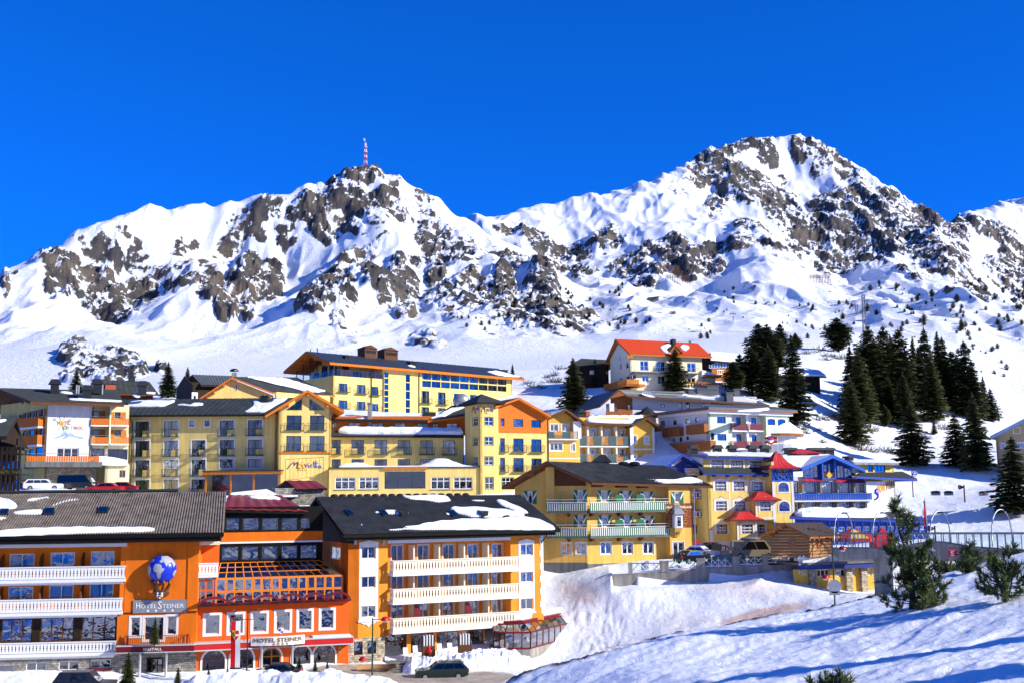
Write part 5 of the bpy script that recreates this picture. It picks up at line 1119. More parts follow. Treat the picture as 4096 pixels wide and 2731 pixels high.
 b.wall(Sd,0,2.6,gz,zl-.3,ww,0.); Sr = P.turn(r0,vg,math.pi/2); b.wall(Sr,0,8,gz,zr,ww,0.)
 b.box('ledge','larch_red',P,(l0-.05,r0+.1,vg,vg+.3,zlg-.08,zlg+.06))
 a2,e1,e2 = Q(*Z5(722,432),vg+1.2),Q(*Z5(438,604),vg+1.2),Q(*Z5(970,572),vg+1.2)
 gr = gable_roof(b,P,(a2[0],a2[2]),(e1[0],e1[2]),(e2[0],e2[2]),vg+1.2,-9.,'sheet_slate','larch_red',.38)
 for (x,y) in [(590,540),(722,470),(850,545)]: p = Q(*Z5(x,y),vg); b.box('rafter_end','larch_red',P,(p[0]-.14,p[0]+.14,vg,vg+1.1,p[2]-.2,p[2]+.15))
 # script sign
 def script(pl,v,u0,u1,z0,z1,name='painted_sign',sc=1.):
  mb = pl.mb(); W,H = u1-u0,z1-z0; f = lambda x,y: (u0+W*x,v,z0+H*y)
  def st(pts,r,m): mb.tube([f(x,y) for x,y in pts],r*sc,5,m)
  st([(.0,.0),(.05,.32),(.12,.62),(.19,.8),(.2,.55),(.19,.4),(.25,.7),(.29,.82),(.29,.4),(.27,.12),(.30,.1)],.06,0)
  st([(.37+.07*math.cos(t),.32+.2*math.sin(t)) for t in [i*.5 for i in range(14)]],.07,1); st([(.45,.5),(.44,.2),(.48,.12)],.06,1)
  for k in range(9):
   a = k*.7; st([(.39+.11*math.cos(a),.34+.34*math.sin(a)),(.39+.14*math.cos(a),.34+.46*math.sin(a))],.03,1)
  st([(.5,.6),(.53,.2),(.54,.45),(.59,.58)],.045,2); st([(.6,.5),(.61,.22),(.63,.2)],.045,2); st([(.6,.66),(.605,.7)],.05,2)
  st([(.65,.36),(.71,.46),(.69,.54),(.66,.42),(.67,.24),(.73,.26)],.045,2); st([(.76,.9),(.77,.4),(.78,.18),(.81,.2)],.05,3); st([(.82,.92),(.825,.4),(.84,.18),(.86,.2)],.05,3); st([(.73,.62),(.88,.66)],.04,3)
  st([(.92+.035*math.cos(t),.26+.13*math.sin(t)) for t in [i*.6 for i in range(12)]],.05,3); st([(.955,.38),(.96,.14),(1.,.14)],.045,3)
  for k in range(4):
   c = (.3+.07*k,-.12); mb.slab([f(c[0]+(.02 if i % 2 == 0 else .008)*math.sin(i*math.pi/5),c[1]+(.085 if i % 2 == 0 else .035)*math.cos(i*math.pi/5)) for i in range(10)],(0,-.03,0),4)
  return mb.build(name,['navy_paint','letter_orange','globe_blue','bright_blue_paint','letter_brown'],R)
 q = b.rect(P,Z5,(588,905,822,965),vg+.05); script(P,vg+.05,*q)
 q = b.rect(P,Z5,(575,885,830,1030),vg+.015); mb = P.mb(); 
 fr = [(0,0),(.3,-.02),(.7,.1),(1,.3),(1,1),(.0,.9)]
 mb.tube([(q[0]+(q[1]-q[0])*x,vg+.015,q[2]+(q[3]-q[2])*y) for x,y in fr+fr[:1]],.03,4)
 for k in range(1,9): mb.tube([(q[0]+(q[1]-q[0])*k/9,vg+.012,q[2]+(q[3]-q[2])*(.02+.25*(k/9)**2)),(q[0]+(q[1]-q[0])*k/9,vg+.012,q[2]+(q[3]-q[2])*(.9+.1*k/9))],.012,4)
 mb.build('painted_frame','letter_brown',R)
 # middle wing
 K = Pl.of(1320,164.5,1857,167,root=R); zt = K.z(*Z5(1300,742)); ke = K.u(*Z5(1772,800)); k0 = K.u(*Z5(878,800))
 for i,(xa,xb) in enumerate([(884,945),(1018,1101),(1173,1256),(1329,1411),(1481,1564),(1633,1714)]):
  bed(K,Z5,(xa,768+i*.8,xb,864+i*.6),sur=None,flip=0); b.window(K,Z5,(xa,898,xb,975),0.,G,2,1,glass='glass_blue',fw=.07,curt=.5)
 b.wall(K,k0,ke,gz,zt,ww,0.,thick=.4)
 zs = [K.z(*Z5(1300,y),-2.2) for y in (694,636)]
 for r in [(886,650,921,686),(998,651,1075,687),(1155,653,1230,688),(1306,654,1382,689),(1457,656,1533,691),(1562,658,1601,688),(1658,656,1730,690)]: b.window(K,Z5,r,-2.2,'dark_frame',2,1,glass='glass_blue',fw=.08)
 b.wall(K,k0,K.u(*Z5(1812,660),-2.2),zs[0]-1.,zs[1]+.6,'larch_red',-2.2)
 eL,eR = K.at(*Z5(880,742),.8),K.at(*Z5(1774,746),.8); rL,rR = (eL[0],-2.3,zs[0]+.05),(eR[0],-2.3,zs[0]+.05); r1 = b.roof(K,eL,eR,rR,rL,'sheet_slate','dark_wood',.2)
 b.snow(r1,K,(eL,eR,rR),Z5,[(925,722),(935,700),(1000,694),(1200,700),(1450,700),(1600,703),(1760,702),(1772,736),(1600,734),(1300,732),(1000,732)],.55,.5)
 mb = K.mb(); eL2,eR2 = K.at(*Z5(882,632),-1.3),K.at(*Z5(1545,640),-1.3); rL2,rR2 = K.at(*Z5(900,578),-9),K.at(*Z5(1500,592),-9); r2 = b.roof(K,eL2,eR2,rR2,rL2,'sheet_slate','dark_wood',.3)
 b.snow(r2,K,(eL2,eR2,rR2),Z5,[(905,622),(895,590),(940,576),(1100,585),(1300,598),(1490,602),(1510,622),(1350,626),(1100,630)],.35,.5)
 eL3,eR3 = K.at(*Z5(1530,640),-1.2),K.at(*Z5(1815,604),-1.2); rL3,rR3 = K.at(*Z5(1690,540),-6),K.at(*Z5(1812,530),-6); r3 = b.roof(K,eL3,eR3,rR3,rL3,'sheet_slate','larch_red',.3)
 b.snow(r3,K,(eL3,eR3,rR3),Z5,[(1545,632),(1600,606),(1700,556),(1790,545),(1760,562),(1700,585),(1630,622)],.25)
 q = b.rect(K,Z5,(1505,582,1585,618),-4); b.box('roof_hatch','sheet_dark',K,(q[0],q[1],-6,-4,q[2]-1,q[3]),r2)
 q = b.rect(K,Z5,(1126,528,1155,696),-2.); mb = K.mb(); mb.box(q[0],q[1],-2.6,-1.9,q[2]-1,q[3]); mb.box(q[0]-.1,q[1]+.1,-2.7,-1.8,q[3],q[3]+.25); mb.build('chimney','concrete',R)
 u,_,z = K.at(*Z5(1755,505),-5); mb = K.mb(); mb.ball((u,-5,z),(1.3,.8,1.1),10,8); mb.box(u-.5,u+.5,-5.4,-4.6,z-2.5,z); mb.build('exhaust_hood','steel',R,smooth=True)
 # low front building
 v5 = 5.; q = b.rect(K,Z5,(866,955,1884,1130),v5)
 for r in [(906,1020,1044,1101),(1068,1018,1201,1100),(1551,1018,1681,1100),(1703,1018,1831,1100)]: b.window(K,Z5,r,v5,'white_paint',3,2,glass='glass_blue',fw=.13,top=.68,sill='green_paint')
 b.window(K,Z5,(1240,982,1515,1096),v5,G,3,2,glass='glass_blue',fw=.06,top=.7)
 b.wall(K,q[0],q[1],gz,q[3],ww,v5,thick=4.8); b.box('ledge','sheet_dark',K,(q[0]-.1,q[1]+.1,v5,v5+.2,q[3]-.05,q[3]+.1)); z = K.z(*Z5(1380,957),v5); b.box('ledge','larch',K,(K.u(*Z5(1230,957),v5),K.u(*Z5(1530,957),v5),v5,v5+.3,z-.18,z+.18))
 hit = [K.at(*Z5(x,950),v5-.1) for x in (935,1865)]; mb = K.mb(); n = 40; Pt = []
 for i in range(n+1):
  t = i/n; h = .25+1.2*max(0,math.sin(t*9+1))*math.sin(math.pi*t)**.5*rnd.uniform(.7,1.1); u = hit[0][0]+(hit[1][0]-hit[0][0])*t; Pt += [(u,v5-.1,q[3]+.08),(u,v5-.4,q[3]+.08+h*.6),(u,v5-1.6,q[3]+.08+h),(u,v5-4.6,q[3]+.1)]
 mb.add(Pt,[(4*i+k,4*i+k+1,4*i+5+k,4*i+4+k) for i in range(n) for k in range(3)]); mb.build('snow_patch','snow',R,smooth=True)
 # tower
 T = Pl.of(1922,162,1994,163.3,root=R); tw = T.u(*Z5(2006,800)); ztt = T.z(*Z5(1940,512)); TL = T.turn(0,-5.2,-math.pi/2)
 for r in [(1915,617,1969,671),(1915,750,1969,804),(1915,882,1969,937),(1919,1020,1971,1100)]: b.window(T,Z5,r,0.,'white_paint',2,2,glass='glass_blue',sur=G,sw=.07)
 for r in [(1834,620,1865,671),(1834,754,1865,806),(1834,887,1865,938)]: b.window(TL,Z5,r,0.,'white_paint',2,2,glass='glass_blue',sur=G,sw=.07)
 b.wall(T,0,tw,gz,ztt,ww,0.); b.wall(TL,0,5.2,gz,ztt,ww,0.)
 e = .8; c = (tw/2,-2.6,T.z(*Z5(1908,460),-2.6)); cs = [(-e,e,ztt-.1),(tw+e,e,ztt-.1),(tw+e,-5.2-e,ztt-.1),(-e,-5.2-e,ztt-.1)]; mb = T.mb(); mb.add(cs+[c],[(0,1,4),(1,2,4),(2,3,4),(3,0,4)],0); mb.slab(cs,(0,0,-.25),1); mb.build('tower_roof',['sheet_slate','dark_wood'],R)
 q = b.rect(T,Z5,(1890,540,1972,585),.05); script(T,.05,*q,sc=.6); q = b.rect(TL,Z5,(1826,535,1880,580),.05); script(TL,.05,*q,sc=.6)
 # right wing
 V = T; vr = -.6; r0,r1 = T.u(*Z5(2000,800),vr),T.u(*Z5(2340,800),vr); ap = T.at(*Z5(2146,500),vr); zw = T.z(*Z5(2170,722),vr); zl = T.z(*Z5(2003,560),vr); zr = T.z(*Z5(2340,592),vr); zm = min(zl,zr)
 for r in [(2020,624,2046,677),(2106,629,2171,681),(2226,636,2291,687)]: b.window(T,Z5,r,vr+.08,G,1 if r[0] < 2100 else 2,1,glass='glass_blue',curt=.7)
 for r in [(2017,757,2049,850),(2106,759,2174,850),(2227,764,2294,852),(2017,888,2050,985),(2106,890,2175,985),(2228,893,2296,985)]:
  q = b.window(T,Z5,r,vr,G,1 if r[0] < 2100 else 2,1,glass='glass_blue',curt=.9,fw=.08); french(b,T,q,vr,ext=.3,out=.5)
 b.window(T,Z5,(2030,1022,2110,1098),vr,'white_paint',3,2,glass='glass_blue',sur=G,sw=.06,top=.66)
 b.wall(T,r0,r1,gz,zw,ww,vr); b.wall(T,r0,r1,zw,zm,'larch_red',vr+.08); b.gable(T,[(r0,zm),(r1,zm),(r1,zr),(ap[0],ap[2]),(r0,zl)],'larch_red',vr+.08)
 a2,e1,e2 = T.at(*Z5(2146,485),.5),T.at(*Z5(1985,543),.5),T.at(*Z5(2358,606),.5); gable_roof(b,T,(a2[0],a2[2]),(e1[0],e1[2]),(e2[0],e2[2]),.5,-9,'sheet_slate','larch_red',.3)
 pipe(b,T,[(r1,.3,zr),(r1-.05,-.5,zr-1.),(r1-.05,-.5,gz)],.07); pipe(b,K,[(ke-.1,.9,zt+.4),(ke-.05,.12,zt-.6),(ke-.05,.12,gz)],.07)
 return b
mat('sheet_slate',(.045,.05,.048),.62,.3,.7,.1,6)
mat('shade_yellow',(.76,.57,.19),.85,.07,.6,.2,30,stain=.14)  # yellow plaster with shade put into its colour, for the walls turned from the sun
marietta()
def upper_hotel():
 b = Bld('hotel_building','yellow hotel uphill with a long dark roof over a glass-railed terrace','hotel',1327,205,2052,233,13.)
 P = b.pl; R = b.root; G = 'green_frame'; ww = 'lemon_plaster'; gz = 9.; at = P.at
 for r in [(931,390,990,440),(1054,399,1112,450),(1153,412,1198,462),(931,503,990,552),(1054,512,1112,560),(1153,527,1198,572),(1488,440,1540,516),(1598,449,1650,525),(1706,458,1757,535),(1813,466,1860,540),(1488,548,1540,600),(1598,555,1650,600),(2020,482,2060,540)]:
  q = b.window(P,Z5,(r[0],r[1],r[2],r[3]+8),0.,G,2,1,glass='glass_blue',curt=.6,fw=.08); french(b,P,q,0.,ext=.35,out=.7)
 for (xa,xb,ya,n) in [(1238,1267,313,7),(1382,1411,327,5)]:
  for i in range(n): b.window(P,Z5,(xa,ya+i*285/n+2,xb,ya+(i+1)*285/n-3),0.,'dark_frame',1,1,glass='glass_blue',fw=.05)
 for k in range(2):
  for i in range(9):
   x0 = 1492+i*63.3; sl = .083; y0 = 322+(x0-1492)*sl+k*(50-(x0-1492)*.013); b.window(P,Z5,(x0+1,y0,x0+61,y0+43-(x0-1492)*.012),0.,G,2,1,glass='glass_blue',fw=.09,curt=.5 if k == 0 else 0)
 ut = P.u(*Z5(1236,450)); L_ = P.u(*Z5(2098,450)); zt = P.z(*Z5(890,337)); ze = P.z(*Z5(1700,318))
 b.wall(P,0,ut,gz,zt,ww,0.,thick=.4); b.wall(P,ut,L_,gz,ze+.2,ww,0.001,thick=.4) if False else b.wall(P,ut,L_,gz,ze+.2,ww,0.,thick=.4)
 S = P.turn(0,-14,-math.pi/2); b.wall(S,0,14,gz,zt,ww,0.); D = P.turn(L_,0,math.pi/2); b.wall(D,0,12,gz,ze+.2,ww,0.)
 b.box('terrace_floor','concrete',P,(0.05,ut,-14,-.02,zt-.3,zt-.06)); b.wall(P.turn(ut,0,math.pi/2),0,4,zt,ze,ww,0.); 
 for r in [(1030,312,1082,350),(1150,320,1200,360)]: b.window(P,Z5,r,-4.,'dark_frame',2,1,glass='glass_blue')
 b.wall(P,3.5,ut,zt-.3,ze+.9,ww,-4.); U = P.turn(3.5,-14,-math.pi/2); gz2 = P.z(*Z5(700,300),-4)
 for (ua,ub,h) in [(1,3.2,1.6),(4,6.2,2.6),(6.8,8.4,2.6),(8.8,9.7,2.2)]: b.window(U,None,(ua,ub,zt+.2,zt+.2+h),0.,'dark_frame',1,1,glass='glass_blue',fw=.1)
 b.wall(U,0,10,zt-.3,ze+1.,ww,0.)
 # glass balustrade round the terrace
 mb = P.mb(); mb.box(.05,ut,-.06,-.03,zt+.05,zt+1.1); mb.build('glass_balustrade','glass_clear',R); mb = S.mb(); mb.box(0,13.9,-.06,-.03,zt+.05,zt+1.1); mb.build('glass_balustrade','glass_clear',R)
 mb = P.mb()
 for i in range(7): mb.tube([(ut*i/6+.05,-.1,zt),(ut*i/6+.05,-.1,zt+1.12)],.04,5)
 mb.box(.02,ut,-.08,-.02,zt+1.1,zt+1.15); mb.build('handrail','steel',R)
 for i in range(6):
  mb = S.mb(); mb.tube([(.5+i*2.5,-.15,zt),(.5+i*2.5,-.15,ze+1.2+(2.2 if i in (2,3) else (.8 if i in (1,4) else -.5)))],.1,7); mb.build('post','dark_frame',R)
 # roof: the gable faces left, the long slope faces the viewer
 y = lambda Z,x,y_,v: P.at(*Z(x,y_),v)
 eL = P.at(*Z5(872,250),1.3); uo = eL[0]; eR = P.at(*Z5(2182,356),1.3); ze_ = (eL[2]+eR[2])/2; vr = -7.; zr = ze_+2.9
 eL = (uo,1.3,ze_+.1); eR = (eR[0],1.3,ze_-.1); rL = (uo-.2,vr,zr); rR = (eR[0]-.3,vr,zr-.2); bL = (uo-.2,-15.3,ze_-.1); bR = (eR[0],-15.3,ze_-.1)
 rf = b.roof(P,eL,eR,rR,rL,'sheet_panel','larch_red',.45,corr=1.2,amp=.02); b.roof(P,bL,bR,rR,rL,'sheet_panel','larch_red',.45)
 for v in (-1.5,-4.4,-7,-9.8,-12.8): 
  z = zr-.45-abs(v-vr)*.345; b.box('roof_beam','larch',P,(uo+.1,3.4,v-.16,v+.16,z-.55,z-.05))
 for r,m in [((1108,158,1189,215),'brown_wood'),((1240,172,1330,235),'brown_wood'),((976,208,1003,240),'dark_wood'),((1413,250,1450,280),'dark_wood'),((2034,303,2068,325),'dark_wood')]:
  q = b.rect(P,Z5,r,-6. if r[0] < 1400 and r[0] > 1100 else -3); mb = P.mb(); v = -6. if 1100 < r[0] < 1400 else -3.; d = min(2.6,q[1]-q[0]); mb.box(q[0],q[1],v-d,v,q[2]-1.5,q[3],0); c = (q[0]+q[1])/2; mb.box(q[0]-.12,q[1]+.12,v-d-.1,v+.1,q[3],q[3]+.12,1)
  if r[0] in (1108,1240): mb.slab([(q[0]-.1,v,q[3]+.12),(q[1]+.1,v,q[3]+.12),(c,v,q[3]+.75)],(0,-d,0),0); mb.box(q[0]+.25,q[1]-.25,v,v+.02,q[3]-.9,q[3]-.35,2)
  mb.build('chimney',[m,'dark_wood','interior'],rf)
 P3 = (eL,eR,rR); b.snow(rf,P,P3,Z5,[(1925,315),(1985,306),(2045,320),(2120,340),(2158,350),(2060,346),(1980,332)],.2); b.snow(rf,P,P3,Z5,[(1392,270),(1420,267),(1450,278),(1440,286),(1410,280)],.12)
 for x in (1150,1230,1470): u = P.u(*Z5(x,350)); z1 = P.z(*Z5(x,300)); pipe(b,P,[(u+.4,1.1,z1+.5),(u,.15,z1-.8),(u,.15,gz)],.08)
 return b
mat('lemon_plaster',(.88,.67,.21),.85,.06,.6,.2,30,stain=.10)
mat('sheet_panel',(.03,.038,.05),.5,.25,.8)
upper_hotel()
def gable_house():
 b = Bld('house','yellow gabled house with an orange-edged roof half under snow, below the terrace hotel','house',823,187,1098,190,9.)
 P = b.pl; R = b.root; at = P.at; l,r = at(*Z5(40,470))[0],at(*Z5(492,470))[0]; ap = at(*Z5(216,362)); zb = 6.
 b.window(P,Z5,(238,397,252,440),0.,'white_paint',1,1,hole=False); zl,zr = at(*Z5(40,480))[2],at(*Z5(492,470))[2]
 b.gable(P,[(l,zb),(r,zb),(r,zr),(ap[0],ap[2]),(l,zl)],'pale_yellow_plaster'); D = P.turn(r,0,math.pi/2)
 E = Pl.of(1098,189.5,1340,200,root=R); b.wall(E,0,12.,zb,E.z(*Z5(700,462)),'pale_yellow_plaster',0.)
 a2,e1 = at(*Z5(216,346),1.),at(*Z5(-6,490),1.); b.roof(P,(e1[0],1.,e1[2]),(e1[0],-12,e1[2]),(a2[0],-12,a2[2]),(a2[0],1.,a2[2]),'sheet_slate','larch_red',.3)
 eL,eR = at(*Z5(490,450),1.),atY(P,Z5,908,470,202); rR = atY(P,Z5,650,350,207); rf = b.roof(P,eL,eR,rR,(a2[0],1.,a2[2]),'sheet_slate','larch_red',.3,corr=.9,amp=.02)
 b.snow(rf,P,(eL,eR,(a2[0],1.,a2[2])),Z5,[(312,350),(420,350),(560,358),(640,380),(720,405),(850,445),(800,450),(722,448),(690,440),(600,415),(500,395),(420,372)],.25)
 q = b.rect(P,Z5,(215,318,246,345),-5); mb = P.mb(); mb.box(q[0],q[1],-6.5,-5,q[2]-1,q[3]); mb.ball(((q[0]+q[1])/2,-5.7,q[3]+.3),(.8,.8,.5),8,6,1,True); mb.build('chimney',['concrete','black_metal'],rf)
 for (x,y) in [(160,408),(95,455)]: p = at(*Z5(x,y)); b.box('rafter_end','larch_red',P,(p[0]-.15,p[0]+.15,0,.9,p[2]-.15,p[2]+.2))
gable_house()
def dark_house():
 b = Bld('house','small dark timber house with a grey ribbed roof beside two spruces','house',735,212,940,218,17.); P = b.pl; R = b.root; at = P.at
 q = b.rect(P,Z4,(1800,215,2200,340),0.); b.wall(P,q[0],q[1],q[2]-3,q[3]+.5,'dark_wood',0.); S = P.turn(q[0],-8,-math.pi/2); ap = at(*Z4(1806,118),-4); b.gable(S,[(0,q[2]-3),(8,q[2]-3),(8,q[3]),(4,ap[2]-.2),(0,q[3])],'dark_wood')
 q2 = b.rect(P,Z4,(1804,276,1860,345),.1); b.box('wall','white_plaster',P,(q2[0],q2[1],.02,.12,q2[2]-2,q2[3])); b.window(P,Z4,(1822,308,1842,345),.125,'dark_frame',1,1,hole=False)
 e1,e2 = at(*Z4(1890,208),1.),at(*Z4(2200,212),1.); r1,r2 = at(*Z4(1805,112),-4),at(*Z4(2200,125),-4); b.roof(P,e1,e2,r2,r1,'sheet_grey','dark_wood',.3,corr=.5,amp=.04); b.roof(P,(r1[0]-.5,-9,e1[2]),(e2[0],-9,e2[2]),r2,r1,'sheet_grey','dark_wood',.3)
dark_house()
def white_wall_hotel():
 b = Bld('hotel_building','hotel with orange balconies and a white wall painted with blue mountains','hotel',187,154,515,158.3,0.)
 P = b.pl; R = b.root; at = P.at; gz = -2.; ww = 'cream_plaster'
 w0,w1 = P.u(*Z4(441,650)),P.u(*Z4(856,650)); zt = at(*Z4(650,378))[2]; zb = at(*Z4(640,890))[2]; re = P.u(*Z4(1215,650))
 b.window(P,Z4,(530,797,742,885),.3,'white_paint',3,1,glass='glass_blue',fw=.14,curt=.3)
 b.wall(P,w0,w1,zb-.6,zt+.4,'white_plaster',.3)
 mb = P.mb(); q = lambda x0,y0,x1,y1: b.rect(P,Z4,(x0,y0,x1,y1),.33)
 for s,x0,x1,m in [('H',540,564,3),('TEL',605,664,2)]: r = q(x0,548,x1,579); lettering(mb,s,r[0],r[1],r[2],r[3],.33,m,bold=.02)
 M0 = mb; r = q(568,548,601,590); mb = P.mb(); mb.ball(((r[0]+r[1])/2,.32,(r[2]+r[3])/2),((r[1]-r[0])/2,.03,(r[3]-r[2])/2),16,8,0)
 for k in range(8):
  a = math.pi*(.15+k*.24); c = ((r[0]+r[1])/2,(r[2]+r[3])/2); mb.tube([(c[0]+.3*math.cos(a),.33,c[1]+.3*math.sin(a)),(c[0]+1.*math.cos(a),.33,c[1]+1.05*math.sin(a))],.03,4,0)
 mb.build('painted_sun','letter_orange',R); mb = M0
 for s,x0,x1,m in [('SÜD',583,652,3),('TI',662,700,4),('ROL',704,780,2)]: r = q(x0,590 if s[0] == 'S' else 596,x1,626); lettering(mb,s,r[0],r[1],r[2],r[3],.33,m,bold=.02)
 mb.build('lettering',['letter_orange','letter_blue','letter_red','letter_green','globe_grey'],R)
 for (x,y) in [(516,532),(658,540)]: mb = P.mb(); mb.tube([at(*Z4(x,y),.33),at(*Z4(x+60,y-40),.33)],.025,4,0); p = at(*Z4(x,y),.33); mb.ball(p,(.2,.03,.2),6,4,0); mb.build('painted_star','globe_grey',R)
 pts = [(505,714),(545,688),(560,690),(605,637),(640,662),(668,658),(700,680),(735,688),(760,695),(772,685),(783,714),(755,716),(730,700),(715,706),(700,692),(660,690),(600,714),(582,712),(625,680),(590,690),(560,704)]
 mb = P.mb(); mb.slab([at(*Z4(x,y),.33) for x,y in pts],(0,-.03,0)); mb.build('painted_mountains','mural_blue',R)
 # loggias on the right
 for r in [(876,452,938,518),(870,625,934,690),(1078,462,1130,520),(1078,630,1136,692)]:
  w = b.window(P,Z4,r,-1.,'dark_frame',1,1,glass='glass_blue',fw=.1)
  for (a,c) in ((w[0]-.75,w[0]-.05),(w[1]+.05,w[1]+.75)): b.box('shutter','larch',P,(a,c,-.98,-.92,w[2]-.2,w[3]))
 for r in [(855,805,978,890),(1012,810,1200,910)]: b.window(P,Z4,r,-.3,'dark_frame',2,1,glass='glass_blue')
 zz = at(*Z4(1000,765))[2]; b.wall(P,w1,re,zz-.2,zt,ww,-1.); b.wall(P,w1,re,gz,zz,ww,-.3); b.box('stone_pier','stone',P,(P.u(*Z4(988,830)),P.u(*Z4(1012,830)),-.28,-.1,gz,zz))
 for (ya,yb) in [(522,582),(697,758)]:
  for (xa,xb) in [(857,1032),(1042,1215)]:
   q_ = b.rect(P,Z4,(xa,ya,xb,yb),.6); mb = P.mb(); boards(mb,q_[0],q_[1],q_[2],q_[3],.6,.2,.03); mb.build('balcony_railing','larch_red',R); b.box('balcony_floor','white_paint',P,(q_[0],q_[1],-1,.55,q_[2]-.2,q_[2]-.02))
   mb = P.mb(); mb.tube([(q_[0],.58,q_[3]+.25),(q_[1],.58,q_[3]+.25)],.03,5); mb.build('handrail','steel',R)
 b.box('partition',ww,P,(P.u(*Z4(1036,500))-.1,P.u(*Z4(1036,500))+.1,-1.,.65,zz,zt))
 # long side on the left
 S = P.turn(w0-.1-14*.4226,-14*.9063,math.radians(-65))
 for r in [(182,486,200,535),(228,470,252,530),(278,458,304,520),(334,446,360,505),(384,432,414,500),(216,640,240,690),(272,628,316,682),(326,618,350,680),(374,608,402,680),(334,795,402,868),(272,810,320,868),(232,820,262,868),(205,320,224,386),(246,330,268,378)]:
  w = b.window(S,Z4,r,0.,'dark_frame',1,1,glass='glass')
  if 430 < r[1] < 700: b.box('shutter','larch',S,(w[1]+.08,w[1]+.75,0.01,.05,w[2],w[3]))
 b.wall(S,0,14,gz,zt+.5,'shade_yellow',0.)
 for (yl,yr,h) in [(550,516,54),(735,690,50)]:
  u0,u1 = .3,13.6; z = (S.z(*Z4(420,yr),.9)+S.z(*Z4(420,yr+h),.9))/2; mb = S.mb(); boards(mb,u0,u1,z-.65,z+.65,1.,.2,.03); mb.build('balcony_railing','larch_red',R); b.box('balcony_floor','white_paint',S,(u0,u1,0,1.,z-.9,z-.67)); D = S.turn(u1,1.,math.pi/2); mb = D.mb(); boards(mb,0,.95,z-.65,z+.65,0,.2,.03); mb.build('balcony_railing','larch_red',R)
 # roof
 eL,eR = at(*Z4(285,352),2.4),at(*Z4(1225,388),2.4); ze = (eL[2]+eR[2])/2; vr = -8.; zr = at(*Z4(700,255),vr)[2]; eL = (eL[0],2.4,ze); eR = (P.u(*Z4(1168,388),2.4),2.4,ze-.1); rL = (eL[0]-4.5,vr,zr); rR = (eR[0],vr,zr)
 rf = b.roof(P,eL,eR,rR,rL,'roof_felt','brown_wood',.4); b.roof(P,(eL[0]-10,-19,ze),(eR[0],-20,ze),rR,rL,'roof_felt','brown_wood',.4); b.gable(S,[(0,zt+.3),(14,zt+.3),(7,zr-.8)],'brown_wood',-.1)
 P3 = (eL,eR,rR)
 for c in [[(640,340),(760,340),(950,348),(1150,358),(1150,372),(900,362),(640,350)],[(550,275),(600,272),(680,280),(684,297),(600,290),(555,285)],[(1235,300),(1300,300),(1330,325),(1260,325)],[(720,325),(800,322),(860,332),(780,338),(725,333)],[(1350,278),(1470,282),(1460,296),(1360,290)]]: b.snow(rf,P,P3,Z4,c,.15,.2)
 for (x,y) in [(515,258),(912,255),(820,315),(1340,272)]: cowl(b,rf,P,x,y,-4 if y < 300 else -.5,Z4,1.1,1.6)
 for (x,y) in [(718,272),(738,276),(962,262),(1295,272)]: u,_,z = at(*Z4(x,y),-5.); mb = P.mb(); mb.tube([(u,-5,z-1),(u,-5,z+1)],.12,6); mb.build('vent_pipe','steel',rf)
 # terrace on a stone basement
 v = 5.; q_ = b.rect(P,Z4,(248,875,935,928),v); mb = P.mb(); boards(mb,q_[0],q_[1],q_[2],q_[3],v,.3,.05,th=.05); mb.build('balcony_railing','larch_red',R); D = P.turn(q_[0],-9,-math.pi/2); mb = D.mb(); boards(mb,0,14,q_[2],q_[3],0,.3,.05,th=.05); mb.build('balcony_railing','larch_red',R)
 b.box('terrace_floor','concrete_dark',P,(q_[0]-.1,q_[1]+.4,-9,v+.1,q_[2]-.7,q_[2]-.02)); mb = P.mb(); mb.tube([(q_[0],v,q_[3]+.3),(q_[1],v,q_[3]+.3)],.035,5); mb.build('handrail','steel',R)
 b.wall(P,P.u(*Z4(430,1050),.8),P.u(*Z4(905,1050),.8),gz-.5,q_[2]-.7,'stone',.8); b.wall(P,P.u(*Z4(190,1050),-6),P.u(*Z4(440,1050),-6),gz-.5,q_[2]-.6,'stone_grey',-6.); b.window(P,Z4,(205,1005,262,1100),-5.99,'white_paint',2,1,hole=False); b.window(P,Z4,(298,1045,345,1125),-5.99,'brown_wood',1,1,hole=False,name='door')
 for x in (430,890): u = P.u(*Z4(x,1050),v-.3); b.box('post','dark_frame',P,(u-.09,u+.09,v-.4,v-.2,gz-.5,q_[2]-.7))
 # garage annex under a snow cap
 e = b.rect(P,Z4,(988,962,1215,1115),4.); b.window(P,Z4,(1122,1008,1180,1078),4.,'larch',2,1,curt=.9); b.wall(P,e[0],e[1],gz-.5,e[3],'cream_plaster',4.,thick=5.); b.wall(P.turn(e[0],-1,-math.pi/2),0,5,gz-.5,e[3],'cream_plaster',0.); b.box('door','brown_wood',P.turn(e[0],-1,-math.pi/2),(1,2,.0,.05,gz,gz+2.4))
 pts = [(905,960),(930,925),(935,880),(1000,880),(1100,892),(1190,912),(1215,962),(1100,964)]; mb = P.mb(); mb.slab([(p[0],4.6,p[2]) for p in [at(*Z4(x,y),4.6) for x,y in pts]],(0,-6,.3)); mb.build('snow_patch','snow',R,smooth=False)
 pipe(b,P,[(w1+.2,2.2,zt),(w1+.1,.5,zt-1),(w1+.1,.45,zb)],.08)
mat('roof_felt',(.05,.055,.05),.9,.25,.8,.2,8)
white_wall_hotel()
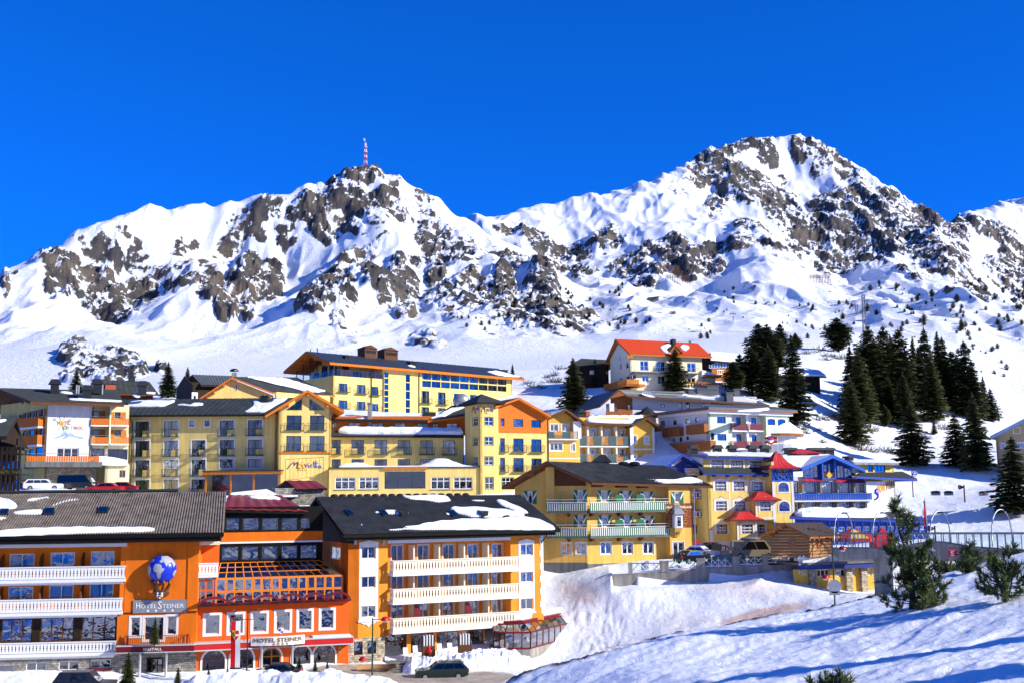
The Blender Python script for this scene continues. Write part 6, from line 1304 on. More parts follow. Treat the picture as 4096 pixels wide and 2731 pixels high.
def back_roof_house():
 b = Bld('house','dark roofed house with a brick chimney behind the white painted hotel','house',365,192,625,196,14.); P = b.pl; R = b.root; at = P.at
 e1,e2,r1,r2 = at(*Z4(845,280),0),at(*Z4(1490,290),0),at(*Z4(872,155),-6),at(*Z4(1405,178),-6); b.wall(P,e1[0]+.8,e2[0]-.8,10,e1[2],'brown_wood',-1.); rf = b.roof(P,e1,e2,r2,r1,'roof_felt','brown_wood',.35,corr=.9,amp=.02); b.roof(P,(e1[0],-12,e1[2]),(e2[0],-12,e2[2]),r2,r1,'roof_felt','brown_wood',.3)
 S = P.turn(e1[0]+.8,-11,-math.pi/2); b.gable(S,[(0,10),(10,10),(10,e1[2]),(5,r1[2]-.4),(0,e1[2])],'larch',0.)
 chimney(b,rf,P,Z4,(990,196,1090,252),-1.5,'brick_red',1.6); chimney(b,rf,P,Z4,(1212,125,1272,180),-5.4,'sheet_dark',1.6); chimney(b,rf,P,Z4,(893,215,938,270),-.6,'sheet_dark',1.2)
 for c in [[(1340,208),(1380,204),(1395,215),(1345,216)],[(1335,243),(1360,240),(1400,250),(1345,255)]]: b.snow(rf,P,(e1,e2,r2),Z4,c,.12,.15)
back_roof_house()
def timber_house():
 b = Bld('house','dark timber house with planted balconies cut by the left edge','house',-60,128,82,128,-2.); P = b.pl; R = b.root; at = P.at
 u1 = P.u(*Z4(175,1000)); u0 = P.u(*Z4(-250,1000)); b.wall(P,u0,u1-1.5,-4,at(*Z4(50,700))[2],'interior_warm',-2.5)
 for (ya,yb) in [(790,850),(1000,1045),(1200,1240)]:
  q = b.rect(P,Z4,(-250,ya,190,yb),0.); b.box('balcony_floor','dark_wood',P,(q[0],q[1],-2.4,.1,q[2]-.15,q[2])); mb = P.mb(); mb.box(q[0],q[1],-.05,.06,q[3]-.12,q[3]); mb.box(q[0],q[1],-.03,.03,(q[2]+q[3])/2,(q[2]+q[3])/2+.1); mb.build('handrail','dark_wood',R)
  mb = P.mb(); rr = random.Random(int(ya))
  if ya > 900:
   for i in range(260):
    t = rr.random(); u = q[0]+(q[1]-q[0])*t; z = q[2]+rr.uniform(.0,.35); mb.add([(u,.12,z),(u+rr.uniform(-.2,.2),.2+rr.uniform(0,.25),z+rr.uniform(-.2,.25)),(u+.1,.13,z+.05)],[(0,1,2)])
   mb.build('planting','dry_grass',R)
 for x in (-40,12,58,100,142,180): u = P.u(*Z4(x,1000)); b.box('post','dark_wood',P,(u-.12,u+.12,-.12,.12,-4,at(*Z4(x,790))[2]))
 for x in (-20,25,70,115,155):
  for (ya,yb) in [(920,995),(1120,1195)]: q = b.rect(P,Z4,(x,ya,x+26,yb),-1.5); b.box('shutter','bright_blue_paint',P,(q[0],q[1],-1.6,-1.5,q[2],q[3]))  # strips of blue light between the posts, painted in as blue panels
 ap = at(*Z4(160,520),-1); e1 = at(*Z4(62,690),2.4); e2 = (u0,2.4,e1[2]); rf = b.roof(P,e2,e1,(ap[0],-1,ap[2]),(u0,-1,ap[2]),'roof_felt','dark_wood',.35); b.roof(P,(u0,-6,e1[2]-.5),(P.u(*Z4(235,775),-6),-6,e1[2]-.9),(ap[0],-1,ap[2]),(u0,-1,ap[2]),'roof_felt','dark_wood',.35)
 S = P.turn(u1-1.6,-5,-math.pi/2); S2 = P.turn(u1-1.5,1.5,math.pi/2); b.gable(S2,[(0,e1[2]-.5),(7.5,e1[2]-1.),(2.5,ap[2]-.3)],'dark_wood')
 b.snow(rf,P,(e2,e1,ap),Z4,[(-120,540),(0,535),(75,535),(70,548),(0,565),(-120,575)],.2)
mat('dry_grass',(.22,.19,.05),.9,.3)
timber_house()
def green_balcony_house():
 b = Bld('hotel_building','ochre guest house with green slatted balconies and a lettered brown mural','hotel',2061,128,2345,126.8,-7.5)
 P = b.pl; R = b.root; at = P.at; gz = -10.; ww = 'ochre_plaster'; G = 'green_paint'
 Q = Pl.of(2345,126.8,2756,131,root=R); qat = Q.at; vB = 1.
 l,r = P.u(*Z6(158,800)),P.u(*Z6(902,800))
 def dw(pl,rr,v=0.,sh=True,**k):
  q = b.window(pl,Z6,rr,v,'white_paint',1,1,glass='glass_bright',fw=.1,sur='white_paint',sw=.06,curt=.8,**k)
  if sh: shutters(b,pl,q,v,G,'white_paint',.42)
 dw(P,(290,560,341,684)); dw(P,(812,548,868,668)); dw(P,(816,810,868,920))
 for rr in [(524,580,568,672),(526,838,570,922)]: dw(P,rr,sh=False)
 for rr in [(1055,552,1124,662),(1282,556,1346,668),(1502,564,1568,672),(1064,813,1130,930),(1293,816,1354,930),(1513,820,1574,930)]: dw(Q,rr)
 for rr in [(640,1088,750,1212),(790,1088,905,1218)]: b.window(P,Z6,rr,0.,'white_paint',2,1,glass='glass_bright',fw=.14,curt=.7,sur='white_paint',sw=.06)
 for rr in [(1046,1082,1167,1218),(1273,1083,1392,1217),(1492,1082,1608,1214)]: b.window(Q,Z6,rr,0.,'white_paint',2,1,glass='glass_bright',fw=.14,curt=.7,sur='white_paint',sw=.06)
 zl = P.z(*Z6(158,480)); zr = P.z(*Z6(902,470)); ap = at(*Z6(478,262)); zfo = P.z(*Z6(900,1302)); zm = min(zl,zr)
 b.wall(P,l,r,zfo,zm,ww,0.); b.wall(P,l,r,gz,zfo,'concrete_dark',.04); b.gable(P,[(l,zm),(r,zm),(r,zr),(ap[0],ap[2]),(l,zl)],ww)
 px,py = P.u(*Z6(478,400)),P.u(*Z6(569,400)); b.wall(P,px,py,zfo+2.7,at(*Z6(520,300))[2],ww,.35)
 b.gable(P,[(py,P.z(*Z6(600,500),.06)),(r,P.z(*Z6(880,500),.06)),(r,zr+.1),(py,P.z(*Z6(569,310),.06))],'brown_wood',.06,name='boarded_gable')
 qb = Q.u(*Z6(1728,800)); qe = Q.u(*Z6(1973,800)); ze = qat(*Z6(1500,486))[2]; zfq = qat(*Z6(1400,1302))[2]
 b.wall(Q,0,qb+.2,zfq,ze+.6,ww,0.); b.wall(Q,0,qb+.2,gz,zfq,'concrete_dark',.04); b.window(Q,Z6,(1078,1325,1138,1366),.05,'white_paint',2,1,hole=False)
 q = b.window(Q,Z6,(1826,565,1880,674),vB,'white_paint',1,1,glass='glass_bright',fw=.12,curt=.8); shutters(b,Q,q,vB,G,'white_paint',.4)
 b.window(Q,Z6,(1806,1084,1926,1232),vB,'white_paint',2,1,glass='glass_bright',fw=.13,curt=.9,sur='white_paint',sw=.06)
 b.wall(Q,qb,qe,gz,ze+.4,ww,vB,thick=1.5); E = Q.turn(qe,vB,math.pi/2); b.wall(E,0,12,gz,ze+.4,ww,0.)
 # brown painted panel, lettering and oriel
 q = b.rect(Q,Z6,(1735,682,1972,937),vB+.02); mu = b.box('mural','mural_brown',Q,(q[0],qe-.02,vB,vB+.02,q[2],q[3])); mb = Q.mb(); W = q[1]-q[0]; H = q[3]-q[2]
 lettering(mb,'HOTEL',q[0]+W*.38,q[0]+W*.62,q[2]+H*.925,q[2]+H*.985,vB+.05,bold=.02); lettering(mb,'HAUS KÄRNTNERLAND',q[0]+W*.03,qe-.1,q[2]+H*.79,q[2]+H*.915,vB+.05,bold=.025)
 mb.build('lettering','cream_paint',mu); mb = Q.mb()
 for (cx,cy,s) in [(.12,.62,1),(.12,.42,-1),(.13,.2,1),(.30,.55,-1),(.88,.62,-1),(.88,.4,1),(.87,.2,-1),(.2,.07,1),(.8,.07,-1),(.2,.96,1),(.8,.96,-1)]:
  k = .4 if cy > .9 else 1.; mb.tube([(q[0]+W*cx+s*k*(.36-.03*i)*math.cos(i*.62),vB+.035,q[2]+H*cy+k*(.36-.03*i)*math.sin(i*.62)) for i in range(12)],.028,4)
 mb.build('painted_scrolls','letter_gold',mu)
 o = b.rect(Q,Z6,(1830,795,1910,942),vB+.7); b.window(Q,Z6,(1842,815,1898,930),vB+.7,'white_paint',1,1,glass='glass_bright',fw=.1,hole=False); mb = Q.mb(); mb.box(o[0],o[1],vB+.01,vB+.7,o[2],o[3]); mb.build('oriel','white_paint',R)
 c = (o[0]+o[1])/2; w = (o[1]-o[0])/2; mb = Q.mb(); mb.slab([(o[0],vB+.65,o[2]),(o[1],vB+.65,o[2]),(c+w*.5,vB+.2,o[2]-.95),(c-w*.5,vB+.2,o[2]-.95)],(0,-.3,0)); mb.ball((c,vB+.42,o[2]-.42),(.28,.08,.28),10,6,1); mb.build('corbel',['gold_plaster','letter_brown'],R)
 mb = Q.mb(); z3 = o[3]; n = 8
 prof = [(1.45,1.0,0.),(1.1,.8,.28),(.85,.55,.62),(.6,.15,.95)]
 for i in range(n):
  a = [(c+w*k*(2*i/n-1),vB+d,z3+h) for k,d,h in prof]; e = [(c+w*k*(2*(i+1)/n-1),vB+d,z3+h) for k,d,h in prof]
  for j in range(3): mb.quad(a[j],e[j],e[j+1],a[j+1])
 for s in (-1,1): mb.poly([(c+s*w*k,vB+d,z3+h) for k,d,h in prof]+[(c+s*w*.6,vB,z3+.95),(c+s*w*1.45,vB,z3)])
 mb.build('oriel_roof','steel',R)
 # slatted balconies in two legs
 bl = P.u(*Z6(482,720),vB); 
 for (ya,yb,x0) in [(668,760,482),(931,1015,500)]:
  zt = (P.z(*Z6(700,ya),vB)+Q.z(*Z6(1400,ya),vB))/2; z0 = zt-1.
  for pl,a,c in ((P,bl,r+.15),(Q,.0,qb)):
   mb = pl.mb(); boards(mb,a,c,z0,zt-.12,vB,.125,.018,0,.03,1); mb.box(a,c,vB-.04,vB+.03,zt-.05,zt+.02,1); mb.box(a,c,vB-.03,vB+.02,z0-.04,z0+.05,0)
   for i in range(int((c-a)/1.6)+1): mb.box(a+i*1.6-.02,a+i*1.6+.02,vB,vB+.04,zt-.1,zt+.3,0)
   mb.box(a,c,vB-.01,vB+.03,zt+.27,zt+.31,1); mb.build('balcony_railing',[G,'white_paint'],R)
   b.box('balcony_floor','concrete_dark',pl,(a,c,0,vB+.02,z0-.2,z0-.05))
  for x in (715,960,1250,1475):
   pl = P if x < 902 else Q; u = pl.u(*Z6(x,yb+20),.5); mb = pl.mb(); mb.slab([(u-.14,.05,z0-.2),(u-.14,1.05,z0-.2),(u-.14,.9,z0-.45),(u-.14,.05,z0-.6)],(.28,0,0)); mb.build('bracket','brown_wood',R)
  for x in (1245,1465): u = Q.u(*Z6(x,ya-40),.4); mb = Q.mb(); mb.slab([(u-.5,.5,zt-.3),(u+.5,.5,zt-.3),(u+.5,.5,zt+.5),(u+.3,.5,zt+.78),(u-.5,.5,zt+.8)],(0,-.05,0)); mb.tube([(u+.55,.5,zt-.3),(u+.55,.5,zt+.45),(u+.32,.5,zt+.82),(u,.5,zt+.84)],.04,5,1); mb.build('privacy_screen',[G,'white_paint'],R)
 # roof
 A0,E0,W0 = at(*Z6(475,247),1.1),at(*Z6(962,463),1.4),at(*Z6(18,507),1.1); E1 = atY(P,Z6,2228,500,130.5); R1 = atY(P,Z6,1722,292,140.)
 rf = b.roof(P,E0,E1,R1,A0,'sheet_rib_dark','brown_wood',.28,corr=.3,amp=.035); b.roof(P,W0,(W0[0]+8,-10.5,W0[2]),R1,A0,'sheet_rib_dark','brown_wood',.28)
 b.snow(rf,P,(E0,E1,A0),Z6,[(1600,462),(1800,440),(1980,412),(2050,425),(2130,462),(2120,474),(1900,474),(1700,474)],.25)
 for (x,y) in [(1000,488),(1250,495),(1470,500)]: p = qat(*Z6(x,y),.0); b.box('rafter_end','brown_wood',Q,(p[0]-.55,p[0]+.55,0,.9,p[2]-.25,p[2]+.15))
 for (x,y) in [(325,385)]: p = at(*Z6(x,y),0); b.box('rafter_end','brown_wood',P,(p[0]-.4,p[0]+.4,0,1.,p[2]-.2,p[2]+.2))
 q = b.rect(P,Z6,(975,205,1140,262),-8.); mb = P.mb(); mb.box(q[0],q[1],-9.5,-8,q[2]-1,q[3]-.5,0); mb.slab([(q[0]-.3,-7.8,q[3]-.5),(q[1]+.3,-7.8,q[3]-.5),(q[1]-.5,-8.7,q[3]+.4),(q[0]+.8,-8.7,q[3]+.4)],(0,-1,-.1),1); mb.build('chimney',['stone_grey','sheet_dark'],rf)
 for x in (905,1290,1405): u,_,z = at(*Z6(x,262),-8); mb = P.mb(); mb.ball((u,-8,z-.1),(.7,.4,.3),8,5); mb.build('ridge_vent','black_metal',rf)
 pipe(b,Q,[(qe+.9,1.6,ze+.3),(qe+.1,1.2,ze-.5),(qe+.1,vB+.1,gz)],.07,'steel')
mat('mural_brown',(.22,.06,.025),.85,.2,3.)
mat('letter_gold',(.62,.36,.10),.7,.1)
green_balcony_house()
def apartments():
 b = Bld('hotel_building','golden yellow apartment house with white pillars and orange chevron balcony panels','hotel',2193,177,2616,183,-3.)
 P = b.pl; R = b.root; at = P.at; gz = -7.; ww = 'gold_plaster'
 x = lambda v: P.u(*Z7(v,950)); wp = dict(frame='white_paint',glass='glass_bright',fw=.12,sur='white_paint',sw=.14)
 for r in [(2,845,68,905),(100,845,160,905),(0,1003,106,1070),(178,1010,214,1076)]: b.window(P,Z7,r,.5,nx=3 if r[0] == 0 else 2,curt=.5,**wp)
 zt = at(*Z7(140,822),.5)[2]; l0,l1 = x(-40),x(244); ap = at(*Z7(138,722),.5); b.wall(P,l0,l1,gz,zt,ww,.5,thick=2); b.gable(P,[(l0,zt),(l1,zt),(l1,zt+.6),(ap[0],ap[2]),(l0,zt+1.)],ww,.5,2.)
 b.box('partition','white_paint',P,(x(178),x(243),.51,1.2,at(*Z7(200,970))[2],at(*Z7(200,822))[2]))
 def slats(u0,u1,z0,z1,v,alt=True):
  n = max(1,round((u1-u0)/1.35)); mb = P.mb(); mb.box(u0,u1,v-.02,v+.04,z1-.05,z1,0); mb.box(u0,u1,v-.02,v+.04,z0,z0+.06,0)
  for i in range(n+1): u = u0+(u1-u0)*i/n; mb.box(u-.03,u+.03,v-.02,v+.05,z0,z1+.1,0)
  for i in range(n):
   a,c = u0+(u1-u0)*i/n+.08,u0+(u1-u0)*(i+1)/n-.08; k = (1 if i % 2 == 1 else 3) if alt else 1
   if k == 1:
    m = (a+c)/2; h = z1-z0-.16
    for j in range(7): z = z0+.08+h*j/7; mb.slab([(a,v,z),(m,v,z-.02+h*.09),(c,v,z),(c,v,z+h*.1),(m,v,z-.02+h*.19),(a,v,z+h*.1)],(0,-.03,0),1)
   else: mb.box(a,c,v-.02,v,z0+.08,z1-.08,2)
  mb.build('balcony_railing',['grey_paint','pine_board','glass_green'],R); b.box('balcony_floor','white_paint',P,(u0-.05,u1+.05,v-1.2,v+.05,z0-.2,z0-.02))
 q = b.rect(P,Z7,(-30,905,238,968),1.2); slats(q[0],q[1],q[2],q[3],1.2)
 b.box('ledge','white_paint',P,(l0,l1,.5,.53,at(*Z7(100,1142),.5)[2],at(*Z7(100,1132),.5)[2]))
 for (ya,yb) in [(880,1000),(1045,1165)]:
  for (xa,xb) in [(248,270),(350,394),(474,514),(596,640)]: b.window(P,Z7,(xa,ya+(xa-250)*.03,xb,yb+(xa-250)*.03),-1.2,nx=1,curt=.8,**wp)
 m0,m1 = x(246),x(692); zm = at(*Z7(450,838))[2]; b.wall(P,m0-.3,m1+.3,gz,zm+1,ww,-1.2)
 for (ya,yb) in [(948,1030),(1102,1176)]:
  q = b.rect(P,Z7,(248,ya,690,yb),.0); slats(q[0],q[1],q[2],q[3],0.)
 for v in (328,445,570): b.box('partition','cream_white',P,(x(v)-.15,x(v)+.15,-1.2,-.06,gz,at(*Z7(v,862))[2]))
 r0,r1 = x(690),x(886)
 for r in [(712,940,741,1008),(808,947,846,1014),(712,1102,742,1168),(808,1108,845,1168)]: b.window(P,Z7,r,.2,nx=2 if r[0] > 800 else 1,curt=.6,**wp)
 zr = at(*Z7(700,870),.2)[2]; ap = at(*Z7(830,796),.2); b.wall(P,r0,r1,gz,zr-.3,ww,.2,thick=2.); b.gable(P,[(r0,zr-.3),(r1,zr-.3),(r1,zr),(ap[0],ap[2]),(r0,zr+.3)],ww,.2,2.); b.box('corner_strip','white_paint',P,(r0-.2,r0+.35,.2,.26,gz,zr)); b.box('corner_strip','white_paint',P,(r1-.3,r1+.02,.2,.26,gz,zr))
 z = at(*Z7(780,1058),.2)[2]; b.box('ledge','white_paint',P,(r0,r1,.2,.24,z-.12,z+.12)); D = P.turn(r1,.2,math.pi/2); b.wall(D,0,12,gz,zr,'white_plaster',0.)
 for k in range(4): pass
 a2,e1,e2 = at(*Z7(140,712),1.8),at(*Z7(-30,790),1.8),at(*Z7(304,832),1.8); gable_roof(b,P,(a2[0],a2[2]),(e1[0],e1[2]),(e2[0],e2[2]),1.8,-9,'snow','brown_wood',.35)
 a3,e3,e4 = at(*Z7(828,784),1.4),at(*Z7(700,852),1.4),at(*Z7(982,880),1.4); gable_roof(b,P,(a3[0],a3[2]),(e3[0],e3[2]),(e4[0],e4[2]),1.4,-9,'sheet_grey','brown_wood',.35)
 eL,eR = at(*Z7(290,832),.9),at(*Z7(705,850),.9); rr = b.roof(P,eL,eR,at(*Z7(820,782),-7),at(*Z7(330,770),-7),'sheet_grey','brown_wood',.25)
 b.snow(rr,P,(eL,eR,at(*Z7(820,782),-7)),Z7,[(300,812),(330,790),(480,785),(700,782),(815,784),(740,815),(695,838),(500,836),(330,826)],.4,.5)
 q = b.rect(P,Z7,(240,725,300,775),-6); mb = P.mb(); mb.box(q[0],q[1],-8,-6,q[2]-1,q[3]-.4,0); c = (q[0]+q[1])/2; mb.slab([(q[0]-.2,-5.8,q[3]-.4),(q[1]+.2,-5.8,q[3]-.4),(c,-5.8,q[3]+.3)],(0,-2.4,0),0); mb.box(q[1]+.4,q[1]+1.1,-7.5,-6.6,q[2]-1,q[3]-.1,1); mb.build('chimney',['sheet_dark','brick_red'],R)
apartments()
def mint_hotel():
 b = Bld('hotel_building','mint green and lilac hotel with red iron balconies and big brown wooden ones','hotel',2845,178,3152,186,-3.)
 P = b.pl; R = b.root; at = P.at; gz = -8.; br = 'dark_brown_frame'; x = lambda v: P.u(*Z7(v,900)); zt = at(*Z7(1700,765))[2]
 wp = dict(frame=br,glass='glass_bright',fw=.1,sur='white_paint',sw=.18)
 for r in [(1427,782,1503,838),(1430,927,1508,985)]: b.window(P,Z7,r,.0,nx=3,curt=.6,**wp)
 for r in [(1860,798,1925,852),(1947,800,2012,856),(1852,945,1926,998),(1952,946,2018,1002)]: b.window(P,Z7,r,.35,nx=2,arch=.25,hole=False,**wp)
 for r in [(1587,785,1632,868),(1717,790,1762,872),(1592,930,1638,1014),(1724,936,1768,1018),(1597,1072,1640,1150),(1728,1076,1770,1150)]: b.window(P,Z7,r,-.9,nx=2,**wp)
 b.wall(P,0,x(1556),gz,zt,'mint_plaster',0.); b.wall(P,x(1556),x(1842),gz,zt,'lilac_plaster',-.9); b.wall(P,x(1838),x(2036),gz,zt,'mint_plaster',.35,thick=1.5)
 b.box('partition','white_paint',P,(x(1690)-.2,x(1690)+.2,-.9,0,gz,zt)); b.wall(P.turn(x(2036),.35,math.pi/2),0,10,gz,zt,'mint_plaster',0.)
 for (ya,yb) in [(840,896),(990,1048)]:
  for (xa,xb) in [(1560,1686),(1700,1824)]:
   q = b.rect(P,Z7,(xa,ya,xb,yb),.5); mb = P.mb(); rail_bars(mb,q[0],q[1],q[2],q[3],-.9,.5,.14,.02); mb.box(q[0]+.3,q[1]-.3,.47,.485,q[2]+.1,q[3]-.15); mb.build('balcony_railing','iron_red',R); b.box('balcony_floor','white_paint',P,(q[0],q[1],-.9,.5,q[2]-.2,q[2]-.04))
 z = at(*Z7(1940,1030),.4)[2]; q = b.rect(P,Z7,(1882,1030,2002,1062),.4); mb = P.mb(); lettering(mb,'Latschenhof',q[0],q[1],q[2],q[3],.42,0,.35,.02); q = b.rect(P,Z7,(1905,1017,1950,1026),.4); lettering(mb,'HOTEL',q[0],q[1],q[2],q[3],.42,1)
 for k in range(4): c = at(*Z7(1962+k*10,1021),.42); mb.ball(c,(.14,.02,.14),6,4,2)
 for (xx,yy) in [(1862,1028),(2018,1034)]: c = at(*Z7(xx,yy),.41); mb.tube([(c[0]-.3,.42,c[2]-.2),(c[0],.42,c[2]+.1),(c[0]+.3,.42,c[2]+.2)],.06,4,3)
 mb.build('lettering',['letter_red','letter_brown','letter_orange','letter_green'],R)
 # lilac side with brown balconies
 S = P.turn(0,-11.5,-math.pi/2)
 for r in [(1052,808,1084,850),(1157,797,1194,836),(1240,787,1267,828),(947,815,985,865),(1044,962,1070,1000),(1107,953,1132,992),(1167,945,1187,980),(1342,922,1367,975),(1020,1102,1074,1150),(1110,1098,1150,1150)]: b.window(S,Z7,r,0.,nx=1,**wp)
 b.wall(S,-1.5,11.5,gz,zt+.3,'lilac_plaster',0.)
 for (xa,xb,ya,yb,v) in [(958,1105,862,932,.9),(1160,1318,838,908,.9),(960,1372,990,1062,1.1)]:
  u0,u1 = S.u(*Z7(xa,ya),v),S.u(*Z7(xb,ya),v); z1 = (S.z(*Z7(xa,ya+18),v)+S.z(*Z7(xb,ya),v))/2; mb = S.mb(); boards(mb,u0,u1,z1-1.3,z1,v,.3,.02,th=.06); mb.box(u0,u1,0,v-.05,z1-1.5,z1-1.3)
  mb.build('balcony_railing','warm_wood',R); D = S.turn(u1,v,math.pi/2); mb = D.mb(); boards(mb,0,v,z1-1.3,z1,0.,.3,.02,th=.05); mb.build('balcony_railing','warm_wood',R); D = S.turn(u0,0,-math.pi/2); mb = D.mb(); boards(mb,0,v,z1-1.3,z1,0.,.3,.02,th=.05); mb.build('balcony_railing','warm_wood',R)
 # flat eaves roof and the set-back storey
 e = 1.; mb = P.mb(); L_ = x(2036); mb.box(-e,L_+e,-13,e+.35,zt+.55,zt+.95,0); mb.box(-.5,L_+.5,-12.5,.8,zt,zt+.55,1); mb.slab([(-e,e+.35,zt+.95),(L_+e,e+.35,zt+.95),(L_+.2,-3,zt+1.8),(.5,-3,zt+1.8)],(0,0,-.01),0); rf = mb.build('roof',['sheet_grey','white_paint'],R); b.box('eave_board','warm_wood',P,(-e-.05,L_+e+.05,-12.9,e+.4,zt+.5,zt+.62),rf)
 P3 = ((-e,e+.35,zt+.97),(L_+e,e+.35,zt+.97),(.5,-3,zt+1.82)); b.snow(rf,P,P3,Z7,[(1600,738),(1680,728),(1800,720),(1870,712),(1880,722),(1780,738)],.2)
 H = Pl.of(2400,190,3030,197,root=R); vb = 0.; 
 for r in [(1100,660,1131,720),(1160,657,1197,715),(1294,664,1329,705),(1372,652,1490,700),(1598,682,1620,720),(1710,687,1748,722)]: b.window(H,Z7,r,vb,nx=3 if r[0] == 1372 else 1,**wp)
 u0,u1 = H.u(*Z7(985,680),vb),H.u(*Z7(1770,690),vb); zz = H.z(*Z7(1400,635),vb); b.wall(H,u0,u1,zt-2,zz+.6,'lilac_plaster',vb)
 g0,g1 = H.u(*Z7(524,700),vb),H.u(*Z7(706,700),vb); b.wall(H,g1,u0+.5,zt-6,zz+.3,'lilac_plaster',vb+.02); b.window(H,Z7,(945,674,982,698),vb+.02,nx=1,hole=False,**wp)
 ap = H.at(*Z7(588,560),vb); zg = H.z(*Z7(600,690),vb)
 for r in [(552,692,578,735),(660,675,690,722)]: b.window(H,Z7,r,vb+.03,br,1,1,hole=False)
 b.gable(H,[(g0,zg-6),(g1,zg-6),(g1,zg+2.4),(ap[0],ap[2]),(g0,zg+1.4)],'warm_wood',vb+.02); q = b.rect(H,Z7,(476,735,708,790),vb+1.6); mb = H.mb(); boards(mb,q[0],q[1],q[2],q[3],vb+1.6,.5,.02,th=.06); mb.build('balcony_railing','warm_wood',R); b.box('partition','white_plaster',H,(H.u(*Z7(484,700),vb),H.u(*Z7(524,700),vb),vb-.3,vb+1.5,q[2]-6,H.z(*Z7(500,672),vb)))
 a2,e1,e2 = H.at(*Z7(586,547),vb+2.2),H.at(*Z7(428,682),vb+2.2),H.at(*Z7(672,602),vb+2.2); b.roof(H,(e1[0],vb+2.2,e1[2]),(e1[0],-12,e1[2]),(a2[0],-12,a2[2]),a2,'sheet_grey','brown_wood',.35)
 eR,rR = H.at(*Z7(1880,682),vb+1.6),H.at(*Z7(1800,640),-8); f0,f1 = H.at(*Z7(670,600),vb+2.),H.at(*Z7(1010,640),vb+1.8); r1 = b.roof(H,f0,eR,H.at(*Z7(1620,588),-8),a2,'sheet_grey','brown_wood',.3)
 P3 = (f0,eR,a2); b.snow(r1,H,P3,Z7,[(780,570),(830,562),(900,580),(950,615),(930,628),(850,612),(790,595)],.3)
 b.snow(r1,H,P3,Z7,[(1120,592),(1250,590),(1400,600),(1480,612),(1380,616),(1200,606)],.2); b.snow(r1,H,P3,Z7,[(1640,600),(1720,615),(1840,648),(1760,640),(1650,618)],.2)
 for (r,v) in [((1186,552,1232,615),-3),((1262,548,1438,615),-4),((1345,522,1442,560),-5),((1512,582,1570,722),1.),((1576,552,1624,625),-3)]: q = b.rect(H,Z7,r,v); mb = H.mb(); mb.box(q[0],q[1],v-2,v,q[2]-1,q[3]); mb.box(q[0]-.15,q[1]+.15,v-2.1,v+.1,q[3],q[3]+.2); mb.build('chimney','sheet_grey',r1)
 # corner turret with a tent roof
 c = H.at(*Z7(848,765),2.); rad = (H.u(*Z7(925,760),2)-H.u(*Z7(772,760),2))/2; zb_ = c[2]; top = H.z(*Z7(845,688),2.); mb = H.mb(); ring = [(c[0]+rad*1.3*math.cos(k*math.pi/4),1.+rad*1.3*math.sin(k*math.pi/4),zb_) for k in range(8)]
 mb.add(ring+[(c[0],1.,top)],[(k,(k+1) % 8,8) for k in range(8)],0); mb.slab(ring,(0,0,-.4),1); mb.build('turret_roof',['sheet_dark','warm_wood'],R); mb = H.mb(); mb.tube([(c[0],1.,gz),(c[0],1.,zb_-.3)],rad,8); mb.build('turret','lilac_plaster',R)
 # low round annex under snow on the right
 q = b.rect(P,Z7,(2036,920,2148,1075),1.); mb = P.mb(); mb.tube([(q[0]+.5,-2,gz),(q[0]+.5,-2,q[3])],3.2,16); mb.build('annex','white_plaster',R); mb = P.mb(); mb.tube([(q[0]+.5,-2,q[3]-.1),(q[0]+.5,-2,q[3]+.5),(q[0]+.5,-2,q[3]+2.6)],[4.3,3.9,1.2],20); mb.build('snow_patch','snow',R,smooth=True); mb = P.mb(); mb.tube([(q[0]+.5,-2,q[3]-.4),(q[0]+.5,-2,q[3]-.1)],4.3,20); mb.build('eave_board','warm_wood',R)
 mb = P.mb(); mb.tube([(q[0]+.5,-1.,P.z(*Z7(2090,1075),1)-.3),(q[0]+.5,-1.,P.z(*Z7(2090,1018),1))],4.0,18); mb.build('terrace','white_plaster',R)
mat('dark_brown_frame',(.035,.018,.012),.5,.1); mat('iron_red',(.20,.025,.04),.5,.1)
mint_hotel()
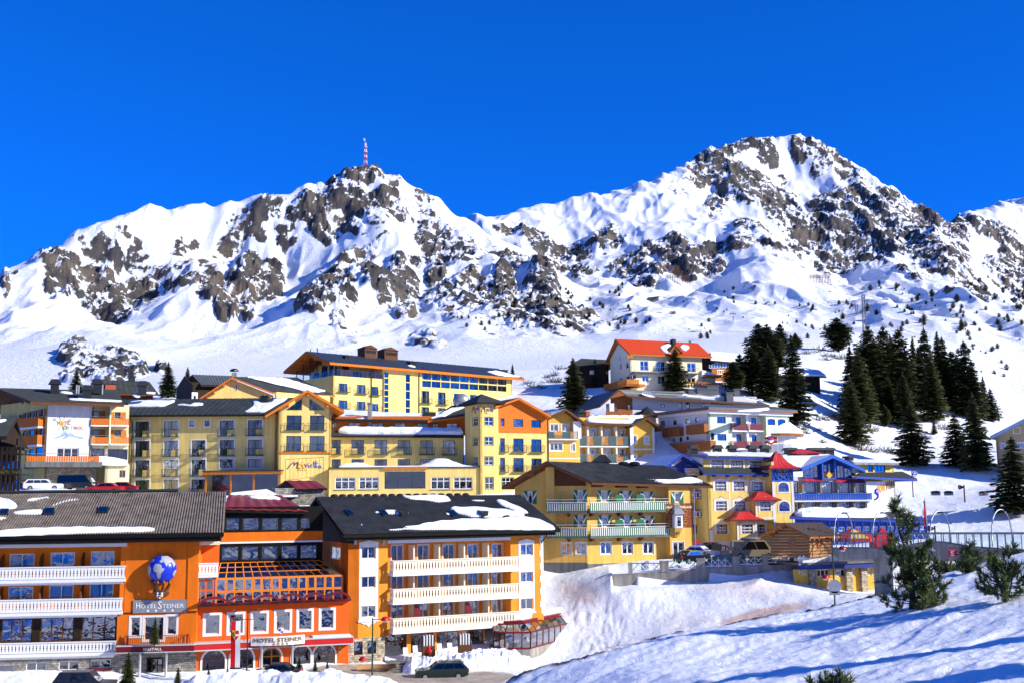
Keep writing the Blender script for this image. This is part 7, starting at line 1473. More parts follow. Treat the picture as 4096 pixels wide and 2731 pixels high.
def red_roof_house():
 b = Bld('house','cream house with a bright red tiled roof and an orange wooden terrace','house',2533,222,2808,227,20.); P = b.pl; R = b.root; at = P.at; gz = 17.; ww = 'pale_cream'
 wp = dict(frame='white_paint',glass='glass_bright',fw=.12)
 for r in [(769,304,840,390),(909,310,984,392),(1052,312,1110,392),(1171,322,1245,402),(788,428,845,484),(1177,446,1243,500),(920,430,985,500)]: b.window(P,Z7,r,0.,nx=2,**wp)
 u1 = P.u(*Z7(1302,400)); zt = at(*Z7(1000,258))[2]; b.wall(P,0,u1,gz,zt+.3,ww,0.); L_ = 9.5; S = P.turn(0,-L_,-math.pi/2)
 for r in [(591,228,610,302),(648,312,671,370),(596,328,611,380),(652,430,700,460),(596,448,614,472)]: b.window(S,Z7,r,0.,nx=1,**wp)
 e1,e2 = at(*Z7(680,244),1.),at(*Z7(1386,270),1.); r1,r2 = at(*Z7(556,121),-L_/2),at(*Z7(1262,155),-L_/2); zr = (r1[2]+r2[2])/2; b.wall(S,0,L_,gz,zt,ww,0.); b.gable(S,[(0,zt),(L_,zt),(L_/2,zr-.5)],ww,0.)
 rf = b.roof(P,e1,e2,r2,r1,'roof_clay','larch',.3,corr=.5,amp=.03); b.roof(P,(e1[0],-L_-1,e1[2]),(e2[0],-L_-1,e2[2]),r2,r1,'roof_clay','larch',.3)
 for k in (0,.5,1): v = 1-k*(L_+2); b.box('roof_beam','larch',P,(r1[0]+.2 if k == .5 else e1[0]-.6,.2,v*.9-.15,v*.9+.15,(zr if k == .5 else e1[2])-.9,(zr if k == .5 else e1[2])-.4))
 z = at(*Z7(1000,402),1.2)[2]; ba = P.u(*Z7(722,400),1.2); bb = P.u(*Z7(1276,400),1.2); b.box('balcony_floor','concrete_dark',P,(ba,bb,0,1.2,z-.2,z)); mb = P.mb(); rail_bars(mb,ba,bb,z,z+1.05,0,1.2,.5,.012); mb.build('balcony_railing','steel',R)
 P3 = (e1,e2,r1); b.snow(rf,P,P3,Z7,[(932,195),(990,165),(1040,152),(1060,160),(1010,195),(990,215),(1040,240),(1020,248),(970,235)],.25); b.snow(rf,P,P3,Z7,[(1102,190),(1130,172),(1180,176),(1195,195),(1160,225),(1130,215)],.25)
 a,d0,d1 = at(*Z7(1075,168),.6),at(*Z7(1018,236),.6),at(*Z7(1142,236),.6); mb = P.mb(); mb.poly([(d0[0]+.3,.4,d0[2]),(d1[0]-.3,.4,d1[2]),(a[0],.4,a[2]-.3)],0); mb.slab([d0,a,(a[0],-4,a[2]),(d0[0]-.3,-1.5,d0[2]+.6)],(0,0,-.18),1); mb.slab([d1,a,(a[0],-4,a[2]),(d1[0]+.3,-1.5,d1[2]+.6)],(0,0,-.18),1); mb.build('dormer',['warm_wood','larch'],rf); chimney(b,rf,P,Z7,(1050,122,1078,170),-2.5,'sheet_dark',1.2)
 q = b.rect(P,Z7,(655,462,762,500),3.); mb = P.mb(); boards(mb,q[0],q[1],q[2],q[3],3.,.5,.06,th=.05); D = P.turn(q[0],-8,-math.pi/2); mb.box(q[0],q[1],-1,3,q[2]-.5,q[2]); mb.build('terrace','larch',R); mb = D.mb(); boards(mb,0,11,q[2],q[3],0,.5,.06,th=.05); mb.box(0,11,-4,-.1,q[2]-.5,q[2]); mb.build('terrace','larch',R)
 q = b.rect(P,Z7,(1185,488,1500,522),3.); mb = P.mb(); n = 12
 for i in range(n+1): u = q[0]+(q[1]-q[0])*i/n; mb.box(u-.07,u+.07,2.9,3.05,q[2]-.3,q[3],0)
 for t in (.15,.55,.95): mb.box(q[0],q[1],2.92,3.,q[2]+(q[3]-q[2])*t-.08,q[2]+(q[3]-q[2])*t+.08,0)
 mb.build('terrace_railing','larch',R)
 q = b.rect(P,Z7,(1306,445,1425,490),0.); b.wall(P,u1,q[1],gz,q[3],ww,-.5); mb = P.mb(); mb.box(u1-.2,q[1]+.8,-6,.6,q[3],q[3]+.45,0); mb.build('roof','larch',R); pts = [(1300,438),(1302,382),(1350,392),(1410,415),(1440,436)]; mb = P.mb(); mb.slab([(p[0],.5,p[2]) for p in [at(*Z7(x_,y_),.5) for x_,y_ in pts]],(0,-6,0)); mb.build('snow_patch','snow',R)
mat('pale_cream',(.84,.75,.48),.85,.05,.6,.2,30)
red_roof_house()
def CH(label,xa,Ya,xb,Yb,Z,ez,rz,gz,snow=True,dep=9.,wins=(),wall='dark_wood',gable=None,zb=15.,low=None,name='chalet'):
 b = Bld(name,label,'chalet',xa,Ya,xb,Yb,zb); P = b.pl; R = b.root; at = P.at; e1,e2 = at(*Z(*ez[0]),1.),at(*Z(*ez[1]),1.); r1,r2 = at(*Z(*rz[0]),-dep/2),at(*Z(*rz[1]),-dep/2); z = min(e1[2],e2[2])+.1
 for (r,f,nx) in wins: b.window(P,Z,r,0.,f,nx,1,glass='glass_bright',fw=.12,curt=.8)
 l,r_ = e1[0]+1.,e2[0]-1.; mid = P.z(*Z(*low)) if low else gz
 b.wall(P,l,r_,mid,z,wall,0.)
 if low: b.wall(P,l,r_,gz,mid,'warm_wood',-.1)
 S = P.turn(l,-dep,-math.pi/2); zr = min(r1[2],r2[2])-.3; b.gable(S,[(0,gz),(dep,gz),(dep,z),(dep/2,zr),(0,z)],wall); S2 = P.turn(r_,0,math.pi/2); b.gable(S2,[(0,gz),(dep,gz),(dep,z),(dep/2,zr),(0,z)],wall)
 b.roof(P,e1,e2,r2,r1,'roof_felt',wall,.25); b.roof(P,(e1[0],-dep-1,e1[2]),(e2[0],-dep-1,e2[2]),r2,r1,'roof_felt',wall,.25)
 if snow:
  mb = P.mb(); A = [e1,e2,r2,r1]; c = np.mean(np.array(A),0); Pn = [tuple(np.array(p)*.97+c*.03+np.array([0,0,.04])) for p in A]; mb.slab(Pn,(0,0,.38)); mb.build('snow_patch','snow',R)
 return b
CH('low dark timber house half hidden by spruces left of the red roof',2250,232,2450,232,Z7,((150,352),(545,330)),((268,284),(545,300)),17,False,8.,(((480,388,500,420),'larch',1),((340,385,375,420),'white_paint',1)),zb=19.)
c_ = CH('dark chalet with a snowy roof and white framed gable windows right of the red roof',2815,233,3010,240,Z7,((1370,300),(1700,330)),((1372,238),(1720,268)),16,True,9.,(((1435,380,1488,418),'white_paint',3),),low=(1500,345),zb=18.)
def glazed_gable():
 P = c_.pl
 for i in range(7): x0 = 1360+i*24; c_.window(P,Z7,(x0,338-i*9 if i < 4 else 300+(i-3)*6,x0+20,368-i*1),.03,'white_paint',1,1,glass='glass_bright',hole=False)
glazed_gable()
CH('flat dark wooden hut under a thick snow roof among the tall trees',3105,238,3300,244,Z7,((1950,428),(2365,440)),((1955,375),(2290,385)),14,True,7.,(((2000,458,2030,505),'dark_frame',1),((2168,466,2196,512),'dark_frame',1),((2228,468,2256,514),'dark_frame',1)),zb=16.,name='hut')
def beige_house():
 b = Bld('house','beige house with pale blue roof edges cut by the right edge of the picture','house',3982,186,4180,181.5,0.); P = b.pl; R = b.root; at = P.at
 for r in [(2272,1003,2320,1042),(2168,1122,2204,1160),(2290,1118,2352,1158),(2420,1118,2480,1158)]: b.window(P,ZA,r,0.,'white_paint',2,1,glass='glass_bright',fw=.12,sur='white_paint',sw=.12,curt=.5)
 l,r_ = at(*ZA(2130,1100))[0],at(*ZA(2830,1100))[0]; z = at(*ZA(2130,1062))[2]; ap = at(*ZA(2480,890)); b.wall(P,l,r_,-9,z,'tan_plaster',0.); b.gable(P,[(l,z),(r_,z),(ap[0],ap[2])],'tan_plaster'); b.wall(P.turn(l,-10,-math.pi/2),0,10,-9,z,'tan_plaster',0.)
 e = at(*ZA(2085,1068),1.2); gable_roof(b,P,(ap[0],ap[2]+.3),(e[0],e[2]),(2*ap[0]-e[0],e[2]),1.2,-11,'snow','pale_blue',.5)
mat('pale_blue',(.35,.47,.62),.6,.08)
beige_house()
def blue_hotel():
 b = Bld('hotel_building','yellow sports hotel with royal blue timberwork and a red tent-roofed tower','hotel',2833,146,3094,148,-7.5)
 P = b.pl; R = b.root; at = P.at; gz = -9.; ww = 'blue_hotel_yellow'; B = 'blue_paint'; x = lambda v,y=700: P.u(*Z8(v,y)); wp = dict(frame=B,glass='glass_bright',fw=.10,curt=.8)
 def ornate(pl,r,v=0.,Z=Z8,sw=.32,**k):
  q = b.window(pl,Z,r,v,**{**wp,**k}); mb = pl.mb(); w = sw; mb2 = [(q[0]-w,q[2]-.08,q[0]-.02,q[3]+.1),(q[1]+.02,q[2]-.08,q[1]+w,q[3]+.1),(q[0]-w,q[3]+.102,q[1]+w,q[3]+.3)]
  for (a,c,d,e) in mb2: mb.box(a,d,v,v+.03,c,e,0)
  m = (q[0]+q[1])/2; mb.slab([(q[0]-w,v+.03,q[3]+.3),(q[1]+w,v+.03,q[3]+.3),(q[1],v+.03,q[3]+.42),(m+.25,v+.03,q[3]+.42),(m,v+.03,q[3]+.68),(m-.25,v+.03,q[3]+.42),(q[0],v+.03,q[3]+.42)],(0,-.025,0),0); mb.tube([(q[0]-w,v+.04,q[3]+.3),(m-.3,v+.04,q[3]+.46),(m,v+.04,q[3]+.74),(m+.3,v+.04,q[3]+.46),(q[1]+w,v+.04,q[3]+.3)],.03,4,1)
  for s in (.33,.67): 
   for h in (.25,.75): u = q[0]+(q[1]-q[0])*h; mb.box(u-.05,u+.05,v-.08,v-.05,q[2]+.1,q[3]-.1,0)
   z = q[2]+(q[3]-q[2])*s; mb.box(q[0]+.1,q[1]-.1,v-.08,v-.05,z-.05,z+.05,0)
  mb.build('window_panel',['white_plaster','letter_gold'],R)
 for r in [(682,458,794,548),(877,460,987,550),(1071,463,1180,552),(691,663,802,756),(885,664,995,756),(699,906,808,998),(1128,906,1200,998)]: ornate(P,r)
 for r in [(697,1118,834,1225),(880,1120,925,1225),(1110,1118,1190,1180)]: b.window(P,Z8,r,0.,'navy_paint',3,1,glass='glass_bright',arch=True,hole=False,sur='white_plaster',sw=.2,fw=.12,out=.06)
 z1 = P.z(*Z8(900,1072)); ze = P.z(*Z8(900,385)); xr = x(1300); b.wall(P,0,xr,z1,ze,ww,0.); b.wall(P,-.05,xr,gz,z1,'white_plaster',.03)
 for v in (835,1030): b.box('corner_strip','white_plaster',P,(x(v)-.07,x(v)+.07,0,.02,P.z(*Z8(v,790)),ze))
 b.box('corner_strip','white_plaster',P,(.02,.55,0.031,.05,gz,P.z(*Z8(620,960))))
 # roof strip, dormer storey and upper roof
 e1,e2 = at(*Z8(560,366),.9),at(*Z8(1262,380),.9); r1,r2 = at(*Z8(500,300),-1.5),at(*Z8(1262,318),-1.5); rf = b.roof(P,e1,e2,r2,r1,'roof_felt',B,.2); b.snow(rf,P,(e1,e2,r2),Z8,[(1150,345),(1190,325),(1235,330),(1262,372),(1210,368)],.2)
 for v in (660,800,940,1075,1190): q = b.rect(P,Z8,(v-10,380,v+10,408),0.); b.box('rafter_end',B,P,(q[0],q[1],0,.7,q[2],q[3]))
 d = -1.4
 for r in [(645,236,768,312),(848,240,970,320),(1046,244,1168,324)]: ornate(P,r,d)
 b.wall(P,x(604,280),xr,ze,P.z(*Z8(900,200),d),ww,d); q1,q2 = at(*Z8(585,196),-.6),at(*Z8(1300,206),-.6); s1,s2 = at(*Z8(400,170),-6),at(*Z8(1330,172),-6); r_ = b.roof(P,q1,q2,s2,s1,'sheet_grey',B,.25)
 b.snow(r_,P,(q1,q2,s2),Z8,[(500,170),(700,166),(1000,170),(1290,176),(1298,200),(1100,194),(800,186),(600,184)],.3)
 for v in (465,718,873,1085,1215): cowl(b,r_,P,*at(*Z8(v,150),-6)[:0],*(v,158),-6,Z8,.95,1.1)
 # blue gable on the left with its board, recess with small balconies
 g = -3.5; a0,a1,a2 = at(*Z8(318,178),g),at(*Z8(165,300),g),at(*Z8(612,430),g); mb = P.mb(); mb.slab([(a1[0],g,a1[2]-.3),(a1[0],g,a2[2]),(a2[0]+.3,g,a2[2]),(a2[0]-.4,g,a2[2]+1.2),(a0[0],g,a0[2]-.1)],(0,-.3,0)); mb.build('gable','navy_paint',R)
 for k in range(3): mb = P.mb(); p0,p1 = at(*Z8(225+k*22,290-k*4),g+.05),at(*Z8(320+k*5,205+k*22),g+.05); mb.tube([p0,p1],.09,4); mb.build('gable_board','white_paint' if k < 2 else B,R)
 rr = b.roof(P,(a1[0]-.5,g+1,a1[2]-.2),(a1[0]-.5,-12,a1[2]-.2),(a0[0],-12,a0[2]+.1),(a0[0],g+1,a0[2]+.1),'snow',B,.3); t2 = at(*Z8(600,312),g+1); b.roof(P,(t2[0],g+1,t2[2]),(t2[0]+1,-9,t2[2]),(a0[0],-9,a0[2]+.1),(a0[0],g+1,a0[2]+.1),'snow',B,.3)
 q = b.rect(P,Z8,(370,315,515,388),g+.2); sg = b.box('sign','white_paint',P,(q[0],q[1],g,g+.2,q[2],q[3])); mb = P.mb(); lettering(mb,'SPORTHOTEL',q[0]+.1,q[1]-.1,q[2]+(q[3]-q[2])*.62,q[3]-.15,g+.23,0); lettering(mb,'nowWhite',q[0]+.1,q[1]-.15,q[2]+.1,q[2]+(q[3]-q[2])*.56,g+.23,1,0,.03)
 mb.tube([(q[0]+.35+.55*math.cos(t)*(1 if t < 3.4 else .9),g+.24,q[3]-.1+.55*math.sin(t)-(0 if t < 3 else (t-3)*.28)) for t in [.6+i*.42 for i in range(11)]],.07,5,2); mb.build('lettering',['sign_grey','letter_orange','bright_blue_paint'],sg)
 lw = P.u(*Z8(405,700),g); zq = P.z(*Z8(500,432),g); b.wall(P,lw,.1,gz,zq+.1,ww,g); b.wall(P.turn(0,g,-math.pi/2+math.pi),0,-g,gz,ze,ww,0.) if False else b.wall(P.turn(0,g,-math.pi/2),0,-g,gz,ze,ww,0.)
 for r in [(414,670,472,750),(416,906,488,1000)]: b.window(P,Z8,r,g+.01,hole=False,**{**wp,'curt': 0})
 for (ya,yb) in [(548,635),(752,832)]:
  q = b.rect(P,Z8,(412,ya,560,yb),g+1.2); mb = P.mb(); mb.box(q[0],q[1],g,g+1.2,q[2],q[2]+.12,2); mb.box(q[0],q[1],g+1.15,g+1.2,q[2]+.2,q[3]-.25,0)
  for t in (.0,.47,1): u = q[0]+(q[1]-q[0])*t; mb.box(u-.06,u+.06,g+1.2,g+1.25,q[2],q[3]-.15,1)
  for z in (q[2]+.16,q[3]-.25): mb.box(q[0],q[1],g+1.19,g+1.24,z-.04,z+.04,1)
  for t in (.22,.73): u = q[0]+(q[1]-q[0])*t; z = (q[2]+q[3])/2; mb.slab([(u,g+1.22,z-.3),(u+.16,g+1.22,z),(u,g+1.22,z+.2),(u-.16,g+1.22,z)],(0,-.03,0),1)
  mb.box(q[0],q[1],g+1.18,g+1.24,q[3]-.04,q[3]+.03,0); mb.build('balcony_railing',[B,'white_paint','concrete_dark'],R)
 # bays with red roofs
 for (r,v,rc,ww_) in [((910,850,1118,1112),2.2,(824,1120,850,768),(962,908,1074,998)),((1103,645,1302,850),1.7,(1012,1310,648,562),(1152,668,1260,760))]:
  q = b.rect(P,Z8,r,v); ornate(P,ww_,v,sw=.25); b.wall(P,q[0],q[1],q[2],q[3],ww,v); S = P.turn(q[0],0,-math.pi/2); b.wall(S,0,v,q[2],q[3],ww,0.); b.wall(P.turn(q[1],v,math.pi/2),0,v,q[2],q[3],ww,0.)
  for u in (q[0],q[1]-.26): b.box('corner_strip','white_plaster',P,(u,u+.26,v,v+.03,q[2],q[3]))
  b.box('corner_strip','white_plaster',P,(q[0],q[1],v+.031,v+.05,q[2]-.02,q[2]+.25)); b.box('bay_floor','white_plaster',P,(q[0],q[1],0.05,v-.02,q[2]-.1,q[2]))
  e = .7; c = (q[0]+q[1])/2; zt = P.z(*Z8((rc[0]+rc[1])/2,rc[3]),v*.4); z0 = q[3]; prof = [(1.,e,0),(.62,.0,.34),(.30,-.6,1.)]; hw = (q[1]-q[0])/2+e; ring = []
  for k,dv,h in prof: ring.append([(c-hw*k,v+dv,z0+(zt-z0)*h),(c+hw*k,v+dv,z0+(zt-z0)*h),(c+hw*k,-.1,z0+(zt-z0)*h),(c-hw*k,-.1,z0+(zt-z0)*h)])
  mb = P.mb(); n = 7
  for j in range(2):
   for k in range(3): mb.quad(ring[j][(k+3) % 4],ring[j][(k+4) % 4],ring[j+1][(k+4) % 4],ring[j+1][(k+3) % 4],0)
   for i in range(n+1):
    t = i/n; p0 = tuple(np.array(ring[j][0])*(1-t)+np.array(ring[j][1])*t); p1 = tuple(np.array(ring[j+1][0])*(1-t)+np.array(ring[j+1][1])*t); mb.tube([p0,p1],.03,4)
  mb.poly(ring[2],0); mb.slab(ring[0],(0,0,-.14),1); mb.build('bay_roof',['tower_red','dark_red_paint'],R)
 # tower
 T0 = P; vt = 1.6; q = b.rect(P,Z8,(1284,450,1506,900),vt)
 for r in [(1340,464,1448,560),(1349,662,1457,764)]: b.window(P,Z8,r,vt,B,4,2,glass='glass_bright',arch=True,hole=False,sur='white_plaster',sw=.17,fw=.1,out=.05)
 b.wall(P,q[0],q[1],gz,q[3],ww,vt); S = P.turn(q[0],-2,-math.pi/2); b.wall(S,0,2+vt,gz,q[3]+2.5,ww,0.); b.wall(P.turn(q[1],vt,math.pi/2),0,4,gz,q[3]+2,ww,0.); b.box('corner_strip','white_plaster',P,(q[0],q[0]+.32,vt,vt+.04,gz,q[3])); b.box('corner_strip','white_plaster',P,(q[1]-.32,q[1],vt,vt+.04,gz,q[3]))
 t = b.rect(P,Z8,(1276,312,1500,446),vt+.1); mb = P.mb(); mb.box(t[0],t[1],-2.,vt,t[2],t[3],0); W = t[1]-t[0]; H = t[3]-t[2]
 def bar(x0,y0,x1,y1): mb.tube([(t[0]+W*x0,vt+.06,t[2]+H*y0),(t[0]+W*x1,vt+.06,t[2]+H*y1)],.09,4,1)
 for c in [(0,0,1,0),(0,1,1,1),(.03,0,.03,1),(.27,0,.27,1),(.72,0,.72,1),(.97,0,.97,1),(.03,0,.27,1),(.27,0,.03,1),(.72,0,.97,1),(.97,0,.72,1),(.27,.55,.72,.55),(.27,0,.72,.5),(.72,0,.27,.5)]: bar(*c)
 for k in (.32,.54): mb.box(t[0]+W*k,t[0]+W*(k+.14),vt+.0,vt+.05,t[2]+H*.66,t[2]+H*.94,2)
 mb.build('timber_frame',['brown_wood','bright_blue_paint','glass_green'],R)
 c = (q[0]+q[1])/2; hw = (q[1]-q[0])/2; cv = vt-hw; z0 = P.z(*Z8(1355,312),vt+.8); zt = P.z(*Z8(1346,140),cv); H = zt-z0; prof = [(1.42,0),(1.05,.14),(.75,.32),(.5,.55),(.27,.8),(.05,1.)]; mb = P.mb(); rings = [[(c+hw*k*sx,cv+hw*k*sv,z0+H*h) for sx,sv in ((-1,1),(1,1),(1,-1),(-1,-1))] for k,h in prof]
 for j in range(len(rings)-1):
  for k in range(4):
   mb.quad(rings[j][k],rings[j][(k+1) % 4],rings[j+1][(k+1) % 4],rings[j+1][k],0)
   for i in range(5):
    s = i/5; mb.tube([tuple(np.array(rings[j][k])*(1-s)+np.array(rings[j][(k+1) % 4])*s),tuple(np.array(rings[j+1][k])*(1-s)+np.array(rings[j+1][(k+1) % 4])*s)],.035,4)
 mb.slab(rings[0],(0,0,-.2),1); mb.build('tower_roof',['tower_red','dark_red_paint'],R)
 # blue front on the right of the tower
 F = Pl.of(3165,148.5,3470,150.5,root=R); fa = F.at; x0 = 0.; x1 = F.u(*Z9(868,600))
 for r in [(181,412,207,512),(268,416,372,515),(429,421,530,518),(589,426,692,518),(749,428,851,520),(182,590,216,692),(271,592,380,692),(433,595,541,695),(596,599,702,697),(757,603,859,702)]:
  q = b.window(F,Z9,r,0.,'white_paint',4 if r[1]-r[0] != 0 and r[2]-r[0] > 60 else 1,3,glass='glass_bright',fw=.12,sur=B,sw=.13,curt=.9)
 z0,z1 = F.z(*Z9(500,720)),F.z(*Z9(500,385)); b.wall(F,x0,x1,z0-4,z1+.3,'lilac_plaster',0.)
 for v in (235,405,565,722):
  for (ya,yb) in [(415,520),(592,700)]: u = F.u(*Z9(v,(ya+yb)/2)); b.box('partition','concrete',F,(u-.1,u+.1,0.01,.9,F.z(*Z9(v,yb)),F.z(*Z9(v,ya-6))))
 q = b.rect(F,Z9,(184,524,916,582),1.2); mb = F.mb(); boards(mb,q[0],q[1],q[2]+.1,q[3]-.1,1.2,.17,.03,0,.05,1); mb.box(q[0],q[1],1.12,1.26,q[3]-.1,q[3]+.02,1); mb.box(q[0],q[1],1.12,1.26,q[2],q[2]+.1,1); mb.build('balcony_railing',[B,'bright_blue_paint'],R); b.box('balcony_floor','white_paint',F,(q[0],q[1],.02,1.2,q[2]-.25,q[2]-.02))
 for (xa,xb,ya) in [(258,452,382),(570,856,390)]:
  p0,p1,p2,p3 = fa(*Z9(xa,ya+30),1.1),fa(*Z9(xb,ya+30),1.1),fa(*Z9(xb-18,ya),.1),fa(*Z9(xa+8,ya),.1); b.roof(F,p0,p1,p2,p3,'tower_red',B,.1,corr=.9,amp=.02)
 # big glazed gable
 ap,el,er = fa(*Z9(550,158),1.6),fa(*Z9(256,284),1.6),fa(*Z9(856,296),1.6); zb = F.z(*Z9(550,385),.3); g0,g1 = F.u(*Z9(262,330),.3),F.u(*Z9(728,330),.3); mb = F.mb(); W = g1-g0; apb = (ap[0],.3,F.z(*Z9(550,180),.3)); hl = F.z(*Z9(262,290),.3)
 mb.poly([(g0,.3,zb),(g1,.3,zb),(g1,.3,hl+1),(apb[0],.3,apb[2]),(g0,.3,hl+.3)]); gl = mb.build('glazed_gable','navy_paint',R)
 for (xa,xb,ya,yb) in [(266,328,270,375),(332,402,258,375),(582,645,262,378),(650,722,282,382),(425,490,252,322),(498,560,246,318)]: b.window(F,Z9,(xa,ya,xb,yb),.305,'bright_blue_paint',2,2,glass='glass_bright',fw=.07,hole=False)
 q = b.rect(F,Z9,(452,326,570,378),.9); mb = F.mb(); boards(mb,q[0],q[1],q[2],q[3],.9,.22,.01,0,.05); mb.box(q[0]-.06,q[1]+.06,.3,.95,q[2]-.12,q[2],1); c = (q[0]+q[1])/2; z = (q[2]+q[3])/2; mb.slab([(c,.95,z-.55),(c+.4,.95,z),(c,.95,z+.55),(c-.4,.95,z)],(0,-.04,0),2)
 for u in (q[0],q[1]): mb.box(u-.08,u+.08,.3,.95,q[2],q[3]+1.6,1)
 mb.build('balcony_railing',['brown_wood','bright_blue_paint','yellow_paint'],R)
 sn = gable_roof(b,F,(ap[0],ap[2]),(el[0],el[2]),(er[0],er[2]),1.6,-9,'snow','bright_blue_paint',.42)
 e1,e2 = fa(*Z9(60,262),.5),fa(*Z9(275,280),.5); b.roof(F,e1,e2,fa(*Z9(520,152),-6),fa(*Z9(80,158),-6),'snow',B,.35)
 mb = F.mb(); p = fa(*Z9(243,150),-7); t_ = F.z(*Z9(238,98),-7); w = 2.3; mb.add([(p[0]-w,-5,p[2]),(p[0]+w,-5,p[2]),(p[0]+w,-9,p[2]),(p[0]-w,-9,p[2]),(p[0],-7,t_)],[(0,1,4),(1,2,4),(2,3,4),(3,0,4)]); mb.build('turret_roof','tower_red',R)
 for v in (165,380,420,520): cowl(b,R,F,v,145,-6.5,Z9,1.3,.8)
 # white wall with the painted name, upper block
 Wp = Pl.of(3468,149.5,3590,151.5,root=R); w1 = Wp.u(*Z9(1142,560)); wz = Wp.z(*Z9(1000,410)); b.wall(Wp,0,w1,-9,wz,'white_plaster',0.); b.wall(Wp.turn(w1,0,math.pi/2),0,8,-9,wz,'white_plaster',0.); mb = Wp.mb()
 q = b.rect(Wp,Z9,(965,455,1130,520),.03); mb2 = MB(); sl = (Wp.z(*Z9(1130,440),.03)-Wp.z(*Z9(965,505),.03))*.8
 lettering(mb,'now',q[0],q[0]+(q[1]-q[0])*.5,q[2]-.1,q[2]+.95,.03,1,.1,.03,zb1=q[2]-.1+sl*.5); lettering(mb,'White',q[0]+(q[1]-q[0])*.5,q[1],q[2]+sl*.45,q[2]+sl*.45+1.2,.03,2,.1,.03,zb1=q[2]+sl)
 s0 = Wp.at(*Z9(950,525),.03); mb.tube([(s0[0]+a,.03,s0[2]+c) for a,c in [(a_*.32+.1,c_*.36-.2) for a_,c_ in [(1.1,2.2),(.5,2.3),(-.3,1.7),(-.5,1.2),(.2,.8),(1.,.2),(.9,-.6),(.1,-1.3),(-.9,-1.7),(-1.2,-1.3)]]],[.05,.1,.14,.14,.14,.14,.14,.12,.08,.04],5,0)
 for k in range(3): mb.ball((q[1]-.9+.4*k,.03,q[3]+.5+.1*k),(.1,.03,.1),6,4,2)
 mb.build('lettering',['globe_blue','letter_orange','letter_brown'],R)
 k1,k2,k3,k4 = Wp.at(*Z9(772,360),1.),Wp.at(*Z9(1345,386),1.),Wp.at(*Z9(1205,318),-3),Wp.at(*Z9(800,325),-3); rf = b.roof(Wp,k1,k2,k3,k4,'roof_felt',B,.3); b.roof(Wp,k2,(k2[0],-9,k2[2]),(k3[0],-6,k3[2]),k3,'roof_felt',B,.3)
 ub = b.rect(Wp,Z9,(762,236,1122,340),-2.5); b.window(Wp,Z9,(876,256,925,322),-2.5,**wp); b.window(Wp,Z9,(940,258,1042,324),-2.5,nx=3,**{k: v for k,v in wp.items()}); b.wall(Wp,ub[0],ub[1],ub[2]-1,ub[3],ww,-2.5); b.wall(Wp.turn(ub[1],-2.5,math.pi/2),0,6,ub[2]-2,ub[3],ww,0.)
 m1,m2,m3,m4 = Wp.at(*Z9(745,232),-1.6),Wp.at(*Z9(1170,240),-1.6),Wp.at(*Z9(1120,208),-8),Wp.at(*Z9(700,200),-8); b.roof(Wp,m1,m2,m3,m4,'snow','concrete',.25); q = b.rect(Wp,Z9,(700,170,742,220),-5); mb = Wp.mb(); mb.box(q[0],q[1],-6,-5,q[2]-2,q[3]-.3); mb.box(q[0]-.2,q[1]+.2,-6.2,-4.8,q[3]-.3,q[3]); mb.build('chimney','black_metal',R)
 # restaurant pavilion in front
 V = Pl.of(3200,139,3720,142,root=R); a_,c_,d_,e_ = V.at(*Z9(136,742),1.),V.at(*Z9(1492,786),1.),V.at(*Z9(1205,700),-6),V.at(*Z9(190,690),-6); rf = b.roof(V,a_,c_,d_,e_,'roof_felt',B,.3)
 b.snow(rf,V,(a_,c_,d_),Z9,[(180,735),(195,705),(300,690),(600,692),(900,702),(1040,716),(1062,738),(1000,752),(800,756),(500,752),(250,745)],.6,.8); b.snow(rf,V,(a_,c_,d_),Z9,[(1100,752),(1230,756),(1330,764),(1330,770),(1120,765)],.15)
 u0,u1 = V.u(*Z9(200,830)),V.u(*Z9(1440,830)); n = 16; zz = V.z(*Z9(900,795)); zs = V.z(*Z9(900,880)); w = (u1-u0)/n
 for i in range(n): b.window(V,None,(u0+w*i+.16,u0+w*(i+1)-.16,zs+.05,zz-.5),0.,'white_paint',2,1,glass='glass_bright',fw=.1)
 b.wall(V,u0,u1,zs-3.5,zz+.5,B,0.); mb = V.mb()
 for i in range(n+1): mb.box(u0+w*i-.09,u0+w*i+.09,0,.12,zs-3.4,zz+.3,0)
 for i in range(n): mb.tube([(u0+w*i,.08,zs-.1),(u0+w*(i+.5),.08,zs-1.1),(u0+w*(i+1),.08,zs-.1)],.06,4,1)
 mb.build('timber_frame',['bright_blue_paint','white_paint'],R); b.wall(V.turn(u1,0,math.pi/2),0,6,zs-3.5,zz+.3,B,0.)
 return b
mat('blue_hotel_yellow',(.86,.63,.18),.85,.07,.6,.2,30,stain=.12)
BH = blue_hotel()
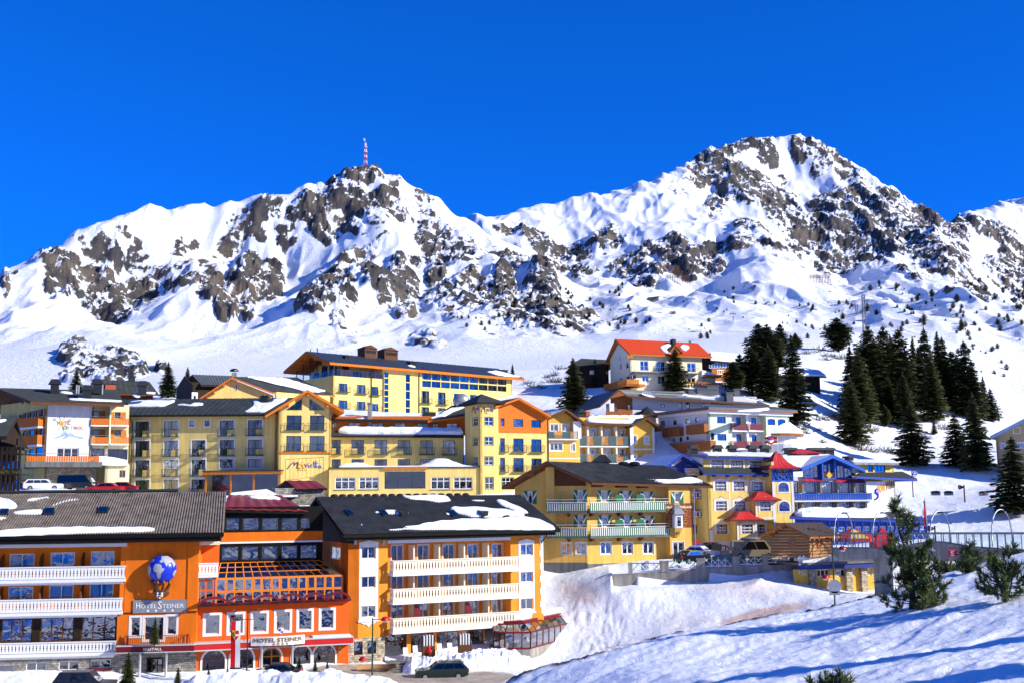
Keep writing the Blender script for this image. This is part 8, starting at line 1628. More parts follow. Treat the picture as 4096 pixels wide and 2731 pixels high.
def log_cabin():
 b = Bld('log_cabin','round-log cabin with a grey shingle roof beside the bridge','log cabin',3055,118,3240,117,-6.8); P = b.pl; R = b.root; at = P.at; u1 = P.u(*Z8(1664,1150)); zt = at(*Z8(1500,1045))[2]; gz = -8.
 F = Pl.of(3237,117,3325,118.5,root=R); u2 = F.u(*Z9(518,1030)); zf = F.z(*Z9(400,950)); lr = .17; gz = P.z(*Z8(1500,1235))
 def logs(pl,a,c,z0,z1,nm='log_wall',over=.35):
  mb = pl.mb(); z = z0; 
  while z < z1: mb.tube([(a-over,-.05,z),(c+over,-.05,z)],lr,8); z += lr*1.85
  mb.build(nm,'log_wood',R,smooth=True)
 logs(P,P.u(*Z8(1298,1120)),u1,gz,zt); logs(F,0,u2,gz,zf)
 for (pl,Z,r) in [(P,Z8,(1455,1075,1512,1142)),(F,Z9,(400,972,438,1032))]: b.window(pl,Z,r,.13,'warm_wood',2,2,hole=False,fw=.1,glass='glass',inner='yellow_paint' if pl is P else 'interior')
 gl,gp = P.u(*Z8(1298,1045)),at(*Z8(1415,915)); mb = P.mb(); 
 z = zt
 while z < gp[2]-.3:
  t = (z-zt)/(gp[2]-zt); mb.tube([(gl+(gp[0]-gl)*t-.2,-.05,z),(u1+(gp[0]-u1)*t+.2,-.05,z)],lr,8); z += lr*1.85
 mb.build('log_gable','log_wood',R,smooth=True)
 A,El = at(*Z8(1395,890),.9),at(*Z8(1132,1030),.9); E0 = F.at(*Z9(330,935),.9); E0 = atY(P,Z9,330,932,115.8); E1 = atY(P,Z9,645,925,118.5); R1 = atY(P,Z9,435,800,122.5)
 rf = b.roof(P,E0,E1,R1,A,'roof_brown','warm_wood',.2,corr=.55,amp=.03); b.roof(P,El,(El[0],-7,El[2]),(R1[0],R1[1],R1[2]),A,'roof_brown','warm_wood',.2)
 for i in range(8): p = np.array(E0)*(1-i/7.3)+np.array(E1)*(i/7.3); mb = P.mb(); mb.tube([tuple(p+np.array([0,-.1,-.32])),tuple(p+np.array([-.6,-1.4,.05]))],.09,6); mb.build('rafter_end','log_wood',R)
 for i in range(4): t = (i+.5)/4; p = np.array(El)*(1-t)+np.array(A)*t; mb = P.mb(); mb.tube([tuple(p+np.array([0,0,-.35])),tuple(p+np.array([0,-1.2,-.35]))],.14,7); mb.build('purlin_end','warm_wood',R)
 b.snow(rf,P,(E0,E1,A),Z9,[(560,905),(600,900),(625,912),(590,918)],.1,.1)
 mb = F.mb(); rr = random.Random(3)
 for k in range(10): u,z = rr.uniform(.2,3.5),rr.uniform(zf-2.5,zf-.6); mb.tube([(u+.16*i*math.cos(k+i*.5),.12,z+.16*i*math.sin(k*2+i*.6)) for i in range(6)],.02,4)
 mb.build('climbing_twigs','dry_twigs',R)
log_cabin()
def low_building():
 b = Bld('building','low yellow building with a blue fascia under the log cabin and bridge','building',3180,117,3560,121,-10.5); P = b.pl; R = b.root; at = P.at
 z1 = at(*Z9(550,1188))[2]; z2 = at(*Z9(550,1232))[2]; zs = at(*Z9(700,1310))[2]; gz = at(*Z9(700,1400))[2]-1; u1 = P.u(*Z9(1100,1300))
 for r in [(222,1240,245,1290),(258,1240,300,1300),(395,1238,515,1312),(582,1236,665,1312),(712,1232,760,1304),(792,1230,825,1302),(862,1228,912,1300),(940,1228,1080,1300)]: b.window(P,Z9,r,-.6,'cream_paint',2 if r[2]-r[0] < 90 else 3,1,glass='glass',fw=.12)
 b.wall(P,0,u1,gz,z2,['gold_plaster'][0],-.6); b.box('fascia_board','navy_paint',P,(0,u1,-.1,.35,z2,z1)); b.box('roof','concrete_dark',P,(-.2,u1+.2,-9,.5,z1,z1+.22))
 for v in (360,700,845): u = P.u(*Z9(v,1300),-.3); b.box('stone_pier','stone',P,(u-.4,u+.35,-.59,-.2,gz,z2))
 return b,z1
LOWB,_z1 = low_building()
def cabin_fence():
 P = LOWB.pl; v = .2; q = LOWB.rect(P,Z9,(225,1112,595,1172),v); t = empty('fence',P.W((q[0],v,q[2])),'white picket fence on the flat roof in front of the log cabin','fence'); Q = Pl(P.O,P.ang,t); n = 34; mb = Q.mb()
 for i in range(n+1): u = q[0]+(q[1]-q[0])*i/n; mb.box(u-.05,u+.05,v,v+.04,q[2]-.3,q[3]+.12*math.sin(i*1.9),0)
 mb.build('pickets','white_paint',t); mb = Q.mb()
 for k in (.2,.75): mb.box(q[0],q[1],v-.05,v,q[2]+(q[3]-q[2])*k-.06,q[2]+(q[3]-q[2])*k+.06)
 mb.build('rail','gold_paint',t); 
cabin_fence()
def ground_hit(x,y,Y0=95.,Y1=330.,fn=None):
 """the point of the ground seen at a photo pixel, searched outwards"""
 fn = fn or ground_z; Y = Y0
 while Y < Y1:
  p = ray(x,y)*Y
  if p[2] <= fn(p[0],Y): return (float(p[0]),float(Y),float(fn(p[0],Y)))
  Y *= 1.006
 p = ray(x,y)*Y1; return (float(p[0]),float(Y1),float(fn(p[0],Y1)))
def retaining_wall():
 P = Pl.of(2480,121,3195,120); t = empty('retaining_wall',P.W((0,0,-8.5)),'concrete retaining wall with square pillars and white and green lattice railings','wall'); P.root = t
 top = lambda u: -8.05; L_ = P.u(3195,2260); zA = P.z(2520,2295); zB = P.z(3150,2252); h = lambda u: zA+(zB-zA)*u/L_
 mb = P.mb(); mb.slab([(-1.2,0,h(-1.2)-3.2),(L_,0,h(L_)-3.2),(L_,0,h(L_)),(-1.2,0,h(-1.2))],(0,-.5,0)); mb.build('wall','concrete',t)
 xs = [(105,195),(490,575),(860,935),(1180,1235),(1470,1505)]; pr = None
 for (a,c) in [(-225+0,-185)]+xs:
  u0,u1 = P.u(*Z8(a,1320)),P.u(*Z8(c,1320)); z = h(u0); b_ = P.mb(); b_.box(u0,u1,-.55,.06,z+.003,z+1.05); b_.box(u0-.05,u1+.05,-.6,.1,z+1.05,z+1.15); b_.build('pillar','concrete',t)
  if pr is not None:
   a0,c0 = pr,u0; mb = P.mb(); mb.box(a0,c0,-.2,-.14,z+.86,z+.95,1); mb.box(a0,c0,-.2,-.14,z+.12,z+.2,0); n = max(2,int((c0-a0)/.62))
   for i in range(n):
    ua,ub = a0+(c0-a0)*i/n,a0+(c0-a0)*(i+1)/n; mb.tube([(ua,-.17,z+.15),(ub,-.17,z+.9)],.035,4,0 if i % 3 else 1); mb.tube([(ub,-.17,z+.15),(ua,-.17,z+.9)],.035,4,0)
    mb.box(ua-.03,ua+.03,-.2,-.14,z+.05,z+1.05,0)
   mb.build('railing',['white_paint','green_paint'],t)
  pr = u1
retaining_wall()
def bridge():
 P = Pl.of(3337,115.5,4250,107.); t = empty('footbridge',P.W((4,-1,-8)),'concrete footbridge with glass parapet and a red number sign on its side','bridge'); P.root = t; at = P.at
 tp = [at(*Z9(x,y)) for x,y in [(560,1042),(1000,1046),(1180,1030),(1330,1000),(1450,985),(1580,990),(1720,1012),(1850,1035),(2100,1052),(2450,1075),(2800,1090)]]
 bt = [at(*Z9(x,y)) for x,y in [(2800,1185),(2350,1175),(1850,1165),(1400,1160),(1100,1146),(880,1142),(610,1152),(560,1110)]]
 mb = P.mb(); mb.slab(tp+bt,(0,-.35,0)); mb.slab([(p[0],-3.2,p[2]) for p in tp+bt],(0,-.35,0)); u0,u1 = tp[0][0],tp[-1][0]; zb = at(*Z9(1000,1120))[2]; mb.slab([(u0,-.36,zb),(u1,-.36,bt[0][2]+.2),(u1,-3.19,bt[0][2]+.2),(u0,-3.19,zb)],(0,0,.3)); mb.build('deck','concrete',t)
 ztop = [at(*Z9(x,905))[2] for x in (565,2352)]; n = 24; ue = P.u(*Z9(2352,950)); zl = lambda u: ztop[0]+(ztop[1]-ztop[0])*(u-u0)/(ue-u0)
 zt = lambda u: float(np.interp(u,[p[0] for p in tp],[p[2] for p in tp]))
 for v in (-.17,-3.37):
  mb = P.mb(); n = 26 
  for i in range(n+1): u = u0+.2+(ue-u0+1.)*i/n; mb.box(u-.04,u+.04,v-.04,v+.04,zt(u)-.1,zl(u),0)
  mb.tube([(u0,v,zl(u0)),(ue+1.2,v,zl(ue+1.2))],.06,6); mb.build('railing','grey_paint',t); g = P.mb(); Q = []
  for i in range(n*2+1): u = u0+.2+(ue-u0+1)*i/n/2; Q += [(u,v,zt(u)),(u,v,zl(u)-.08)]
  g.add(Q,[(2*i,2*i+2,2*i+3,2*i+1) for i in range(n*2)]); g.build('pane','glass_clear',t)
 q = P.at(*Z9(998,1160)); w = (P.u(*Z9(1080,1300))-P.u(*Z9(915,1300)))/2; zg = at(*Z9(1000,1475))[2]-2; mb = P.mb(); mb.box(q[0]-w,q[0]+w,-2.6,-.9,zg,q[2]+.35); mb.build('pier','concrete',t)
 q = [at(*Z9(x,y),.02) for x,y in [(1430,1066),(1520,1068),(1470,1016)]]; mb = P.mb(); mb.slab(q,(0,-.015,0)); mb.build('painted_triangle','white_paint',t)
 x0,y0,x1,y1 = 1636,1040,1716,1120; a,c = P.u(*Z9(x0,1080),.04),P.u(*Z9(x1,1080),.04); z0,z1 = P.z(*Z9(1675,y1),.04),P.z(*Z9(1675,y0),.04); mb = P.mb(); mb.box(a,c,0.005,.05,z0,z1); sg = mb.build('sign','red_paint',t); H = z1-z0; W = c-a; mb = P.mb(); lettering(mb,'BRÜCKE',a+W*.08,c-W*.08,z0+H*.76,z0+H*.93,.06); lettering(mb,'5',a+W*.26,c-W*.26,z0+H*.07,z0+H*.68,.06,bold=.03); mb.build('lettering','white_paint',sg)
 for i,(xa,xb,yt) in enumerate([(553,742,698),(918,1108,696),(1463,1656,690),(2046,2238,674)]):
  a,c = P.u(*Z9(xa,900),-.2),P.u(*Z9(xb,900),-3.4); zt_ = P.z(*Z9((xa+xb)/2,yt),-1.8); lo = zl(a); e = empty('arch_lamp',P.W((a,-.2,lo-1)),['arched grey lamp hoop on the bridge behind the log cabin roof','arched lamp hoop on the bridge beside the red tent point','arched lamp hoop on the bridge right of the slim red banner','arched lamp hoop on the bridge nearest the right edge'][i],'street lamp','arched lamps over the footbridge'); Q = Pl(P.O,P.ang,e); mb = Q.mb(); k = 18; base = zl(a)-1.2
  path = [(a+(c-a)*.5*(1-math.cos(math.pi*j/k)),-.2-3.2*j/k,base+(zt_-base)*math.sin(math.pi*j/k)**.62) for j in range(k+1)]; mb.tube(path,.065,6); mb.build('hoop','steel',e,smooth=True); mb = Q.mb(); m = path[k//2+1]; mb.box(m[0]-.3,m[0]+.3,m[1]-.12,m[1]+.12,m[2]-.16,m[2]-.04); mb.build('lamp','black_metal',e)
bridge()
def conservatory():
 P = Pl.of(2022,109.,2290,111.); t = empty('conservatory',P.W((3,-2,-15)),'dark red framed glass conservatory with a faceted roof beside the snow bank','conservatory'); P.root = t; at = P.at
 bs = [(1368,1295),(1452,1298),(1645,1300),(1955,1190)]; ev = [(1368,1170),(1452,1190),(1648,1188),(1955,1165)]; tp = [(1368,1125),(1475,1118),(1598,1118),(1910,1100)]; vv = [-1.5,.0,.6,-6.]; vt = [-2.5,-2.,-1.8,-7.5]
 B_ = [at(*Z3(*c),v) for c,v in zip(bs,vv)]; E = [at(*Z3(*c),v) for c,v in zip(ev,vv)]; T = [at(*Z3(*c),v) for c,v in zip(tp,vt)]; zb = min(p[2] for p in B_[:3]); B_ = [(p[0],p[1],zb) for p in B_]; ze = sum(p[2] for p in E[:3])/3; E = [(p[0],p[1],ze) for p in E]; zt = sum(p[2] for p in T[:3])/3; T = [(p[0],p[1],zt) for p in T]
 mb = P.mb(); lp = lambda a,c,k: tuple(np.array(a)*(1-k)+np.array(c)*k)
 for i,n in enumerate((2,3,7)):
  for k in range(n+1): mb.tube([lp(B_[i],B_[i+1],k/n),lp(E[i],E[i+1],k/n),lp(T[i],T[i+1],k/n)],.07,4)
  for R_ in (B_,E,T): mb.tube([R_[i],R_[i+1]],.08,4)
 mb.build('frame','dark_red_paint',t); 
 for i in range(3):
  mb = P.mb(); mb.quad(B_[i],B_[i+1],E[i+1],E[i]); mb.build('pane','glass_bright',t); mb = P.mb(); mb.quad(E[i],E[i+1],T[i+1],T[i]); mb.build('pane','glass_green_roof',t)
 mb = P.mb(); O = [(p[0],p[1]-.3,p[2]-.02) for p in T]+[(T[3][0]-1,-9,zt),(T[0][0]-.6,-9,zt)]; mb.slab(O,(0,0,.28),0); mb.build('roof','dark_red_paint',t); mb = P.mb(); mb.slab([(p[0],p[1]-.5,p[2]+.3) for p in O],(0,0,.45)); mb.build('snow_patch','snow',t); mb = P.mb(); mb.slab([(p[0],p[1],zb) for p in B_]+[(T[0][0],-7,zb)],(0,0,-.9)); mb.build('plinth','concrete',t); mb = P.mb(); mb.box(T[0][0],T[2][0]+1,-8.4,-8.2,zb,zt); mb.build('wall','interior_warm',t)
 for x in (1480,1615): u,v,z = at(*Z3(x,1250),-1.8); mb = P.mb(); mb.tube([(u,v,zb),(u,v,z)],.05,6,1); mb.tube([(u,v,z),(u,v,z+.42)],[.34,.2],10,0); mb.build('table_lamp',['lamp_glass','gold_paint'],t)
conservatory()
def put(name,label,cat,p,rz=0.,group=None):
 return empty(name,p,label,cat,group,rz)
def street_lamp(label,x,yb,yt,Y,heads,m='green_metal',gy=None):
 p = pt(x,yb,Y); e = put('street_lamp',label,'street lamp',p,0,'red globe street lamps'); h = (yb-yt)*Y/F; mb = MB(); mb.tube([(0,0,-2),(0,0,h*.5),(0,0,h)],[.09,.075,.06],8); mb.build('pole',m,e,smooth=True)
 for (dx,dy) in heads:
  X = dx*Y/F; Z = (yb-dy)*Y/F; a = MB(); a.tube([(0,0,Z+.12),(X,0,Z+.12)],.035,6); a.tube([(X*.8,0,Z+.12),(X,0,Z+.3)],.02,4); a.build('arm',m,e); mb = MB(); mb.ball((X,0,Z+.02),(.34,.34,.34),14,8,0,True); mb.build('lamp_shade','light_red',e,smooth=True); mb = MB(); mb.ball((X,0,Z),(.24,.24,.16),10,6); mb.build('bulb','lamp_glass',e,smooth=True)
 return e
street_lamp('tall street lamp with two red shades in front of the stone pier',*Z3(450,0)[:1],2800,Z3(0,1110)[1],98,[(48,Z3(0,1130)[1]),(-38,Z3(0,1415)[1])])
e = street_lamp('street lamp with a red shade and round signs beside the bridge pier',Z9(570,0)[0],2440,Z9(0,960)[1],104,[(40,Z9(0,1080)[1]),(-33,Z9(0,1338)[1])])
mb = MB(); mb.tube([(0,-.12,(2440-Z9(0,1410)[1])*104/F),(0,-.09,(2440-Z9(0,1410)[1])*104/F)],.62,20); mb.box(-.5,.5,-.12,-.09,(2440-Z9(0,1490)[1])*104/F,(2440-Z9(0,1455)[1])*104/F); mb.build('road_sign','steel',e)
p = pt(*Z2(540,1560),97); e = put('flag_mast','dark iron mast with a cross arm before the hotel entrance','mast',p); k = 97/F/1.8875; mb = MB(); mb.tube([(0,0,-2),(0,0,495*k)],[.07,.05],7); mb.tube([(-130*k,0,450*k),(45*k,0,450*k)],.03,5); mb.ball((0,0,500*k),.1,8,5); mb.tube([(-25*k,0,440*k),(-25*k,0,100*k)],.015,4); mb.build('mast','black_metal',e)
fl = put('banner','long red and white banner with a small coat of arms','banner',(p[0],p[1],p[2])); fl.location = p
def wave(mb,x0,x1,z0,z1,m,n=8,y=0.,amp=.05):
 V = []
 for j in range(n+1):
  z = z0+(z1-z0)*j/n; V += [(x0,y+amp*math.sin(j*.8),z),(x1,y+amp*math.sin(j*.8+.7),z)]
 mb.add(V,[(2*j,2*j+1,2*j+3,2*j+2) for j in range(n)],m)
mb = MB(); a,m_,c = -122*k,-88*k,-52*k; wave(mb,a,m_,105*k,438*k,0); wave(mb,m_,c,105*k,438*k,1); mb.build('cloth',['flag_red','white_paint'],fl)
mb = MB(); S = [(-112,370),(-62,370),(-62,330),(-72,312),(-87,302),(-102,312),(-112,330)]; mb.slab([(x*k,-.09,z*k) for x,z in S],(0,.03,0),0); mb.slab([(x*k,-.11,z*k) for x,z in [(-87,370),(-62,370),(-62,330),(-72,312),(-87,302)]],(0,.02,0),1); mb.slab([(x*k,-.12,z*k) for x,z in [(-87,345),(-62,345),(-62,330),(-87,330)]],(0,.02,0),3); mb.tube([(-108*k,-.12,350*k),(-100*k,-.12,362*k),(-98*k,-.12,335*k),(-106*k,-.12,318*k),(-94*k,-.12,312*k)],.05,5,2); mb.build('coat_of_arms',['yellow_paint','flag_red','letter_dark','white_paint'],fl)
mb = MB(); mb.box(a-.03,c+.03,-.12,.12,95*k,105*k); mb.build('banner_rod','black_metal',fl)
q = BH.pl.at(*Z8(1336,140),.8); w = BH.pl.W(q); e = put('flag','red white red flag flying over the red tower roof','flag',w); kk = 148/F/2.1382; mb = MB(); mb.tube([(0,0,-.3),(0,0,120*kk)],.045,6); mb.build('flagpole','white_paint',e); mb = MB()
for j,m in enumerate((0,1,0)):
 V = []; z1 = 116*kk-j*17*kk
 for i in range(11): x = -i*10.5*kk; d = .16*math.sin(i*.75); V += [(x,d,z1-17*kk+.12*math.sin(i*.8+.4)),(x,d,z1+.12*math.sin(i*.8+.4))]
 mb.add(V,[(2*i,2*i+1,2*i+3,2*i+2) for i in range(10)],m)
mb.build('cloth',['flag_red','white_paint'],e)
p = pt(*Z9(1443,845),138); e = put('banner','slim red and white banner on a pole beside the restaurant','banner',p); k = 138/F/2.3614; mb = MB(); mb.tube([(0,0,-2),(-15*k,0,270*k)],.05,6); mb.build('flagpole','steel',e); mb = MB(); wave(mb,-28*k,-6*k,20*k,245*k,0,10); wave(mb,-42*k,-26*k,95*k,235*k,1,8); mb.build('cloth',['flag_red','white_paint'],e)
def car(label,p,rz,L_=4.5,H=1.45,W=1.75,m='car_black',kind='estate',rack=False,box=None):
 e = put('parked_car',label,'car',p,rz); x = lambda t: (t-.5)*L_
 van = kind == 'van'
 prof = [(0,.38),(.0,.62),(.02,.98 if van else .86),(.22 if van else .27,1.02 if van else .92),(.99,1.0 if van else .94),(1.,.6),(.99,.36),(.9,.26),(.08,.26)]
 cab = {'estate': [(.25,.9),(.40,1.0*H),(.88,1.0*H),(.985,.92)],'sedan': [(.25,.9),(.42,H),(.70,H),(.86,.92)],'van': [(.10,1.0),(.24,H),(.97,H),(.995,.98)]}[kind]
 mb = MB(); w = W/2
 for (hw,s) in ((w,1.),):
  P = [(x(t),-w,z) for t,z in prof]; n = len(P); inner = [(x(.5+(t-.5)*.985),-w-.0+.0,z) for t,z in prof]
  yy = [-w,-w+.0,w]; ring = lambda y,k: [(x(.5+(t-.5)*k),y,.26+(z-.26)*(1 if k == 1 else .985)) for t,z in prof]
  R = [ring(-w,.955),ring(-w+.12,.99),ring(-w+.3,1),ring(w-.3,1),ring(w-.12,.99),ring(w,.955)]
  V = [p_ for r in R for p_ in r]; mb.add(V,[(j*n+i,j*n+(i+1) % n,(j+1)*n+(i+1) % n,(j+1)*n+i) for j in range(5) for i in range(n)]+[tuple(range(n)),tuple(range(5*n+n-1,5*n-1,-1))],0)
 C = [[(x(t),s*(w-.06 if z < 1.02 else w-.2),z) for t,z in cab] for s in (-1,1)]; n = 4; V = C[0]+C[1]; mb.add(V,[(0,1,2,3),(7,6,5,4)]+[(i,i+1,i+5,i+4) for i in range(3)],0)
 body = mb.build('body',m,e,smooth=False); g = MB()
 for s in (-1,1):
  y0,y1 = s*(w-.05),s*(w-.185); a = [(cab[0][0]+.05,.95),(cab[1][0]+.015,H-.09),(cab[2][0]-.02,H-.09),(cab[3][0]-.05,.96)]; n = 3 if kind != 'sedan' else 2
  for i in range(n):
   t0,t1 = i/n,(i+1)/n; f = lambda t,k: a[0][0]*(1-t)+a[3][0]*t if k == 0 else a[1][0]*(1-t)+a[2][0]*t
   g.add([(x(f(t0,0)+.006),y0*1.004,.97),(x(f(t1,0)-.006),y0*1.004,.97),(x(f(t1,1)-.006),y1*1.01,H-.09),(x(f(t0,1)+.006),y1*1.01,H-.09)],[(0,1,2,3)])
 for (i,j,d) in ((0,1,-.012),(3,2,.012)): g.add([(x(cab[i][0])+d,-w+.2,cab[i][1]+.06),(x(cab[i][0])+d,w-.2,cab[i][1]+.06),(x(cab[j][0])+d*1.5,w-.32,H-.07),(x(cab[j][0])+d*1.5,-w+.32,H-.07)],[(0,1,2,3)])
 g.build('window','car_glass',e)
 for t in (.18,.8):
  for s in (-1,1): wb = MB(); wb.tube([(x(t),s*(w-.2),.32),(x(t),s*(w+.01),.32)],.32,16); wh = wb.build('wheel','tyre',e); wb = MB(); wb.tube([(x(t),s*(w+.005),.32),(x(t),s*(w+.025),.32)],.19,10); wb.build('rim','steel',wh)
 for s in (-1,1): wb = MB(); wb.box(x(0)-.015,x(.03),s*(w-.32)-.2,s*(w-.32)+.2,.62,.78); wb.build('headlight','lamp_glass',e); wb = MB(); wb.box(x(.985),x(1)+.015,s*(w-.22)-.14,s*(w-.22)+.14,.62,.9); wb.build('taillight','light_red',e)
 if rack:
  for s in (-1,1): wb = MB(); wb.box(x(.45),x(.9),s*(w-.28)-.02,s*(w-.28)+.02,H+.03,H+.08); wb.build('roof_rail','black_metal',e)
 if box: wb = MB(); wb.ball((x(.55),0,H+.2),(1.1,.42,.22),12,8); wb.build('roof_box',box,e,smooth=True)
 return e
g_ = lambda Z,x,y,Y: tuple(float(v) for v in pt(*Z(x,y),Y))
car('dark green estate car parked before the ploughed snow heap',g_(Z3,975,1535,100.5),math.radians(8),4.6,1.45,1.75,'car_green','estate',True)
car('tan van with a roof box parked before the arched blue doors',g_(Z8,1080,1258,126),math.radians(176),4.9,1.95,1.9,'car_tan','van',False,'grey_paint')
car('black saloon car behind the lattice railing',g_(Z8,440,1310,123),math.radians(215),4.2,1.4,1.7,'car_black','sedan'); car('silver white car beside the black bins',g_(Z8,520,1262,128),math.radians(150),4.3,1.42,1.75,'car_white','sedan'); car('small red car half hidden by the ochre house corner',g_(Z8,455,1215,134),math.radians(120),4.,1.45,1.7,'car_red','estate')
car('white estate car under the terrace of the white walled hotel',g_(Z4,405,1200,145),math.radians(-168),4.7,1.45,1.75,'car_white','estate'); car('large dark van parked in the shade behind a wooden rail',g_(Z4,730,1195,147),math.radians(175),5.,1.95,1.9,'car_black','van'); car('red saloon car behind the ribbed roof ridge',g_(Z4,985,1232,141),math.radians(4),4.5,1.4,1.75,'car_red','sedan'); car('dark red car beside the yellow hotel corner',g_(Z4,1125,1225,144),math.radians(10),4.4,1.42,1.75,'dark_red_paint','sedan'); car('dark car in deep shade left of the white estate car',g_(Z4,185,1205,146),math.radians(160),4.3,1.45,1.7,'car_black','sedan')
car('dark van cut by the lower edge before the stone basement',g_(Z1,640,1640,92),math.radians(184),4.8,1.7,1.8,'car_black','estate'); car('black car roof showing over the snow before the entrance',g_(Z2,760,1545,99),math.radians(3),4.4,1.42,1.75,'car_black','sedan')
for i,(x,lb) in enumerate([(613,'black wheeled bin with a white label beside the drain pipe'),(682,'round topped black bin at the arched doorway')]):
 e = put('wheelie_bin',lb,'bin',g_(Z8,x,1232,130),.2,'black bins'); mb = MB(); mb.slab([(-.5,-.35,.1),(.5,-.35,.1),(.62,-.42,1.35),(-.62,-.42,1.35)],(0,.8,0)); mb.build('body','plastic_black',e); mb = MB(); mb.ball((0,0,1.35),(.68,.48,.2),10,5,0,True); mb.build('lid','plastic_black',e)
 for s in (-1,1): mb = MB(); mb.tube([(s*.45,.3,.1),(s*.52,.3,.1)],.12,8); mb.build('wheel','tyre',e)
e = put('rubbish_sack','red sack on a heap beside the black bins','sack',g_(Z8,605,1140,132)); mb = MB(); mb.ball((0,0,.1),(.6,.5,.45),9,6); mb.ball((.35,.1,.45),(.25,.2,.2),7,5); mb.build('sack','flag_red',e,smooth=True)
e = put('cardboard_box','open cardboard box beside the silver white car','box',g_(Z8,592,1240,127)); mb = MB(); mb.box(-.4,.4,-.3,.3,0,.5); mb.slab([(-.4,-.3,.5),(.4,-.3,.5),(.5,-.55,.62),(-.3,-.55,.62)],(0,0,.02)); mb.build('carton','cardboard',e)
for i,(x,y,lb) in enumerate([(705,1375,'first white deck chair from the stone pier'),(778,1360,'white deck chair beside the dark striped basket'),(962,1345,'white deck chair right of the red figure'),(1040,1340,'white deck chair nearest the right striped basket')]):
 e = put('deck_chair',lb,'deck chair',g_(Z3,x,y+8,106),.3,'white deck chairs'); mb = MB(); mb.slab([(-.28,0,.4),(.28,0,.4),(.28,.35,1.25),(-.28,.35,1.25)],(0,.05,0)); mb.build('backrest','white_paint',e); mb = MB(); mb.box(-.28,.28,-.6,0,.36,.42); mb.build('seat','white_paint',e)
 for sx in (-.25,.25):
  for sy in (-.55,.1): mb = MB(); mb.box(sx-.025,sx+.025,sy-.025,sy+.025,-.5,.38); mb.build('leg','white_paint',e)
for i,(x,y,lb) in enumerate([(875,1340,'black and white striped beach basket behind the red figure'),(1150,1330,'black and white striped beach basket nearest the conservatory')]):
 e = put('beach_basket',lb,'beach basket',g_(Z3,x,y,107),.2,'striped beach baskets'); mb = MB(); 
 for k in range(9): a = -.75+1.5*k/9; mb.box(a,a+1.5/9,-.1,.5,.9,2.1+.15*math.sin(k*.35),k % 2)
 mb.build('hood',['plastic_black','white_paint'],e); mb = MB(); mb.box(-.75,.75,-.55,.6,-.6,.9); mb.build('basket','brown_wood',e)
e = put('garden_figure','small bright red figure on the terrace between the striped baskets','figure',g_(Z3,880,1338,105.5)); mb = MB(); mb.ball((0,0,.25),(.5,.3,.35),10,7); mb.ball((0,0,.7),(.28,.25,.26),9,6); mb.tube([(0,0,.85),(.05,0,1.2)],[.2,.03],8); mb.build('figure','canvas_red',e,smooth=True)
e = put('log_pile','tree trunks lying before the stone pier','logs',g_(Z3,480,1465,103),.1); 
for k in range(3): mb = MB(); mb.tube([(-1.7+.2*k,.25*k,.15+.12*(k == 1)),(1.5+.15*k,.25*k+.1,.16+.12*(k == 1))],[.17,.15],9); mb.build('log','log_wood',e,smooth=True)
e = put('steps','stone steps climbing to the terrace beside the snow heap','steps',g_(Z3,625,1490,103)); mb = MB(); [mb.box(-1.2+.1*k,1.3,.32*k,.32*(k+1),-1.,.17*k) for k in range(6)]; mb.build('steps','stone_grey',e)
def heap(name,label,pts,mat_='snow',amp=.5,sc=1.,seed=1):
 """a lumpy heap of ploughed snow: (x,y px, Y metres, height, radius along, radius across)"""
 mb = MB(); n = 100; m = 34; xs = [p[0] for p in pts]; V = []
 for j in range(m):
  for i in range(n):
   t = i/(n-1)*(len(pts)-1); k = min(int(t),len(pts)-2); f = t-k; A,B = [np.array(q,float) for q in (pts[k],pts[k+1])]; q = A*(1-f)+B*f; s = j/(m-1)*2-1; en = min(1,4*min(i,n-1-i)/(n-1)*2)**.5
   X,Y,Z = q[0],q[1]+s*q[4],q[2]; h = q[3]*max(0,1-s*s)**.8*en; nn = float(ridged(np.array([X/(.9*sc)+seed]),np.array([Y/(.9*sc)]),4,.55)[0])-.45; V.append((X,Y,Z-.6+(h+.6*max(0,1-s*s))*(1+.25*nn)+amp*nn*max(0,1-s*s)*en))
 mb.add(V,[(j*n+i,j*n+i+1,(j+1)*n+i+1,(j+1)*n+i) for j in range(m-1) for i in range(n-1)]); o = mb.build(name,mat_); o['label'] = label; o['category'] = 'snow heap'; return o
G = lambda Z,x,y,Y,h,r: (*g_(Z,x,y,Y),h*(.5 if Y < 100 else .62),r)
heap('snow_heap','lumpy heap of ploughed snow behind the dark green car',[G(Z3,660,1480,104,.6,1.2),G(Z3,760,1478,104,1.5,1.7),G(Z3,1000,1475,104,1.7,1.8),G(Z3,1250,1475,104.5,2.5,2.),G(Z3,1450,1470,105,2.6,2.),G(Z3,1600,1470,105,2.1,1.8),G(Z3,1720,1475,105,.8,1.4)],'snow',.45,1.5)
heap('snow_bank','long snow bank along the lower edge before the entrance',[G(Z1,1290,1600,94,.8,1.),G(Z1,1480,1610,94,1.9,1.5),G(Z2,200,1610,94,1.7,1.5),G(Z2,480,1605,94,2.2,1.5),G(Z2,640,1605,95,2.6,1.5),G(Z2,900,1605,94,2.1,1.6),G(Z2,1150,1605,94,2.6,1.6),G(Z2,1400,1610,94,1.9,1.5),G(Z3,600,1600,94,1.,1.4),G(Z3,760,1610,94,.4,1.)],'snow',.3,2.2,5)
e = put('parasol','large red and yellow parasol behind the bridge railing','parasol',g_(Z9,740,1090,127)); mb = MB(); V = [(0,0,2.75)]; 
for k in range(8): a = 2*math.pi*(k+.5)/8; V.append((2.9*math.cos(a),2.9*math.sin(a),1.75))
